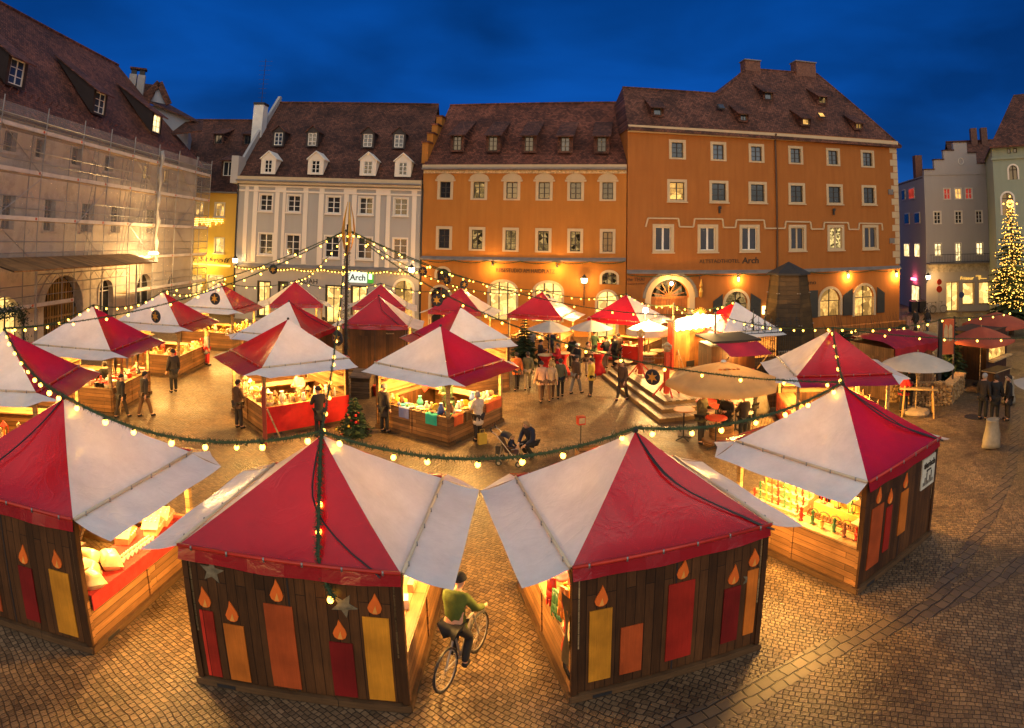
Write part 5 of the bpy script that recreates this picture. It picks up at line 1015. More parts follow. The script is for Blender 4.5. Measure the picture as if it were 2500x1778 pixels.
# pottery stall 8: edge 1 (white, faces camera left) and edge 2 (red, faces camera right)
pk = ('mug', 'bowl', 'vase', 'bowl', 'mug', 'plate', 'vase')
pc = ('blue', 'cream', 'green', 'brown', 'white', 'turquoise', 'yellow', 'grey')
for e in (1, 2):
    for i in range(13):
        for r in range(3):
            if RND.random() < .2: continue
            kd = pk[(i * 3 + r * 2 + e) % 7] if r else ('bowl', 'mug')[i % 2]
            put(s8, e, -1.35 + i * .22 + RND.uniform(-.03, .03), .12 + r * .18, CT, kd, pc[(i * 5 + r * 3 + e) % 8], f'in the {("front", "middle", "back")[r]} row on the {"left" if e == 1 else "right"} counter of the pottery stall', 'pottery on the stall counters', i, 1.0 if r < 2 else 1.25)
for i, (e, s, c) in enumerate(((1, -1.2, 'yellow'), (1, -.3, 'lilac'), (1, .9, 'turquoise'), (2, -1.1, 'orange'), (2, -.55, 'dark'), (2, 1.0, 'orange'))):
    colr = dict(yellow=(.6, .45, .03), lilac=(.22, .24, .42), turquoise=(.02, .36, .26), orange=(.6, .1, .02), dark=(.08, .05, .03))[c]; w = (.2, .22, .24, .26, .18, .5)[i]
    mb = MB(); n = 6
    pts = [[(s - w + 2 * w * q / n, -1.64 - .012 * sin(q * 1.7) - (.0 if z < 2 else 0), zz) for q in range(n + 1)] for z, zz in enumerate((.985, .9, .75, .62))]; pts = [[(s - w + 2 * w * q / n, -1.4, .986) for q in range(n + 1)]] + pts
    flat = [p for r in pts for p in r]; mb.add(flat, [(j * (n + 1) + q, (j + 1) * (n + 1) + q, (j + 1) * (n + 1) + q + 1, j * (n + 1) + q + 1) for j in range(len(pts) - 1) for q in range(n)])
    o = xf(mb, edge_frame(e)).build('hanging_cloth', mat('cloth_' + c, colr, .8, .15, 5, .3, 30), None, True, s8.location.copy(), s8.rotation_euler.z); tag(o, f'{c} cloth hanging over the {"left" if e == 1 else "right"} counter of the pottery stall' + (', broad, far end' if i == 5 else (', narrow, near end' if i == 3 else '')), 'cloth', 'cloths over the pottery counter')
# red cloth stall 7: edge 3 white faces camera
mb = MB(); mb.box(-1.6, 1.6, -1.665, -1.645, .1, .99); o = xf(mb, edge_frame(3)).build('red_counter_cloth', mat('bright_red_cloth', (.55, .015, .01), .8, .2, 3.0, .4, 6), None, False, s7.location.copy(), s7.rotation_euler.z); tag(o, 'bright red cloth covering the whole counter front of the flower bower stall', 'cloth')
lk = ('lantern', 'vase', 'candle_arch', 'basket', 'figurine', 'lantern', 'bottle')
for e in (3, 2):
    for i in range(11):
        for r in range(2):
            put(s7, e, -1.3 + i * .25 + RND.uniform(-.04, .04), .2 + r * .22, CT, lk[(i + r * 3 + e) % 7], ('white', 'cream', 'gold', 'brown', 'white')[(i * 2 + r) % 5], f'in the {("front", "back")[r]} row on the {"camera" if e == 3 else "left"} side of the red cloth stall', 'ornaments on the red cloth stall', i, 1.0 + .3 * r, 'gold')
mb = MB(); RR = random.Random(3)
for i in range(420):
    a = RR.random(); x = -1.3 + 2.6 * RR.random(); z = 1.85 + .35 * RR.random() ** 1.5; y = -.9 + .5 * RR.random(); s_ = .03 + .03 * RR.random(); mb.ball((x, y, z), s_, 4, 3, RR.randrange(3))
o = xf(mb, edge_frame(3)).build('flower_garland', [mat('petal_red', (.5, .04, .03), .6), mat('petal_cream', (.65, .45, .2), .6), mat('leaf_green', (.07, .12, .03), .6)], None, False, s7.location.copy(), s7.rotation_euler.z); tag(o, 'bower of red and cream flowers hung under the roof of the red cloth stall', 'garland')
def stock(t, sid, sides, kinds, cols, n, group, name, second='gold', rows=2):
    for e in sides:
        for i in range(n):
            for r in range(rows):
                put(t, e, -1.35 + 2.7 * i / (n - 1) + RND.uniform(-.05, .05), .2 + r * .25, CT, kinds[(i * 2 + r + e) % len(kinds)], cols[(i + r * 2) % len(cols)], f'in the {("front", "back")[r]} row, {("back", "far", "red", "white")[e]} side of the {name}', group, i * .7, 1.0 + .25 * r, second)
stock(s6, 6, (2, 1), ('lantern', 'jar', 'candle_arch', 'book_box'), ('white', 'gold', 'cream', 'red'), 8, 'goods on the jewellery stall', 'jewellery stall')
stock(s5, 5, (2, 1), ('basket', 'book_box', 'knit_cap'), ('red', 'cream', 'black', 'white'), 8, 'goods on the scarf stall', 'scarf stall', 'red')
for i in range(6): put(s5, 2, -1.2 + i * .45, .02, 2.1, 'scarf', ('black', 'red', 'grey', 'cream', 'black', 'orange')[i], ('at the left end of the scarf stall', 'on the scarf stall, second from the left', 'on the scarf stall, third from the left', 'on the scarf stall, fourth from the left', 'on the scarf stall, fifth from the left', 'at the right end of the scarf stall')[i], 'scarves hung on the scarf stall', 0, .9, None, 'hanging')
stock(s9, 9, (2, 1), ('wreath', 'lantern', 'vase'), ('yellow', 'gold', 'white'), 6, 'goods on the wreath stall', 'wreath stall by the lane', 'yellow')
stock(s0, 0, (1, 2), ('figurine', 'lantern', 'jar'), ('red', 'cream', 'white'), 7, 'goods on the left edge stall', 'stall at the left edge')
stock(s15, 15, (3, 2), ('bottle', 'jar', 'basket'), ('brown', 'cream', 'gold'), 6, 'goods on the plain white stall', 'stall behind the pottery stall')
stock(s16, 16, (0,), ('basket', 'candle_arch', 'lantern', 'figurine'), ('gold', 'cream', 'brown', 'white'), 9, 'wooden goods on the far stall', 'stall below the shop windows')
stock(s10, 10, (0,), ('lantern', 'wreath', 'heart'), ('red', 'gold', 'white'), 7, 'goods on the far red roofed stall', 'far stall before the grey house')
stock(s14, 14, (0,), ('lantern', 'jar', 'bottle'), ('white', 'gold', 'red'), 7, 'goods on the arched door stall', 'far stall below the arched door')
stock(s17, 17, (0,), ('mug', 'bottle', 'jar'), ('red', 'white', 'brown'), 7, 'mugs on the drinks counter', 'red drinks stall', 'white')
stock(s19, 19, (2, 3), ('jar', 'bottle', 'book_box', 'jar'), ('gold', 'brown', 'red', 'cream'), 8, 'jars on the right hand stall', 'jar stall on the right')
o = put(s8, 1, .1, .62, 1.45, 'heart', 'red', 'hanging inside the pottery stall', None, 0, 1.5, None, 'big')
mb = MB(); mb.box(-1.6, 1.6, -1.66, -1.645, .1, .99); o = xf(mb, edge_frame(0)).build('drinks_banner', mat('signal_red', (.55, .025, .015), .5), None, False, s17.location.copy(), s17.rotation_euler.z); tag(o, 'red banner with a white price list on the drinks stall counter', 'banner')
mb = MB()
for x, n in ((-.35, 9), (.45, 9)):
    for i in range(n): mb.box(x, x + (.5 if x < 0 else .18) * (.6 + .4 * ((i * 7) % 3) / 2), -1.668, -1.661, .25 + i * .07, .275 + i * .07)
mb.bar((-.3, -1.664, .93), (.6, -1.664, .93), .03, .005); mb.bar((-.95, -1.664, .55), (-.75, -1.664, .68), .03, .005); mb.bar((.95, -1.664, .55), (1.15, -1.664, .68), .03, .005)
mb.build('price_list', WHITEP, o)
lamp('red_glow', s17, (0, -.7, 1.9), 60, (1, .1, .04), .2)
mb = MB(); mb.box(-1.55, 1.55, -1.655, -1.64, .12, .95); o = xf(mb, edge_frame(1)).build('red_side_panel', mat('orange_red_panel', (.55, .07, .02), .5, .5, 2.5), None, False, s19.location.copy(), s19.rotation_euler.z); tag(o, 'orange red panel on the left side of the jar stall', 'panel')
# ------------------------------------------------------------------ garlands
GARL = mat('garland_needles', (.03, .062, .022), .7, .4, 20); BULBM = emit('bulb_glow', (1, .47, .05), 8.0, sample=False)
mb = MB(); mb.ball((0, 0, -.055), .048, 8, 5, 0, 1.15); mb.lathe([(.022, -.015), (.024, .02)], 6, (0, 0, 0), 1); BULB = mb.mesh('bulb', [BULBM, IRON], True)
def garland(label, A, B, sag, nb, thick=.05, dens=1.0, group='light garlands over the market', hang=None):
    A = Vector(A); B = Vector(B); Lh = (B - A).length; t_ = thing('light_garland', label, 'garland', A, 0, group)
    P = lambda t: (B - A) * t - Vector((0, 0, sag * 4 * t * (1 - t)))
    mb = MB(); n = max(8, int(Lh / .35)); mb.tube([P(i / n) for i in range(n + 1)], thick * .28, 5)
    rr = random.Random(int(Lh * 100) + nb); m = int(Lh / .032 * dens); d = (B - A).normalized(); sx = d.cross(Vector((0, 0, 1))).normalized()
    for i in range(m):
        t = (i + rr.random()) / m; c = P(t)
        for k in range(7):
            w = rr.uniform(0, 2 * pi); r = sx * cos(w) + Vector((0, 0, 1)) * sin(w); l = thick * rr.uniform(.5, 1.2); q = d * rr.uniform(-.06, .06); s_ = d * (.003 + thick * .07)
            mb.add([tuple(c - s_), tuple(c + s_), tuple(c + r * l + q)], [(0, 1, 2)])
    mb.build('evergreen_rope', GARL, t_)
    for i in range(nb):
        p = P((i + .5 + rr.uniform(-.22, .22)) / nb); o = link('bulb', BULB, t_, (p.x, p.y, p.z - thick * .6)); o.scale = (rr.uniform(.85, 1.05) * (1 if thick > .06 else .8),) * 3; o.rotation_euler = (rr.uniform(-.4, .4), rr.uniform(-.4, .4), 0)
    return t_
def apex(s, h=.06): p = STALLS[s].location; return (p.x, p.y, ZA + h)
MT = (-9.21, 21.97, 7.0)
PA = (4.79, 28.93, 3.55); PB = (6.32, 26.3, 3.4); BN = (15.5, 21.75, 3.45)
for a, b, sag, nb, lb in (
    (apex('0'), apex('5'), .25, 8, 'light garland between the left edge stall and the scarf stall'),
    (apex('5'), apex('6'), .35, 9, 'light garland between the scarf stall and the jewellery stall'),
    (apex('6'), apex('9'), .4, 10, 'light garland between the jewellery stall and the wreath stall'),
    (apex('9'), apex('10'), .35, 8, 'light garland from the wreath stall to the first far red roof'),
    (apex('10'), apex('13'), .4, 9, 'light garland between the two far red roofs before the grey house'),
    (apex('13'), apex('14'), .4, 9, 'light garland passing below the corner of the grey and orange houses'),
    (apex('14'), apex('16'), .3, 9, 'light garland below the lit shop windows of the orange house'),
    (apex('16'), apex('17'), .35, 10, 'light garland from the far wooden goods stall to the drinks stall'),
    (apex('17'), PA, .3, 7, 'light garland from the drinks stall to the wooden post before the portal'),
    (PA, apex('18'), .35, 8, 'light garland from the wooden post to the stall by the grille'),
    (PA, PB, .35, 7, 'light garland between the two wooden posts beside the stage'),
    (PB, apex('19'), .25, 12, 'light garland from the stage post past the wooden tower to the jar stall'),
    (apex('0'), apex('1'), .3, 9, 'light garland running down from the left edge stall to the near cushion stall'),
    (apex('1'), apex('2'), .42, 8, 'light garland hanging low between the cushion stall and the star painted stall'),
    (apex('2'), apex('3'), .42, 7, 'light garland hanging low across the pushchair'),
    (apex('3'), apex('4'), .3, 7, 'light garland in front of the red bar tables'),
    (apex('4'), apex('19'), .15, 5, 'short light garland between the figurine stall and the jar stall'),
    (apex('19'), BN, .2, 8, 'light garland from the jar stall to the banner column'),
    (BN, (24.0, 25.0, 3.5), .3, 9, 'light garland over the red parasols at the right edge'),
    (apex('19'), (19.5, 18.6, 2.9), .25, 8, 'light garland above the white parasol on the right'),
    (MT, apex('6'), .35, 14, 'light garland from the mast to the jewellery stall'),
    (MT, apex('0'), .75, 15, 'light garland sagging from the mast to the left edge stall'),
    (MT, apex('10'), .5, 12, 'light garland from the mast towards the lit doors of the grey house'),
    (MT, apex('14'), .3, 13, 'light garland from the mast to the stall below the arched door'),
    (MT, apex('16'), .55, 17, 'light garland from the mast to the far wooden goods stall'),
    (MT, PB, .9, 18, 'light garland from the mast to the stage post, over the heads of the crowd'),
    (MT, apex('4'), 1.15, 18, 'light garland from the mast to the figurine stall, past the big tan parasol'),
    (MT, apex('2'), .8, 17, 'light garland from the mast straight down to the star painted stall')):
    garland(lb, a, b, sag, nb, .085 if ('running down' in lb or 'hanging low' in lb or 'red bar' in lb or 'short' in lb) else .055, 1.0)
def bpos(d, a, u, y, z): return (d * sin(a) + u * cos(a) + y * sin(a), d * cos(a) - u * sin(a) + y * cos(a), z)
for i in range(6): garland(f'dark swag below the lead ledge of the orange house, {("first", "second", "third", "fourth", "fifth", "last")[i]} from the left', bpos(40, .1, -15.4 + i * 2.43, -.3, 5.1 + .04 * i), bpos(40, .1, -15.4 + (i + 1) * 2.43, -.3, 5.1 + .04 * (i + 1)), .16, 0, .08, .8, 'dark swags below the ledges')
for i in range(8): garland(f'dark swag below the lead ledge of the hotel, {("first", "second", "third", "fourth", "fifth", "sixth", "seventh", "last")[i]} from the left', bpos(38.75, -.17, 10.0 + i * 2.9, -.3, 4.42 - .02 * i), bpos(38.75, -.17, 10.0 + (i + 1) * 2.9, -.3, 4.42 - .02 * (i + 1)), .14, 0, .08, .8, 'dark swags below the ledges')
for i in range(6): garland(f'lit swag along the grey house front, {("first", "second", "third", "fourth", "fifth", "last")[i]} from the left', bpos(42.42, -.1, -21.9 + i * 2.4, -.35, 4.05 + .03 * i), bpos(42.42, -.1, -21.9 + (i + 1) * 2.4, -.35, 4.05 + .03 * (i + 1)), .15, 9, .05, .8, 'lit swags on the grey house')
# the garland end that hangs over the roof of stall 2
pts = [on_roof(0, .1 + .02 * i, .98 - .16 * i, .05) for i in range(6)] + [on_roof(0, .3, .04, .05)]
A2 = s2.matrix_basis @ Vector(pts[0]); B2 = s2.matrix_basis @ Vector(pts[-1])
garland('short garland lying down the red roof of the star painted stall', A2, B2, .02, 3, .085, 1.6)
garland('loose garland end dangling at the eave of the star painted stall', B2, s2.matrix_basis @ Vector((.72, -1.72, 1.93)), .12, 1, .085, 1.6)
# mast with gilt flame
M_ = thing('mast', 'dark mast with a gilt comet finial, centre of all the garlands', 'mast', (MT[0], MT[1], 0))
mb = MB(); mb.tube([(0, 0, 0), (0, 0, 3.5), (0, 0, 7.2)], [.085, .07, .05], 8); mb.build('pole', mat('mast_bark', (.045, .032, .022), .8, .4, 6, .6), M_)
mb = MB(); GILT = mat('gilt', (.55, .3, .06), .35)
for k in range(7):
    w = 2 * pi * k / 7; c, s_ = cos(w), sin(w); pr = [(.06, 6.0), (.2, 6.35), (.3, 6.9), (.24, 7.4), (.07, 8.1)]; q = .075
    L1 = [(r * c - q * s_ * (1 - abs(i - 2) / 2.4), r * s_ + q * c * (1 - abs(i - 2) / 2.4), z) for i, (r, z) in enumerate(pr)]; L2 = [(r * c + q * s_ * (1 - abs(i - 2) / 2.4), r * s_ - q * c * (1 - abs(i - 2) / 2.4), z) for i, (r, z) in enumerate(pr)]
    for i in range(4): mb.poly([L1[i], L2[i], L2[i + 1], L1[i + 1]])
mb.build('gilt_finial', GILT, M_)
mb = MB()
for i in range(500):
    z = RND.uniform(.5, 7); w = RND.uniform(0, 6.28); r = .09; mb.add([(r * cos(w), r * sin(w), z), (r * cos(w + .25), r * sin(w + .25), z + .02), (.19 * cos(w + .1), .19 * sin(w + .1), z + RND.uniform(-.1, .12))], [(0, 1, 2)])
tag(mb.build('evergreen_wrap', GARL, M_), kind='stuff')
# round star ornaments hung from the long garlands
mb = MB(); mb.lathe([(.2, -.02), (.21, 0), (.2, .02)], 18); mb.v = [(x, z, y) for x, y, z in mb.v]; DISC = mb.mesh('disc', mat('blue_disc', (.02, .022, .03), .5, .4, 5)); mb = MB(); mb.prism(star_pts(0, 0, .15, .06, 6, 0), -.045, .045); STAR = mb.mesh('gilt_star', GILT)
def along(A, B, sag, t): A = Vector(A); B = Vector(B); return A + (B - A) * t - Vector((0, 0, sag * 4 * t * (1 - t) + .33))
for A, B, sag, t, lb in ((MT, apex('0'), .75, .45, 'before the wreath stall roof'), (MT, apex('0'), .75, .62, 'before the jewellery stall roof'), (MT, apex('6'), .35, .35, 'left of the mast'), (MT, apex('16'), .55, .3, 'high before the grey house'), (MT, apex('16'), .55, .5, 'before the arched window of the orange house'), (MT, PB, .9, .25, 'just right of the mast'), (MT, apex('4'), 1.15, .3, 'before the plain white roof'), (MT, apex('4'), 1.15, .74, 'before the wooden stage'), (apex('16'), apex('17'), .35, .06, 'over the far wooden goods stall'), (MT, apex('2'), .8, .55, 'at the edge of the red cloth stall')):
    o = thing('star_ornament', 'round dark ornament with a gilt star hanging ' + lb, 'ornament', along(A, B, sag, t), RND.uniform(-.6, .6), 'star ornaments hung from garlands'); link('disc', DISC, o); link('gilt_star', STAR, o)
    mb = MB(); mb.bar((0, 0, .2), (0, 0, .34), .008); mb.build('hanger', IRON, o)

# ------------------------------------------------------------------ greenery
NEED = mat('fir_needles', (.022, .045, .018), .7, .45, 5.0); TRUNK = mat('bark', (.05, .032, .02), .9, .4, 8, .6)
def fir(name, label, loc, h, r, lights=0, dens=1.0, cat='tree', decor=None, seed=1, bare=.06, group=None):
    rr = random.Random(seed); t = thing(name, label, cat, loc, 0, group)
    mb = MB(); mb.tube([(0, 0, 0), (0, 0, h * .5), (0, 0, h * .97)], [h * .018 + .02, h * .012 + .01, .01], 7); mb.build('trunk', TRUNK, t)
    mb = MB(); tips = []; nl = int(h * 3.2 + 7)
    for i in range(nl):
        f = bare + (1 - bare) * (i / nl) ** .92; z = h * f; R_ = r * (1 - f) ** .85 * rr.uniform(.85, 1.1) + .05; nbr = max(5, int(11 * (1 - f) + 4))
        for k in range(nbr):
            w = 2 * pi * (k + rr.random()) / nbr; Rk = R_ * rr.uniform(.7, 1.12); dr = Vector((cos(w), sin(w), 0)); sd = Vector((-sin(w), cos(w), 0))
            P0 = Vector((0, 0, z)); P1 = dr * Rk + Vector((0, 0, z - Rk * rr.uniform(.12, .34) + Rk * .1)); ns = max(5, int(Rk * 9 * dens) + 3)
            mb.bar(P0, P1, .012 + .004 * Rk)
            for j in range(ns):
                g = (j + .5) / ns; c = P0.lerp(P1, .12 + .88 * g); wl = (Rk * .34 * (1 - g) + .07) * rr.uniform(.7, 1.3)
                for s_ in (-1, 1):
                    e = c + sd * s_ * wl + dr * wl * .7 + Vector((0, 0, rr.uniform(-.06, .05) * wl * 3)); w2 = dr * (.022 + .025 * wl)
                    mb.add([tuple(c - w2), tuple(c + w2), tuple(e)], [(0, 1, 2)]); up = Vector((0, 0, .03 + wl * .14)); mb.add([tuple(c), tuple(c.lerp(e, .5) + up), tuple(e)], [(0, 1, 2)])
                if rr.random() < .8: tips.append((c + sd * rr.uniform(-wl, wl) + Vector((0, 0, .03)), Rk))
            tips.append((P1, Rk))
    mb.build('crown', NEED, t)
    return t, tips, rr
XT, tips, rr = fir('christmas_tree', 'tall christmas tree covered in hundreds of warm lights at the right edge', (29.55, 33.9, 0), 9.3, 2.3, dens=1.2, seed=4, bare=.1)
LEDM = emit('tree_led', (1, .46, .07), 4.0, sample=False); mb = MB(); mb.ball((0, 0, 0), .04, 6, 4); LED = mb.mesh('light', LEDM)
rr.shuffle(tips); cand = [p for p, R_ in tips if p.z > 1.9 and (p.y < .6 or rr.random() < .3)]
for p in cand[:100]: link('light', LED, XT, p)
mb = MB()
for p in cand[100:1700]: mb.ball(p, .03, 5, 3)
tag(mb.build('string_lights', LEDM, XT), kind='stuff')
mb = MB()
for k in range(16):
    w = 2 * pi * k / 16; mb.ball((.6 * cos(w) * (1 if k % 4 == 0 else .45), 0, 9.0 + .5 * sin(w) * (1 if k % 4 == 0 else .45)), .06, 6, 4)
mb.build('star_topper', LEDM, XT)
lamp('tree_glow', XT, (-1.0, -2.6, 4.5), 260, (1, .5, .12), 1.2)
t, tips, rr = fir('decorated_fir', 'ragged low fir with red and yellow bows between red cloth and pottery stalls', (-7.49, 18.49, 0), 1.35, .62, dens=.55, seed=7, bare=.02)
for p, R_ in rr.sample([q for q in tips if q[0].z < .8], 30): mb = MB(); mb.ball((0, 0, 0), .05, 5, 3); mb.build('bow', mat('bow_red', (.45, .02, .02), .6) if rr.random() < .5 else mat('bow_yellow', (.6, .42, .04), .6), t, False, p)
fir('fir_tree', 'small fir standing before the far wooden goods stall', (-2.9, 31.2, 0), 2.5, .85, dens=1.4, seed=9)
for i, (x, y, h, r, lb) in enumerate(((14.4, 29.4, 2.1, 1.5, 'spiky fir bough heap just right of the wooden tower'), (16.4, 30.0, 1.5, 1.7, 'low fir bough heap behind the jar stall roof'), (18.6, 31.4, 1.6, 1.7, 'fir bough heap in front of the shuttered windows'), (20.3, 33.2, 1.5, 1.6, 'fir bough heap by the hotel corner'), (12.4, 27.4, 1.3, 1.5, 'fir bough heap left behind the jar stall roof'), (15.2, 27.2, 1.2, 1.5, 'dark fir bough heap behind the red plastic roof'), (17.6, 28.2, 1.2, 1.4, 'fir bough heap left of the banner column'), (10.2, 27.0, 1.2, 1.2, 'fir bough heap at the foot of the grille'))):
    t, _, _ = fir('fir_boughs', lb, (x, y, 0), h, r, dens=1.1, seed=20 + i, cat='greenery', bare=.02, group='fir boughs heaped round the fountain')
    mb = MB(); rr = random.Random(i)
    for k in range(26): w = rr.uniform(0, 6.28); a = rr.uniform(.1, .8) * r; mb.tube([(a * cos(w), a * sin(w), .3), (a * 1.1 * cos(w) + .1, a * 1.15 * sin(w), h * .9), (a * 1.3 * cos(w), a * 1.3 * sin(w), h * rr.uniform(1.1, 1.6))], [.015, .01, .004], 4)
    mb.build('twigs', TRUNK, t)
fir('fir_tree', 'dark fir leaning behind the banner column', (17.3, 23.9, 0), 3.0, .9, dens=1.2, seed=31)

# ------------------------------------------------------------------ fountain cover, grille
T = thing('wooden_tower', 'tapering boarded cover over the fountain with a dark pyramid roof', 'fountain cover', (11.6, 30.9, 0), -.36)
mb = MB(); n = 6; prof = [(1.5, .9), (1.0, 4.9)]; mb.lathe(prof, n); mb.build('boarding', wood('tower_boards', (.07, .04, .014), 'h', .24), T)
mb = MB(); mb.lathe([(1.22, 4.9), (1.18, 5.0), (.02, 5.6)], n); mb.build('pyramid_roof', mat('tower_felt', (.035, .03, .026), .8), T)
mb = MB()
for a in range(6): w = 2 * pi * a / 6; mb.bar((1.51 * cos(w), 1.51 * sin(w), .92), (1.01 * cos(w), 1.01 * sin(w), 4.89), .05)
for z, r in ((2.2, 1.33), (3.9, 1.12)):
    for a in range(6): w = 2 * pi * a / 6; mb.box(r * cos(w) - .1, r * cos(w) + .1, r * sin(w) - .03, r * sin(w) + .03, z, z + .03, 1)
mb.build('corner_battens', [MATS['tower_boards'], STEEL], T)
mb = MB(); mb.lathe([(1.75, 0), (1.7, .75), (1.85, .8), (1.85, .9)], 8); mb.build('basin', STONE, T)
Gt = thing('iron_grille', 'tall black wrought iron grille with scrolls before the blue-white roof', 'grille', (9.5, 27.6, 0), .18)
mb = MB()
for k in range(26): x = -1.6 + k * .128; mb.bar((x, 0, .3), (x, 0, 2.25), .02)
for z in (.3, 1.3, 2.25): mb.bar((-1.65, 0, z), (1.65, 0, z), .035)
mb.build('bars', IRON, Gt)
mb = MB()
for k in range(9):
    cx = -1.45 + k * .36; zz = 2.52 + .12 * sin(k * 1.7)
    for sc, s_ in ((.22, 1), (.14, -1)):
        pts = [(cx + s_ * sc * (1 - a / 14) * cos(a * .62), 0, zz + sc * (1 - a / 14) * sin(a * .62) + (.2 if s_ < 0 else 0)) for a in range(14)]; mb.tube(pts, .014, 4)
    mb.bar((cx, 0, 2.25), (cx, 0, 2.9 + .15 * (k % 3)), .016)
for x in (-1.0, -.35): mb.tube([(x, 0, 2.4), (x - .04, 0, 2.9), (x, 0, 3.3)], [.05, .035, .02], 5); mb.ball((x, 0, 3.36), .07, 6, 4); mb.bar((x, 0, 3.0), (x + .16, 0, 3.15), .02); mb.bar((x, 0, 3.0), (x - .14, 0, 2.9), .02)
mb.build('scrollwork', IRON, Gt)

# ------------------------------------------------------------------ stage, post, barrels
ST_ = thing('wooden_stage', 'low plank stage with two wide steps in the middle of the square', 'stage', (3.4, 22.2, 0), .248)
DECK = wood('deck_boards', (.40, .27, .13), 'd', .16)
for i, (x0, y0, x1, y1, z) in enumerate(((-.62, -1.05, 2.5, 6.5, .17), (-.3, -.5, 2.5, 6.5, .34), (0, 0, 2.5, 6.5, .5))):
    mb = MB(); mb.box(x0, x1, y0, y1, z - .165, z); mb.box(x0 - .02, x1, y0 - .02, y0 - .001, z - .165, z - .03, 1); mb.box(x0 - .02, x0 - .001, y0 - .001, y1, z - .165, z - .03, 1); mb.build(('lower_step', 'upper_step', 'deck')[i], [DECK, wood('riser_board', (.2, .12, .055), 'h', .3)], ST_)
SH = thing('stage_hut', 'orange boarded stage hut crowned by a dazzling scrolled light board', 'hut', (5.8, 28.5, .5), .532)
mb = MB(); mb.box(-1.38, 1.38, 0, .08, 0, 2.1); mb.box(-1.38, 1.38, .08, 2.6, 0, .02) if False else None
mb.build('front_wall', wood('orange_boards', (.42, .17, .035), 'v', .3), SH)
mb = MB(); mb.box(-1.5, -1.381, -.08, .3, 0, 2.3); mb.box(1.381, 1.5, -.08, .3, 0, 2.1); mb.build('side_wall', mat('hut_red', (.5, .055, .02), .5), SH)
mb = MB(); mb.box(-1.6, 1.6, -.2, .4, 2.35, 2.42); mb.build('flat_roof', LEAD, SH)
mb = MB(); mb.box(-.5, -.0, -.03, -.001, .02, .3); mb.build('hatch', DARKP, SH)
mb = MB(); mb.bar((-1.15, -.25, 0), (-1.1, -.02, .95), .03); mb.bar((-.95, -.35, 0), (-1.08, -.02, .95), .03); mb.build('leaning_slat', PALE_WOOD, SH)
mb = MB(); pts = [(-1.5, 2.0)] + [(-1.4 + .2 * i, 1.92 + .08 * (i % 2)) for i in range(15)] + [(1.5, 2.0), (1.5, 2.5), (.4, 2.62), (0, 2.78), (-.4, 2.62), (-1.5, 2.5)]; mb.prism(pts, -.32, -.26); mb.build('light_board', emit('light_board_glow', (1, .72, .3), 9.0), SH)
mb = MB()
for s_ in (-1, 1): mb.tube([(s_ * 1.55 + .28 * (1 - a / 22) * cos(a * .7), -.34, 2.25 + .28 * (1 - a / 22) * sin(a * .7)) for a in range(22)], .03, 5)
for k in range(9): a = pi * (.1 + .8 * k / 8); mb.bar((.02 * k, -.34, 2.66), (.5 * cos(a), -.34, 2.66 + .34 * sin(a)), .03); mb.bar((.02 * k, -.34, 1.95), (.4 * cos(a), -.34, 1.95 - .2 * sin(a)), .03)
mb.build('scroll_ornament', GILT, SH); lamp('board_light', SH, (0, -.9, 2.2), 420, (1, .55, .16), .3)
for p, hh, lb in ((PA, 3.55, 'pale wooden post before the hotel portal carrying the garlands'), (PB, 3.4, 'pale wooden post at the corner of the stage hut')):
    mb = MB(); mb.tube([(0, 0, 0), (0, 0, hh + .1)], [.06, .05], 8); tag(mb.build('wooden_post', PALE_WOOD, None, True, (p[0], p[1], 0)), lb, 'post', 'posts carrying garlands')
def candle_post(x, y, z, lb):
    t = thing('red_post', lb, 'post', (x, y, z), .3, 'red posts with carved figures'); RP = mat('post_red', (.5, .05, .02), .45)
    mb = MB(); mb.box(-.09, .09, -.09, .09, .05, 1.75); mb.box(-.14, .14, -.14, .14, 1.75, 1.8); mb.build('shaft', RP, t)
    mb = MB(); [mb.bar((.08 * c, .08 * s_, .55), (.6 * c, .6 * s_, .0), .05) for c, s_ in ((1, 0), (-1, 0), (0, 1), (0, -1))]; mb.build('stay', RP, t)
    mb = MB(); mb.lathe([(.1, 1.8), (.16, 1.9), (.08, 2.0), (.14, 2.08), (.05, 2.18)], 8); [mb.ball((.17 * cos(k * 1.05), .17 * sin(k * 1.05), 1.95 + .1 * (k % 2)), .06, 6, 4) for k in range(6)]; mb.build('carved_figure', CREAMY, t)
candle_post(2.9, 26.7, .5, 'red post with carved figure at the far left corner of the stage'); candle_post(3.6, 23.2, .5, 'red post with carved figure and four stays at the near corner of the stage')
def barrel(x, y, lb, h=.95, top=True):
    t = thing('barrel', lb, 'barrel', (x, y, 0), 0, 'barrel tables'); BW = wood('barrel_staves', (.25, .13, .05), 'v', .1)
    mb = MB(); mb.lathe([(.27, 0), (.33, h * .3), (.345, h * .5), (.33, h * .7), (.28, h)], 16); mb.build('staves', BW, t, True)
    mb = MB(); [mb.lathe([(r + .004, z), (r + .008, z + .04)], 16) for r, z in ((.295, h * .1), (.333, h * .3), (.333, h * .66), (.297, h * .86))]; mb.build('hoops', STEEL, t)
    if top: mb = MB(); mb.lathe([(.46, h + .002), (.46, h + .04)], 20); mb.build('table_top', PALE_WOOD, t)
barrel(2.3, 28.9, 'low barrel with a round top left of the other two', .65); barrel(3.6, 29.4, 'tall barrel with a round top in the middle'); barrel(4.25, 30.2, 'tall barrel with a round top beside the stage hut')
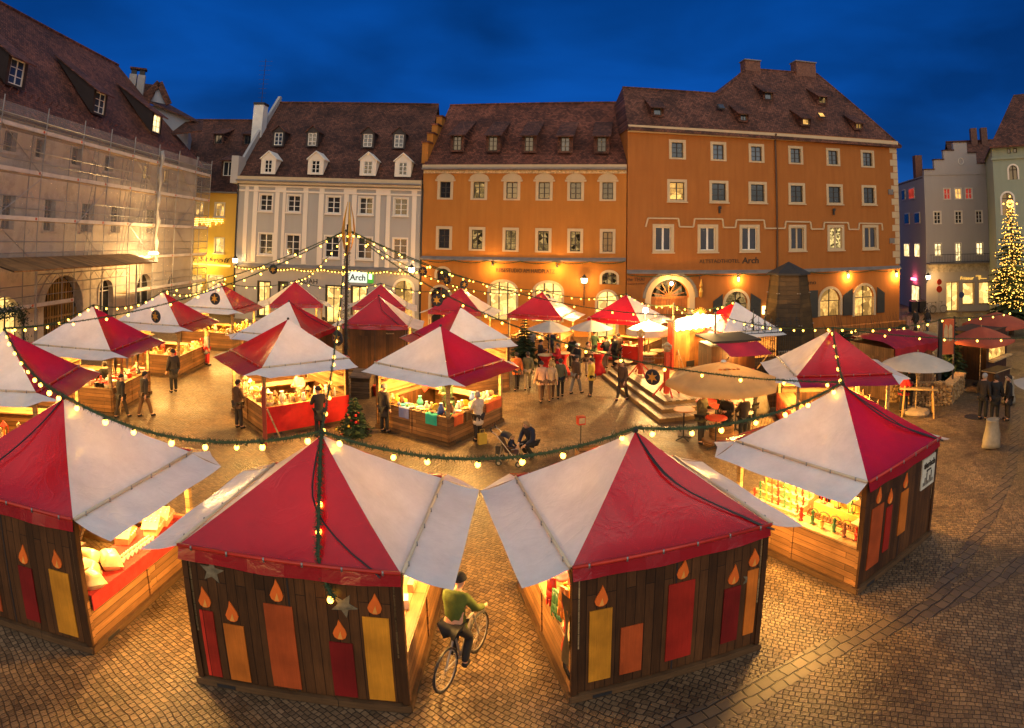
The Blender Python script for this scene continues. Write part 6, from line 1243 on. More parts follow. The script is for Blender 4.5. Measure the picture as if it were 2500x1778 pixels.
SPT = thing('floodlight', 'dazzling floodlight on a thin stand behind the big white parasol', 'floodlight', (3.44, 27.48 + 2.2, 0)); mb = MB(); mb.tube([(0, 0, 0), (0, 0, 3.1)], .03, 6); mb.build('stand', IRON, SPT); mb = MB(); mb.ball((0, -.1, 3.2), .14, 10, 6); mb.build('lamp_head', emit('floodlight_glow', (1, .82, .5), 60, sample=False), SPT); lamp('flood', SPT, (0, -.4, 3.15), 1500, (1, .55, .16), .15)

# ------------------------------------------------------------------ parasols
def parasol(label, loc, r, h, m, rise=.55, n=8, val=.0, base='plate', rz=.0, group=None, tip=True, square=False):
    t = thing('parasol', label, 'parasol', loc, rz, group); hb = h - rise
    mb = MB(); k = 8; ns = n * 6; vs = [(0, 0, h)]; fs = []
    for j in range(1, k + 1):
        g = j / k
        for i in range(ns):
            w = 2 * pi * i / ns; ph = (i % 6) / 6; sc = 1 - .075 * sin(pi * ph) * g
            rr_ = r * g * sc * ((1 / max(abs(cos(w)), abs(sin(w)))) ** .75 if square else 1)
            vs.append((rr_ * cos(w), rr_ * sin(w), h - rise * g ** 1.25 - .02 * sin(pi * ph) * g))
    for i in range(ns): fs.append((0, 1 + i, 1 + (i + 1) % ns))
    for j in range(k - 1):
        for i in range(ns): fs.append((1 + j * ns + i, 1 + (j + 1) * ns + i, 1 + (j + 1) * ns + (i + 1) % ns, 1 + j * ns + (i + 1) % ns))
    if val:
        b0 = 1 + (k - 1) * ns; b1 = len(vs); vs += [(x * 1.0, y * 1.0, z - val) for x, y, z in vs[b0:b0 + ns]]; fs += [(b0 + i, b1 + i, b1 + (i + 1) % ns, b0 + (i + 1) % ns) for i in range(ns)]
    mb.add(vs, fs); mb.build('canopy', m, t, True)
    mb = MB(); mb.tube([(0, 0, .05), (0, 0, h + (.08 if tip else 0))], .028, 8); mb.build('pole', PALE_WOOD, t)
    mb = MB()
    for i in range(n): w = 2 * pi * i / n; q = r * ((1 / max(abs(cos(w)), abs(sin(w)))) ** .75 if square else 1); mb.bar((0, 0, h - .04), (q * .5 * cos(w), q * .5 * sin(w), h - rise * .42 - .03), .018); mb.bar((q * .5 * cos(w), q * .5 * sin(w), h - rise * .42 - .03), (q * .98 * cos(w), q * .98 * sin(w), h - rise - .0), .016)
    mb.build('ribs', PALE_WOOD, t)
    if base == 'plate': mb = MB(); mb.lathe([(.3, 0), (.3, .06), (.06, .09)], 12); mb.build('base', IRON, t)
    elif base == 'stone':
        mb = MB(); mb.lathe([(.5, 0), (.56, .1), (.5, .2), (.2, .26)], 11); mb.v = [(x * (1 + .12 * sin(7 * x + 3 * y)), y, z) for x, y, z in mb.v]; mb.build('base_stone', mat('field_stone', (.3, .22, .13), .9, .3, 5, .7), t)
    elif base == 'drum': mb = MB(); mb.lathe([(.75, 0), (.78, .1), (.74, .18)], 20); mb.lathe([(.42, .18), (.42, .62)], 20); mb.build('base_drum', WARM_WOOD, t)
    return t
PCW = mat('parasol_white', (.62, .56, .46), .8, .1, 2, trans=.25); PCT = mat('parasol_tan', (.50, .33, .14), .8, .12, 2, trans=.3); PCR = mat('parasol_terracotta', (.42, .085, .04), .8, .12, 2, trans=.15)
u_ = parasol('very wide tan parasol with an orange print over the red bar tables', (4.85, 18.9, 0), 1.95, 2.75, PCT, .62, 8, .14, 'drum')
mb = MB(); mb.lathe([(.1, 2.76), (.08, 2.81), (.02, 2.83)], 10); mb.build('finial_cap', WHITEP, u_)
mb = MB(); mb.lathe([(.03, 0), (.03, .3), (.05, .31), (.05, .36)], 8, (.2, -.1, 1.14)); mb.build('lamp_stand', IRON, u_); mb = MB(); mb.ball((.2, -.1, 1.56), .06, 8, 5); mb.build('lamp_glass', GLOWS, u_); lamp('parasol_light', u_, (.2, -.1, 1.75), 110)
mb = MB(); [mb.box(-.3 + i * .15, -.2 + i * .15, -.62 - .02 * (i % 2), -.53, 2.615, 2.64) for i in range(5)]; mb.v = [(x, y, z + .0 - (abs(y) - .5) * .02) for x, y, z in mb.v]; mb.build('print', mat('orange_print', (.6, .16, .03), .7), u_)
parasol('left of the two small white parasols before the drinks stall', (-1.44, 29.3, 0), 1.15, 2.65, PCW, .42, group='small white parasols by the drinks stall')
parasol('right of the two small white parasols before the drinks stall', (.66, 29.8, 0), 1.15, 2.65, PCW, .42, group='small white parasols by the drinks stall')
parasol('white parasol with hanging valance beside the barrels and the stage hut', (3.6, 28.3 + 1.2, 0), 1.15, 2.65, PCW, .4, 6, .28)
parasol('white parasol held by a field stone beside the wood pile', (13.0, 20.15, 0), 1.5, 2.45, PCW, .5, 4, 0, 'stone', .3)
parasol('white parasol cut by the right edge above the rough trestle table', (15.3, 15.1, 0), 1.55, 2.45, PCW, .42, 4, 0, 'plate', .6)
parasol('white parasol in the distance at the right edge', (24.5, 22.5, 0), 1.4, 2.6, PCW, .5, 6)
parasol('nearer square terracotta parasol right of the banner column', (18.4, 23.2, 0), 1.35, 2.7, PCR, .6, 4, .12, square=True, rz=.4, group='terracotta parasols'); parasol('farther square terracotta parasol at the right edge', (21.8, 26.2, 0), 1.5, 2.85, PCR, .6, 4, .15, square=True, rz=.2, group='terracotta parasols')

# ------------------------------------------------------------------ tables and small furniture
TRED = mat('table_red', (.5, .04, .015), .3); TOR = mat('table_orange', (.55, .2, .04), .3)
def bartable(x, y, label, m, h=1.08, r=.36, group='bar tables by the big parasol'):
    t = thing('bar_table', label, 'table', (x, y, 0), RND.random(), group)
    mb = MB(); mb.lathe([(r, h - .03), (r + .008, h - .015), (r, h)], 24); mb.build('table_top', m, t)
    mb = MB(); mb.tube([(0, 0, .08), (0, 0, h - .03)], .025, 8); mb.build('column', IRON, t)
    mb = MB(); [mb.bar((0, 0, .1), (.3 * cos(k * pi / 2), .3 * sin(k * pi / 2), .0 + .015), .035) for k in range(4)]; mb.build('foot', IRON, t); return t
bartable(4.48, 18.14, 'nearest red bar table under the tan parasol', TRED); bartable(4.75, 19.35, 'red bar table beside the parasol pole', TRED, 1.1, .3); bartable(4.55, 20.0, 'red bar table nearest the stage', TRED, 1.12, .38); bartable(5.6, 19.8, 'red bar table on the right among the guests', TRED, 1.1, .3); bartable(3.61, 19.19, 'orange bar table standing alone by the stage step', TOR)
for x, y, lb in ((-1.6, 28.3, 'left'), (-.75, 28.9, 'middle'), (1.05, 29.1, 'right')):
    t = thing('draped_table', f'bar table in a waisted red cover, {lb} one below the small parasols', 'table', (x, y, 0), 0, 'red draped bar tables'); mb = MB(); mb.lathe([(.42, .0), (.34, .2), (.16, .55), (.2, .85), (.36, 1.08)], 14); mb.build('cover', MATS['bright_red_cloth'], t, True); mb = MB(); mb.lathe([(.37, 1.082), (.37, 1.11)], 16); mb.build('table_top', CREAMY, t)
def sack_stand(x, y, label, h=.9):
    t = thing('rubbish_sack', label, 'rubbish sack', (x, y, 0), RND.random(), 'translucent rubbish sacks on stands')
    mb = MB(); mb.lathe([(.26, .03), (.38, .05), (.37, .2), (.32, .45), (.27, .7), (.24, h - .05), (.27, h), (.2, h - .02), (.05, h - .05)], 16); mb.v = [(x_ * (1 + .1 * sin(9 * z + 7 * y_)), y_ * .72 * (1 + .1 * sin(11 * z + x_ * 11)), z) for x_, y_, z in mb.v]; mb.build('sack', mat('sack_film', (.42, .36, .26), .35, .2, 5, .4, 12, trans=.3), t, True)
    mb = MB(); mb.bar((.28, 0, .02), (.2, 0, h + .02), .02); mb.bar((-.3, .02, .015), (.34, .02, .015), .02); mb.build('stand', STEEL, t)
sack_stand(7.12, 21.67, 'rubbish sack on a stand beside the picket fence'); sack_stand(13.3, 15.96, 'rubbish sack on a stand alone on the cobbles at the right', .95); sack_stand(17.4, 20.0, 'tall rubbish sack beyond the dark coated trio', 1.1)
t = thing('picket_fence', 'short brown plank fence beside the jar stall', 'fence', (7.5, 22.3, 0), .15)
for i in range(12): mb = MB(); mb.prism([(i * .12, .05), (i * .12 + .1, .05), (i * .12 + .1, 1.1), (i * .12 + .05, 1.16), (i * .12, 1.1)], 0, .025); mb.build('picket', BROWN_WOOD if False else WARM_WOOD, t)
mb = MB(); mb.bar((0, .04, .3), (1.4, .04, .3), .05); mb.bar((0, .04, .9), (1.4, .04, .9), .05); mb.build('rail', WARM_WOOD, t)
t = thing('wooden_pallet', 'pale slatted wooden walkway beside the jar stall', 'walkway', (6.6, 20.3, 0), -.4); mb = MB()
for i in range(9): mb.box(-.5 + i * .12, -.4 + i * .12, -1.0, 1.0, .05, .08)
for y in (-.8, 0, .8): mb.box(-.52, .58, y - .05, y + .05, 0, .049)
mb.build('slats', PALE_WOOD, t)
t = thing('wooden_bin', 'weathered wooden bin with a sloping lid between the red cloth and pottery stalls', 'bin', (-9.0, 23.2, 0), .1); mb = MB(); mb.box(-.4, .4, -.35, .35, 0, .85); mb.build('box', wood('bin_boards', (.17, .11, .06), 'h', .1), t); mb = MB(); mb.add([(-.45, -.42, .84), (.45, -.42, .84), (.45, .42, 1.05), (-.45, .42, 1.05), (-.45, -.42, .88), (.45, -.42, .88), (.45, .42, 1.09), (-.45, .42, 1.09)], [(3, 2, 1, 0), (4, 5, 6, 7), (0, 1, 5, 4), (1, 2, 6, 5), (2, 3, 7, 6), (3, 0, 4, 7)]); mb.build('lid', MATS['bin_boards'], t)
mb = MB(); mb.lathe([(.14, 0), (.17, .42), (.18, .45), (.15, .45)], 14); tag(mb.build('red_bucket', TRED, None, True, (-8.45, 23.45, 0)), 'small red bucket beside the wooden bin', 'bucket')
t = thing('letter_box', 'little red box on a thin stick behind the wooden crate', 'box', (.12, 18.03, 0), .4); mb = MB(); mb.box(-.12, .12, -.1, .1, .95, 1.22); mb.build('box', TRED, t); mb = MB(); mb.box(-.1, .1, -.106, -.101, 1.0, 1.18); mb.build('label_plate', CREAMY, t); mb = MB(); mb.bar((0, 0, 0), (0, 0, .95), .025); mb.build('stick', IRON, t)
t = thing('wooden_crate', 'open wooden crate with writing in front of the two-cable stall', 'crate', (.45, 17.2, 0), .2); mb = MB()
for q in ((-.45, .45, -.3, -.27, 0, .45), (-.45, .45, .27, .3, 0, .45), (-.45, -.42, -.27, .27, 0, .45), (.42, .45, -.27, .27, 0, .45), (-.42, .42, -.27, .27, 0, .03)): mb.box(*q)
mb.build('boards', WARM_WOOD, t); text(t, 'Glühwein', -.35, .35, .2, LETTER, y=-.305, ht=.1)
t = thing('step_ladder', 'pale folding stepladder at the corner of the scarf stall', 'ladder', (-16.6, 17.5, 0), .5); mb = MB()
for s_ in (-1, 1): mb.bar((s_ * .2, -.5, 0), (s_ * .16, 0, 2.0), .05, .03); mb.bar((s_ * .2, .5, 0), (s_ * .16, 0.02, 2.0), .04, .03)
for i in range(6): g = (i + 1) / 7; mb.box(-.2 + .04 * g, .2 - .04 * g, -.5 * (1 - g) - .04, -.5 * (1 - g) + .04, 2 * g - .01, 2 * g + .015)
mb.build('ladder_frame', PALE_WOOD, t)
t = thing('display_stand', 'tall dark red stand with a sloping pole before the red cloth stall', 'stand', (-9.8, 16.6, 0), .4); mb = MB(); mb.box(-.06, .06, -.06, .06, 0, 1.9); mb.build('post', mat('stand_red', (.2, .03, .02), .5), t); mb = MB(); mb.bar((.1, .0, 1.2), (.55, .1, 0), .05); mb.build('stay', PALE_WOOD, t)
# evergreen arch over the shop door on the left
t = thing('evergreen_arch', 'evergreen arch round a shop doorway at the left edge', 'arch', (-21.6, 16.6, 0), 2.0); mb = MB(); rr = random.Random(5)
for i in range(1500):
    a = pi * rr.random(); c = (1.5 * cos(a), 0, 2.6 + .65 * sin(a)) if rr.random() < .7 else ((1.5 if rr.random() < .5 else -1.5), 0, 2.6 * rr.random()); p = Vector(c) + Vector((rr.gauss(0, .12), rr.gauss(0, .12), rr.gauss(0, .12))); d = Vector((rr.gauss(0, 1), rr.gauss(0, 1), rr.gauss(0, 1))).normalized() * .13; e = Vector((rr.gauss(0, 1), rr.gauss(0, 1), rr.gauss(0, 1))).normalized() * .03
    mb.add([tuple(p), tuple(p + d + e), tuple(p + d - e)], [(0, 1, 2)])
mb.build('foliage', NEED, t); mb = MB(); mb.tube([(-1.5, 0, 0), (-1.5, 0, 2.6)], .04, 5); mb.tube([(1.5, 0, 0), (1.5, 0, 2.6)], .04, 5); mb.build('frame', IRON, t)

# ------------------------------------------------------------------ huts on the right
t = thing('awning_hut', 'dark roofed hut with a pink awning over crates of sweets', 'hut', (6.8, 24.35, 0), .17); TAR = mat('roof_felt', (.03, .026, .024), .8); mb = MB()
mb.box(-1.0, 1.1, .35, 1.9, 0, 2.2); mb.box(-.9, 1.0, -.15, .349, 0, .9); mb.build('cabin', BROWN_WOOD, t); mb = MB(); mb.box(-1.1, 1.2, -.05, 2.1, 2.42, 2.5); mb.build('roof', TAR, t)
mb = MB(); n = 6; mb.add([(-.98 + 1.96 * i / n + g * .2, y, z - .03 * sin(pi * i / n)) for g, (y, z) in enumerate(((-.06, 2.42), (-.4, 2.2), (-.75, 1.95))) for i in range(n + 1)], [(j * (n + 1) + i, (j + 1) * (n + 1) + i, (j + 1) * (n + 1) + i + 1, j * (n + 1) + i + 1) for j in range(2) for i in range(n)]); mb.build('awning', mat('pink_awning', (.36, .015, .04), .5, trans=.06), t, True)
for x in (-.85, 1.0): mb = MB(); mb.bar((x, -.1, 1.2), (x + .2, -.72, 1.95), .04); mb.build('awning_arm', PALE_WOOD, t)
lamp('hut_light', t, (0, -.1, 1.75), 60)
for i in range(6):
    mb = MB(); mb.box(-.14, .14, -.15, .15, 0, .2); rr = random.Random(i); [mb.ball((rr.uniform(-.11, .11), rr.uniform(-.11, .11), .21), .045, 5, 3, 1) for k in range(18)]
    o = mb.build('fruit_crate', [CREAMY, mat('fruit_%d' % (i % 3), ((.5, .12, .02), (.55, .4, .06), (.35, .03, .02))[i % 3], .5)], None, False, t.matrix_basis @ Vector((-.8 + i * .33, .1, .9)), .17); tag(o, f'crate of {("orange", "yellow", "red")[i % 3]} sweets, {("first", "second", "third", "fourth", "fifth", "last")[i]} from the left under the pink awning', 'crate', 'crates under the pink awning')
t = thing('plastic_roofed_hut', 'boarded hut with a crumpled red plastic sheet on its roof and a lit end counter', 'hut', (14.2, 23.6, 0), .32); mb = MB(); mb.box(-1.7, .9, -1.2, 1.4, 0, 2.25); mb.build('cabin', wood('hut_boards', (.24, .12, .045), 'v', .13), t)
mb = MB(); n = 14; vs = [(-1.95 + 3.2 * i / n, -1.5 + 3.1 * j / n, 2.32 + .45 * sin(pi * j / n) ** .8 * (.55 + .45 * sin(pi * i / n)) + .035 * sin(i * 2.3 + j * .7) + .03 * sin(j * 3.1)) for j in range(n + 1) for i in range(n + 1)]
mb.add(vs, [(j * (n + 1) + i, j * (n + 1) + i + 1, (j + 1) * (n + 1) + i + 1, (j + 1) * (n + 1) + i) for j in range(n) for i in range(n)]); e = [(-1.95 + 3.2 * i / n, -1.52 + .02 * sin(i * 2), 2.08 - .06 * (i % 3)) for i in range(n + 1)]; k0 = len(mb.v); mb.add(e + [vs[i] for i in range(n + 1)], [(i, i + 1, n + 2 + i, n + 1 + i) for i in range(n)]); mb.build('red_sheet', mat('red_sheet_plastic', (.34, .012, .012), .4, .25, 3, .3, 5), t, True)
mb = MB(); mb.box(.9, 2.4, -1.1, .9, .85, .95); mb.build('counter', mat('counter_red', (.4, .03, .03), .4), t); mb = MB(); mb.box(.95, 2.3, .92, 1.0, .95, 2.1); mb.build('lit_back_panel', emit('counter_glow', (1, .72, .3), 1.6, .7, 5), t); [mb for mb in ()]
mb = MB(); [mb.box(x, x + .06, .7, .78, .951, 2.2) for x in (1.0, 1.5, 2.0)]; mb.build('counter_posts', PALE_WOOD, t); mb = MB(); mb.add([(.85, -1.5, 2.25), (3.3, -1.3, 2.1), (3.3, 1.0, 2.25), (.85, 1.2, 2.4)], [(0, 1, 2, 3)]); mb.build('tan_awning', mat('tan_canvas', (.28, .2, .1), .8), t); lamp('counter_light', t, (1.6, -.5, 1.9), 130)
for i in range(9): put_m = None; o = link('bottle', ware('bottle').mesh('bottle', [mat('ware_' + ('gold', 'red', 'white')[i % 3], WC[('gold', 'red', 'white')[i % 3]]), IRON], True) if ('b', i % 3) not in WM else WM['b', i % 3], None, t.matrix_basis @ Vector((1.0 + .15 * i, -.7 + .35 * (i % 2), .95)), 0); WM['b', i % 3] = o.data; tag(o, f'{("gold", "red", "white")[i % 3]} bottle on the lit end counter above the wood pile', 'bottle', 'bottles on the end counter')
def logs(label, x, y, rz, w, h, seed):
    rr = random.Random(seed); t = thing('log_pile', label, 'log pile', (x, y, 0), rz, 'stacked firewood'); mb = MB(); z = .06; n = 0
    while z < h:
        xx = -w / 2 + .06 * (n % 2)
        while xx < w / 2:
            r = rr.uniform(.045, .075); q = rr.uniform(-.06, .03); mb.add([(xx + r * cos(a * pi / 3 + rr.uniform(-.3, .3)), y_, z + r * .9 * sin(a * pi / 3)) for y_ in (q - .02, .4) for a in range(6)], [(5, 4, 3, 2, 1, 0)] + [(a, (a + 1) % 6, 6 + (a + 1) % 6, 6 + a) for a in range(6)], 0); mb.m[-7] = rr.randrange(3) ; xx += r * 1.95
        z += .105; n += 1
    for i in range(1, len(mb.m)):
        pass
    mb.build('split_logs', [mat('log_end_pale', (.45, .28, .12), .8, .3, 12), mat('log_end_mid', (.3, .17, .07), .8, .3, 12), mat('log_end_dark', (.16, .09, .04), .8, .3, 12)], t)
logs('long stack of split firewood facing the square', 14.15, 20.95, -.25, 1.5, .95, 3); logs('stack of split firewood running away under the lit end counter', 16.0, 21.6, .72, 2.6, .8, 5); logs('low pile of split firewood behind the trestle table', 13.6, 21.9, 0, 1.4, 1.2, 8)
def trestle(label, x, y, rz, l=1.5):
    t = thing('trestle_table', label, 'table', (x, y, 0), rz, 'rough log trestle tables'); mb = MB(); mb.box(-l / 2, l / 2, -.16, .16, 1.02, 1.08); mb.build('table_top', PALE_WOOD, t)
    for sx in (-1, 1):
        for sy in (-1, 1): mb = MB(); mb.tube([(sx * (l / 2 - .12), sy * .36, 0), (sx * (l / 2 - .2), sy * .04, 1.15)], .038, 6); mb.build('leg', mat('peeled_log', (.5, .26, .07), .6, .2, 6), t)
trestle('rough trestle bar table by the wood pile', 13.0, 20.0, -.5, 1.45); trestle('rough trestle bar table cut by the right edge', 14.6, 14.5, .9, 1.4)
t = thing('banner_column', 'orange column banner with pale figures between black boards', 'banner', (15.5, 21.75, 0), -.3); mb = MB(); mb.box(-.25, .25, -.05, .05, 1.9, 3.4); mb.build('banner_cloth', mat('banner_orange', (.5, .1, .03), .6, .3, 2.5), t); mb = MB(); [mb.prism([(x, 2.45), (x + .16, 2.5), (x + .14, 3.1), (x + .04, 3.2), (x - .03, 2.9)], -.056, -.0505) for x in (-.17, .03)]; mb.build('pale_figures', CREAMY, t); mb = MB(); mb.box(-.4, -.255, -.1, .1, 0, 3.4); mb.box(.255, .3, -.06, .06, 0, 3.5); mb.build('column_boards', IRON, t)
t = thing('dark_hut', 'dark food hut with warm lit hatch below the terracotta parasols', 'hut', (20.2, 24.2, 0), .5); mb = MB(); mb.box(-1.3, 1.3, 0, 2, 0, 2.3); mb.build('cabin', BROWN_WOOD, t); mb = MB(); mb.box(-1.0, .9, -.04, -.001, 1.0, 1.9); mb.build('lit_hatch', emit('hatch_glow', (1, .5, .12), .9, .7, 4), t); mb = MB(); mb.box(-1.2, 1.2, -.35, -.041, .92, .98); mb.build('counter', PALE_WOOD, t)
t = thing('small_counter', 'small dark counter with a pale top beyond the lit end counter', 'counter', (18.3, 21.9, 0), .4); mb = MB(); mb.box(-.7, .7, -.3, .3, 0, .95); mb.build('body', BROWN_WOOD, t); mb = MB(); mb.box(-.75, .75, -.35, .35, .952, 1.0); mb.build('counter_top', PALE_WOOD, t)

# ------------------------------------------------------------------ bicycles, signs, barrier
def bicycle(label, loc, rz, group='parked bicycles'):
    t = thing('bicycle', label, 'bicycle', loc, rz, group)
    for x in (-.52, .52):
        mb = MB(); mb.tube([(x + .34 * cos(a * pi / 10), 0, .35 + .34 * sin(a * pi / 10)) for a in range(21)], .022, 6, 0, False); mb.tube([(x + .31 * cos(a * pi / 10), 0, .35 + .31 * sin(a * pi / 10)) for a in range(21)], .01, 5, 1, False)
        for a in range(14): mb.bar((x, 0, .35), (x + .31 * cos(a * pi / 7), 0, .35 + .31 * sin(a * pi / 7)), .004, None, 1)
        mb.ball((x, 0, .35), .03, 6, 4, 1); mb.build('wheel', [IRON, STEEL], t)
    mb = MB(); A, B_, C, D, E_ = (-.52, 0, .35), (-.08, 0, .3), (-.22, 0, .82), (.36, 0, .84), (.52, 0, .35)
    for a, b in ((A, B_), (A, C), (B_, C), (B_, D), (C, D), (D, E_)): mb.tube([a, b], .018, 6)
    mb.build('frame', STEEL, t); mb = MB(); mb.tube([(.36, 0, .84), (.34, 0, 1.0)], .016, 6); mb.tube([(.2, -.28, 1.0), (.36, -.2, 1.03), (.34, 0, 1.0), (.36, .2, 1.03), (.2, .28, 1.0)], .014, 6); mb.build('handlebar', IRON, t)
    mb = MB(); mb.tube([(-.22, 0, .82), (-.24, 0, .95)], .014, 6); mb.ball((-.26, 0, .97), .11, 8, 5, 0, .4, .8); mb.build('saddle', IRON, t); mb = MB(); mb.bar((-.08, -.12, .18), (-.08, .12, .42), .02); mb.build('crank', STEEL, t); return t
bicycle('pale bicycle leaning outside the lit hairdresser door', (32.3, 46.9, 0), -.2); bicycle('bicycle beside the black bins at the corner door', (31.0, 46.4, 0), .3)
for i, (x, y) in enumerate(((25.8, 33.6), (28.6, 36.2), (30.0, 37.0), (31.4, 37.7))): bicycle(('bicycle behind the banner column', 'first bicycle at the rails before the shop', 'second bicycle at the rails before the shop', 'third bicycle at the rails before the shop')[i], (x, y, 0), .5)
for i, (x, y) in enumerate(((28.0, 37.4), (30.4, 38.6))):
    mb = MB(); mb.tube([(-.5, 0, 0), (-.5, 0, .9), (.5, 0, .9), (.5, 0, 0)], .025, 6); tag(mb.build('bike_rail', STEEL, None, False, (x, y, 0), .4), ('left' if i == 0 else 'right') + ' steel hoop rail before the hairdresser shop', 'rail', 'bike rails')
t = thing('traffic_sign', 'red round no entry sign on a pole before the grey house', 'sign', (31.9, 46.2, 0)); mb = MB(); mb.tube([(0, 0, 0), (0, 0, 3.0)], .03, 6); mb.build('pole', STEEL, t); mb = MB(); mb.lathe([(.3, -.015), (.3, .015)], 18); mb.v = [(x, z - .05, 2.2 + y) for x, y, z in mb.v]; mb.lathe([(.26, -.015), (.26, .015)], 18, (0, 0, 0)); k = len(mb.v) // 2; mb.v[k:] = [(x, z - .05, 2.85 + y) for x, y, z in mb.v[k:]]; mb.build('sign_disc', TRED, t)
t = thing('blue_sign', 'round sign on a post before the lit hairdresser door', 'sign', (33.3, 44.8, 0)); mb = MB(); mb.tube([(0, 0, 0), (0, 0, 1.9)], .03, 6); mb.build('pole', STEEL, t); mb = MB(); mb.lathe([(.28, -.015), (.28, .015)], 18); mb.v = [(x, z - .05, 1.75 + y) for x, y, z in mb.v]; mb.build('sign_disc', mat('sign_blue', (.06, .1, .25), .4), t)
for i in range(2): mb = MB(); mb.box(-.3, .3, -.35, .35, .05, 1.0); mb.add([(-.32, -.37, 1.0), (.32, -.37, 1.0), (.32, .37, 1.1), (-.32, .37, 1.1), (-.32, -.37, 1.05), (.32, -.37, 1.05), (.32, .37, 1.15), (-.32, .37, 1.15)], [(3, 2, 1, 0), (4, 5, 6, 7), (0, 1, 5, 4), (1, 2, 6, 5), (2, 3, 7, 6), (3, 0, 4, 7)]); tag(mb.build('wheelie_bin', IRON, None, False, (30.3 + i * .75, 47.9 - i * .2, 0), -.2), ('left' if i == 0 else 'right') + ' black wheelie bin by the lit side door', 'bin', 'black wheelie bins')
t = thing('rope_barrier', 'low barrier chain between posts behind the fir boughs', 'barrier', (22.5, 35.3, 0), .3)
for i in range(5): mb = MB(); mb.tube([(-3 + i * 1.8, 0, 0), (-3 + i * 1.8, 0, 1.0)], .03, 6); mb.build('post', STEEL, t)
mb = MB()
for i in range(4): mb.tube([(-3 + i * 1.8 + 1.8 * g / 6, 0, .95 - .1 * sin(pi * g / 6)) for g in range(7)], .012, 4)
mb.build('chain', STEEL, t)
mb = MB(); mb.box(-3.6, 3.6, -.25, .25, 0, .45); tag(mb.build('terrace_wall', ORANGE2, None, False, (21.5, 40.3, 0), .17), 'low orange terrace wall under the shuttered windows of the hotel', 'wall')
# ------------------------------------------------------------------ people
def skin(name, vs, es, rs, m, sub=1):
    me = bpy.data.meshes.new('tmp'); me.from_pydata(vs, es, []); o = bpy.data.objects.new('tmp', me); COL.objects.link(o)
    o.modifiers.new('s', 'SKIN'); 
    for i, r in enumerate(rs): me.skin_vertices[0].data[i].radius = r if isinstance(r, tuple) else (r, r)
    me.skin_vertices[0].data[0].use_root = True
    if sub: md = o.modifiers.new('u', 'SUBSURF'); md.levels = sub; md.render_levels = sub
    bpy.context.view_layer.update()
    out = bpy.data.meshes.new_from_object(o.evaluated_get(bpy.context.evaluated_depsgraph_get())); bpy.data.objects.remove(o)
    out.name = name; out.materials.clear(); out.materials.append(m); out.polygons.foreach_set('use_smooth', [True] * len(out.polygons)); return out
SKINM = mat('skin', (.50, .27, .17), .55, .1)
def pose(kind):
    """joint positions for a person 1.72 m tall facing +Y"""
    J = {}
    st = dict(walk=.22, stand=.03, hold=.03, stoop=.12, crouch=.0, ride=0)[kind]
    lean = dict(walk=.04, stand=0, hold=.03, stoop=.28, crouch=.42, ride=.3)[kind]; hz = dict(crouch=.5, ride=1.0).get(kind, .92); hy = -.12 if kind == 'crouch' else 0
    def up(d, x=0, f=0): return (x, hy + d * sin(lean) + f * cos(lean), hz + d * cos(lean) - f * sin(lean))
    J['pel'] = (0, hy, hz); J['waist'] = up(.2); J['chest'] = up(.4); J['neck'] = up(.55); J['head'] = up(.68, 0, .03); J['crown'] = up(.76, 0, .02); J['nose'] = up(.665, 0, .125); J['chin'] = up(.6, 0, .06)
    for s, n in ((-1, 'l'), (1, 'r')):
        f = st * s
        J['hip' + n] = (.09 * s, hy, hz - .04)
        if kind == 'crouch': J['knee' + n] = (.14 * s, .3, .47); J['ank' + n] = (.13 * s, .02, .1); J['toe' + n] = (.14 * s, .2, .04)
        elif kind == 'ride': J['knee' + n] = (.1 * s, .3, .8 if s < 0 else .62); J['ank' + n] = (.1 * s, .1, .42 if s < 0 else .24); J['toe' + n] = (.1 * s, .26, .38 if s < 0 else .2)
        else: J['knee' + n] = (.1 * s, f * .55 + .02, .49); J['ank' + n] = (.105 * s, f, .09); J['toe' + n] = (.115 * s, f + .17, .04)
        J['sh' + n] = up(.47, .17 * s)
        if kind in ('hold',): J['el' + n] = up(.22, .24 * s, .06); J['wr' + n] = up(.27, .12 * s, .3)
        elif kind == 'stoop': J['el' + n] = up(.25, .24 * s, .16); J['wr' + n] = up(.16, .16 * s, .4)
        elif kind == 'crouch': J['el' + n] = up(.25, .25 * s, .18); J['wr' + n] = up(.2, .14 * s, .42)
        elif kind == 'ride': J['el' + n] = up(.26, .24 * s, .2); J['wr' + n] = (.24 * s, .52, 1.08)
        else: J['el' + n] = up(.2, .23 * s, -.02 + .04 * st * -s * 3); J['wr' + n] = up(-.04, .25 * s, .06 - f * .6)
    return J
PPL = {}
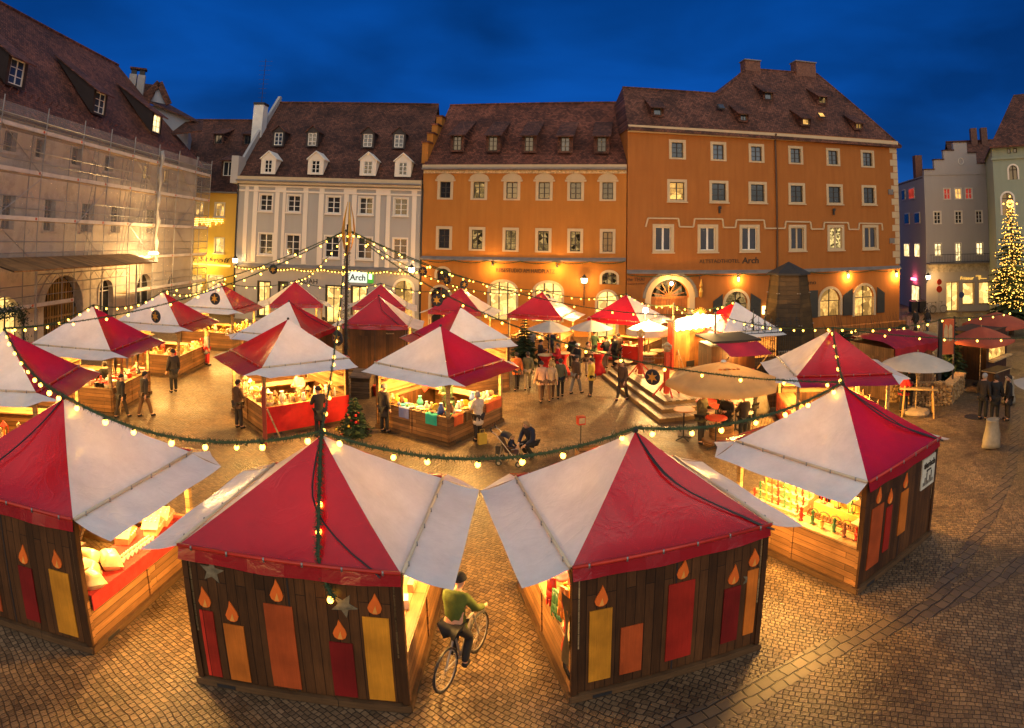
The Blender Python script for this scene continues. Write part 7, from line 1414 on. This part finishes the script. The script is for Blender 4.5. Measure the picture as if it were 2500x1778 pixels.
def people_meshes(kind):
    if kind in PPL: return PPL[kind]
    J = pose(kind); keys = ['pel', 'waist', 'chest', 'neck', 'chin', 'head', 'crown', 'nose']; vs = [J[k] for k in keys]; es = [(0, 1), (1, 2), (2, 3), (3, 4), (4, 5), (5, 6), (5, 7)]; rs = [(.14, .11), (.13, .1), (.16, .11), .05, .062, (.078, .095), (.06, .07), .016]
    def add(p, par, r): vs.append(p); rs.append(r); es.append((par, len(vs) - 1)); return len(vs) - 1
    for s, n in ((-1, 'l'), (1, 'r')):
        h = add(J['hip' + n], 0, .09); k = add(J['knee' + n], h, .06); a = add(J['ank' + n], k, .042); add(J['toe' + n], a, .04)
        sh = add(J['sh' + n], 2, .065); e = add(J['el' + n], sh, .045); w = add(J['wr' + n], e, .03)
        d = (Vector(J['wr' + n]) - Vector(J['el' + n])).normalized(); sd = d.cross(Vector((1, 0, 0))).normalized(); ot = Vector((1, 0, 0)) if abs(d.x) < .9 else Vector((0, 1, 0)); sd = d.cross(ot).normalized(); cu = d.cross(sd)
        pm = add(tuple(Vector(J['wr' + n]) + d * .07), w, (.036, .02))
        for i, l in enumerate((.07, .085, .08, .06)):
            b = Vector(vs[pm]) + d * .02 + sd * (.03 - .02 * i); f1 = add(tuple(b + d * l * .5), pm, .009); add(tuple(b + d * l * .85 + cu * .03), f1, .008)
        th = add(tuple(Vector(vs[pm]) - d * .03 + sd * .045), pm, .011); add(tuple(Vector(vs[th]) + d * .045 + cu * .02), th, .009)
    for s in (-1, 1): add((J['head'][0] + .085 * s, J['head'][1] - .01, J['head'][2]), 5, .018)
    out = {'body': skin('person', vs, es, rs, SKINM)}
    # coat, long coat, trousers
    for nm, hem in (('coat', .0), ('long_coat', .3)):
        ks = ['pel', 'waist', 'chest', 'neck']; vs = [J[k] for k in ks]; es = [(0, 1), (1, 2), (2, 3)]; rs = [(.185, .15), (.175, .145), (.2, .145), .085]
        low = (J['pel'][0], J['pel'][1] + (.14 if kind in ('crouch', 'ride') else 0), J['pel'][2] - .1 - (hem if kind not in ('crouch', 'ride') else .04)); vs.append(low); es.append((0, 4)); rs.append((.2 + hem * .1, .165 + hem * .1))
        for n in 'lr':
            i = len(vs); vs += [J['sh' + n], J['el' + n], J['wr' + n]]; rs += [.092, .07, .055]; es += [(2, i), (i, i + 1), (i + 1, i + 2)]
        out[nm] = skin(nm, vs, es, rs, SKINM)
    vs = [J['pel']]; es = []; rs = [(.165, .13)]
    for n in 'lr':
        i = len(vs); vs += [J['hip' + n], J['knee' + n], J['ank' + n]]; rs += [.105, .078, .064]; es += [(0, i), (i, i + 1), (i + 1, i + 2)]
    out['trousers'] = skin('trousers', vs, es, rs, SKINM)
    for n in 'lr':
        a, t_ = Vector(J['ank' + n]), Vector(J['toe' + n]); out['shoe' + n] = skin('shoe', [tuple(a + Vector((0, -.04, -.045))), tuple(a.lerp(t_, .5) + Vector((0, 0, -.01))), tuple(t_)], [(0, 1), (1, 2)], [.055, .055, .05], SKINM)
    hd = Vector(J['head']); ax = (Vector(J['crown']) - hd).normalized(); fw = Vector((0, cos(atan2(ax.y, ax.z)), -sin(atan2(ax.y, ax.z)))); sx = Vector((1, 0, 0))
    def cap(name, r, lo, back, ext=0.0):
        mb = MB(); n = 14; k = 7; vs = []
        for j in range(k + 1):
            for i in range(n):
                w = 2 * pi * i / n; b = (1 - cos(w - pi / 2)) / 2  # 0 in front, 1 at the back
                phmax = lo + (back - lo) * b; ph = phmax * j / k + .001; rr_ = r * (1 + .03 * sin(5 * w)); dn = ext * b * (j / k) ** 2
                vs.append(tuple(hd + sx * rr_ * .92 * sin(ph) * cos(w) + fw * (rr_ * 1.08 * sin(ph) * sin(w) - .008) + ax * (r * 1.05 * cos(ph) + .018 - dn)))
        mb.add(vs, [(j * n + i, j * n + (i + 1) % n, (j + 1) * n + (i + 1) % n, (j + 1) * n + i) for j in range(k) for i in range(n)]); return mb.mesh(name, SKINM, True)
    out['hair'] = cap('hair', .113, 1.0, 2.1); out['long_hair'] = cap('hair', .116, .95, 2.1, .16); out['hat'] = cap('hat', .122, 1.25, 1.6); out['hood'] = cap('hat', .132, 1.0, 2.4, .05)
    mb = MB(); [mb.ball(tuple(hd + fw * .088 + sx * .033 * s + ax * .012), .012, 6, 4) for s in (-1, 1)]; mb.bar(tuple(hd + fw * .093 - ax * .055 - sx * .022), tuple(hd + fw * .093 - ax * .055 + sx * .022), .009); out['eyes'] = mb.mesh('eyes_and_mouth', SKINM)
    PPL[kind] = out; return out
PC = dict(black=(.012, .012, .014), dark=(.03, .022, .018), navy=(.012, .016, .035), brown=(.09, .045, .022), tan=(.36, .24, .13), cream=(.55, .45, .33), red=(.5, .02, .02), orange=(.55, .12, .02), green=(.05, .09, .04), olive=(.1, .085, .04), grey=(.14, .13, .13), peach=(.5, .27, .16), yellow=(.5, .32, .04), white=(.6, .56, .5), lime=(.07, .095, .012), blond=(.3, .18, .07), greyhair=(.3, .28, .26), jeans=(.05, .06, .09), khaki=(.22, .16, .1))
def person(label, x, y, face, kind, coat, trou, hair, hairstyle='hair', long=False, sc=1.0, z=0.0, group=None):
    P = people_meshes(kind); b = link('person', P['body'], None, (x, y, z), face); b.scale = (sc,) * 3; tag(b, label, 'person', group)
    def put_(k, name, col):
        o = link(name, P[k], b); o.material_slots[0].link = 'OBJECT'; o.material_slots[0].material = mat('cloth_p_' + col, PC[col], .85, .2, 9.0, .3, 60)
    put_('long_coat' if long else 'coat', 'coat', coat); put_('trousers', 'trousers', trou); put_('shoel', 'shoe', 'black'); put_('shoer', 'shoe', 'black'); put_(hairstyle, 'hat' if hairstyle in ('hat', 'hood') else 'hair', hair); put_('eyes', 'eyes_and_mouth', 'dark'); return b
def toward(x, y, tx, ty): return atan2(ty - y, tx - x) - pi / 2
person('grey haired person in a long cream coat with a yellow bag at the pottery counter', -3.28, 18.8, toward(-3.28, 18.8, -4.9, 20.2), 'hold', 'cream', 'dark', 'greyhair', 'hair', True)
person('person in a brown jacket leaning over the left counter of the red cloth stall', -11.5, 17.75, toward(-11.5, 17.75, -10.5, 19.6), 'hold', 'brown', 'dark', 'dark')
person('person in black at the red counter cloth, back to the camera', -8.55, 18.0, toward(-8.55, 18.0, -10.5, 19.6), 'hold', 'dark', 'black', 'dark', 'hat', True)
person('man in a dark coat and red scarf at the corner of the jewellery stall', -16.47, 20.6, 1.1, 'stand', 'dark', 'black', 'black', 'hat', True, 1.04)
person('person in black beside the stepladder of the scarf stall', -17.3, 17.6, toward(-17.3, 17.6, -18.3, 18), 'hold', 'black', 'black', 'dark')
person('person in dark clothes walking past the stepladder', -15.27, 17.42, -.4, 'walk', 'dark', 'brown', 'dark', 'hair', False, .95)
person('smaller person in black walking beside the stepladder', -15.9, 16.9, -.3, 'walk', 'black', 'dark', 'dark', 'hat', False, .9)
person('woman in a grey coat and red trousers between the jewellery and wreath stalls', -18.28, 25.51, -.7, 'stand', 'grey', 'red', 'blond', 'long_hair', True)
person('woman with long reddish hair in a black jacket bending over the pushchair', -1.45, 17.55, toward(-1.45, 17.55, -1.95, 16.95) , 'crouch', 'navy', 'black', 'blond', 'long_hair')
person('person in an orange jacket walking away near the pottery stall', -2.72, 25.56, .3, 'walk', 'orange', 'dark', 'dark', 'hair')
person('person in an olive jacket walking beside the orange jacket', -2.24, 25.76, .1, 'walk', 'olive', 'khaki', 'dark', 'hair')
person('person in a peach jacket in the middle of the square', -1.49, 23.83, .4, 'walk', 'peach', 'brown', 'dark', 'hat')
person('person in a tan jacket close beside the peach jacket', -1.1, 23.98, .2, 'walk', 'tan', 'brown', 'blond', 'hair', False, .97)
person('person in a dark jacket following the peach jacket', -.73, 24.46, .1, 'walk', 'olive', 'black', 'dark', 'hair')
person('person in grey with a yellow bag standing alone on the cobbles', .59, 24.79, 1.2, 'stand', 'yellow', 'dark', 'dark', 'hair')
person('person in brown half way between the yellow bag and the dark jacket', -.08, 25.16, -.8, 'walk', 'brown', 'grey', 'dark', 'hat')
person('man in a black jacket with pale stripes and khaki trousers at a red draped table', 1.47, 31.17 - .9, .6, 'hold', 'black', 'khaki', 'dark', 'hat')
person('person in black standing right of the striped jacket', 1.95, 30.6, .9, 'stand', 'black', 'black', 'dark')
person('person in a red jacket below the left small parasol', -.95, 28.1, 1.8, 'hold', 'red', 'dark', 'dark', 'hair')
person('person in dark brown with a fur collar left of the red jacket', -1.9, 29.0, -1.2, 'hold', 'dark', 'black', 'dark', 'hat')
person('person in black with a white hat among the parasols', .0, 28.2, 2.3, 'hold', 'black', 'dark', 'white', 'hat')
person('person in brown holding a cup below the right small parasol', .45, 28.6, -2.0, 'hold', 'brown', 'tan', 'dark')
person('person in a black coat left of the right small parasol', -.3, 30.2, .5, 'stand', 'black', 'black', 'blond')
person('bald man in a dark olive jacket at the nearest red bar table', 4.12, 18.75, toward(4.12, 18.75, 4.6, 18.3), 'hold', 'olive', 'dark', 'peach', 'hair', False, 1.06)
person('person with a black hat between the red bar tables', 4.98, 18.72, toward(4.98, 18.72, 4.5, 18.2), 'hold', 'black', 'black', 'black', 'hat')
person('person with a large white woollen hat, back to the camera', 5.5, 18.5, .3, 'hold', 'dark', 'black', 'white', 'hat')
person('person with a white collar at the right red bar table', 5.9, 19.5, 2.2, 'hold', 'white', 'dark', 'dark', 'hair')
person('person in black behind the bar tables', 5.2, 20.3, 2.9, 'hold', 'black', 'black', 'dark', 'hair')
person('person in black farthest right of the bar tables', 6.3, 20.1, 2.0, 'hold', 'dark', 'black', 'dark', 'hair')
person('woman in a bright red jacket at the rough trestle table', 12.58, 20.38, -1.35, 'hold', 'red', 'black', 'black', 'long_hair')
person('man in a black jacket opposite the red jacket', 13.1, 20.85, 2.6, 'hold', 'black', 'black', 'blond', 'hair')
person('grey haired man in a dark leather jacket, left of the dark trio', 14.98, 18.59, -1.2, 'stand', 'dark', 'black', 'greyhair', 'hair', False, 1.03)
person('person in black in the middle of the dark trio', 15.35, 18.35, -.6, 'stand', 'black', 'black', 'dark', 'hair', True, 1.0)
person('person in black on the right of the dark trio', 15.8, 18.15, 1.0, 'stand', 'black', 'dark', 'dark', 'hair', True, 1.0)
person('walker in black left of the pair by the hotel corner', 24.17, 37.88, .2, 'walk', 'black', 'black', 'dark', 'hair', False, .98); person('walker in black with long hair right of the pair by the hotel corner', 25.0, 37.6, .1, 'walk', 'black', 'jeans', 'dark', 'long_hair', False, .97)
person('person in black under the white parasol at the right edge', 16.3, 16.3, 1.0, 'hold', 'black', 'black', 'dark')
person('person in a pale hat beyond the parasol at the right edge', 18.6, 18.6, 1.4, 'stand', 'tan', 'dark', 'white', 'hat')
person('shopper in a brown coat before the drinks stall counter', 2.2, 31.3, .2, 'hold', 'brown', 'black', 'dark', 'hair', True); person('shopper in a green coat left of the drinks stall', .9, 32.0, -.3, 'hold', 'green', 'dark', 'dark', 'hat', True)
person('shopper in a grey coat at the far wooden goods stall', -2.6, 32.4, .1, 'hold', 'grey', 'black', 'blond', 'long_hair', True); person('shopper in a navy coat beside the far wooden goods stall fir', -1.5, 32.2, -.1, 'hold', 'navy', 'black', 'dark', 'hat')
person('shopper in a dark red coat between the plank walled stall and the orange house', -8.2, 32.8, .5, 'walk', 'red', 'dark', 'dark', 'hat', True); person('shopper in a tan coat in the lane before the grey house', -15.3, 33.0, .7, 'walk', 'tan', 'black', 'dark', 'hair', True)
person('stallholder in a green jumper inside the pottery stall', -4.7, 20.6, 2.6, 'hold', 'green', 'dark', 'greyhair'); person('stallholder in a red jumper inside the figurine stall', 6.3, 12.4, 2.4, 'hold', 'red', 'dark', 'dark', 'hair'); person('stallholder in a cream jumper inside the red cloth stall', -10.2, 19.9, 2.9, 'hold', 'cream', 'dark', 'blond', 'long_hair')
person('shopper in grey at the jar stall counter', 8.6, 17.2, .1, 'hold', 'grey', 'jeans', 'dark', 'hat'); person('shopper in a brown coat walking past the stepped stage', 1.9, 24.2, 2.4, 'walk', 'brown', 'dark', 'dark', 'hat', True); person('shopper in a dark coat with the back to the camera, beside the decorated fir', -6.6, 19.0, -.5, 'stand', 'dark', 'black', 'grey', 'hat', True)
# cyclist
cx, cy = -1.72, 8.05
bk = bicycle('dark bicycle ridden between the two near middle stalls', (cx, cy, 0), 1.25, None)
person('cyclist in a dull lime green jacket riding away between the two near middle stalls', cx - .24 * cos(1.25), cy - .24 * sin(1.25), 1.25 - pi / 2, 'ride', 'lime', 'black', 'black', 'hat', False, 1.0)
# pushchair with child
t = thing('pushchair', 'dark folding pushchair with crook handles on the cobbles', 'pushchair', (-2.0, 16.9, 0), -.12); FR = mat('pushchair_tube', (.28, .26, .25), .35, metal=.5)
mb = MB()
for y in (-.22, .22): mb.tube([(-.48, y, 1.05), (-.38, y, 1.0), (-.3, y, .9), (.3, y, .15)], .014, 6); mb.tube([(-.2, y, .62), (-.28, y, .12)], .014, 6); mb.tube([(.1, y, .55), (.36, y, .6), (.3, y, .35)], .012, 6)
mb.bar((-.28, -.22, .12), (-.28, .22, .12), .02); mb.bar((.28, -.22, .17), (.28, .22, .17), .02); mb.build('frame', FR, t)
mb = MB(); [mb.tube([(-.48, y, 1.05), (-.52, y, 1.12), (-.5, y, 1.19)], .024, 6) for y in (-.22, .22)]; mb.build('handle', IRON, t)
mb = MB(); mb.add([(x, y, z - .05 * cos(y * 6)) for x, z in ((-.3, .95), (-.16, .62), (-.08, .45), (.22, .42), (.3, .2)) for y in (-.2, 0, .2)], [(j * 3 + i, j * 3 + i + 1, (j + 1) * 3 + i + 1, (j + 1) * 3 + i) for j in range(4) for i in range(2)]); mb.build('seat', mat('seat_brown', (.06, .03, .025), .8), t, True)
mb = MB(); n = 8; mb.add([(-.22 + .26 * sin(a * .25), .23 * cos(pi * i / n), .82 + .2 * cos(a * .25) * (.6 + .4 * sin(pi * i / n))) for a in range(6) for i in range(n + 1)], [(a * (n + 1) + i, a * (n + 1) + i + 1, (a + 1) * (n + 1) + i + 1, (a + 1) * (n + 1) + i) for a in range(5) for i in range(n)]); mb.build('hood', mat('hood_black', (.015, .014, .018), .8), t, True)
mb = MB(); mb.box(-.4, -.24, -.16, .16, .35, .6); mb.build('bag', IRON, t)
for x, y in ((-.28, -.24), (-.28, .24), (.32, -.24), (.32, .24)): mb = MB(); mb.lathe([(.085, -.02), (.1, -.012), (.1, .012), (.085, .02)], 14); mb.lathe([(.05, -.022), (.05, .022)], 10, (0, 0, 0), 1); mb.v = [(x + a, y + c, .1 + b) for a, b, c in mb.v]; mb.build('wheel', [IRON, STEEL], t)
person('small child in a blue jacket sitting in the pushchair', -1.98, 16.9, -.12 - pi / 2, 'crouch', 'navy', 'brown', 'blond', 'hat', False, .5, .3)
for p_, lb in (((-3.1, 18.55), 'yellow carrier bag on the ground beside the cream coat'),):
    mb = MB(); mb.box(-.14, .14, -.07, .07, 0, .36); mb.tube([(-.08, 0, .36), (-.07, 0, .5), (.07, 0, .5), (.08, 0, .36)], .01, 5); mb.v = [(x * (1 + .15 * z), y * (1 + .1 * sin(9 * z)), z) for x, y, z in mb.v]; tag(mb.build('carrier_bag', mat('bag_yellow', (.55, .36, .05), .5), None, False, (p_[0], p_[1], 0), .6), lb, 'bag')
mb = MB(); mb.box(-.13, .13, -.08, .08, 0, .32); mb.tube([(-.07, 0, .32), (0, 0, .46), (.07, 0, .32)], .01, 5); tag(mb.build('shopping_bag', mat('bag_green', (.03, .16, .03), .5), None, False, (5.95, 18.35, 0), .2), 'green bag standing beside the white woollen hat guest', 'bag')
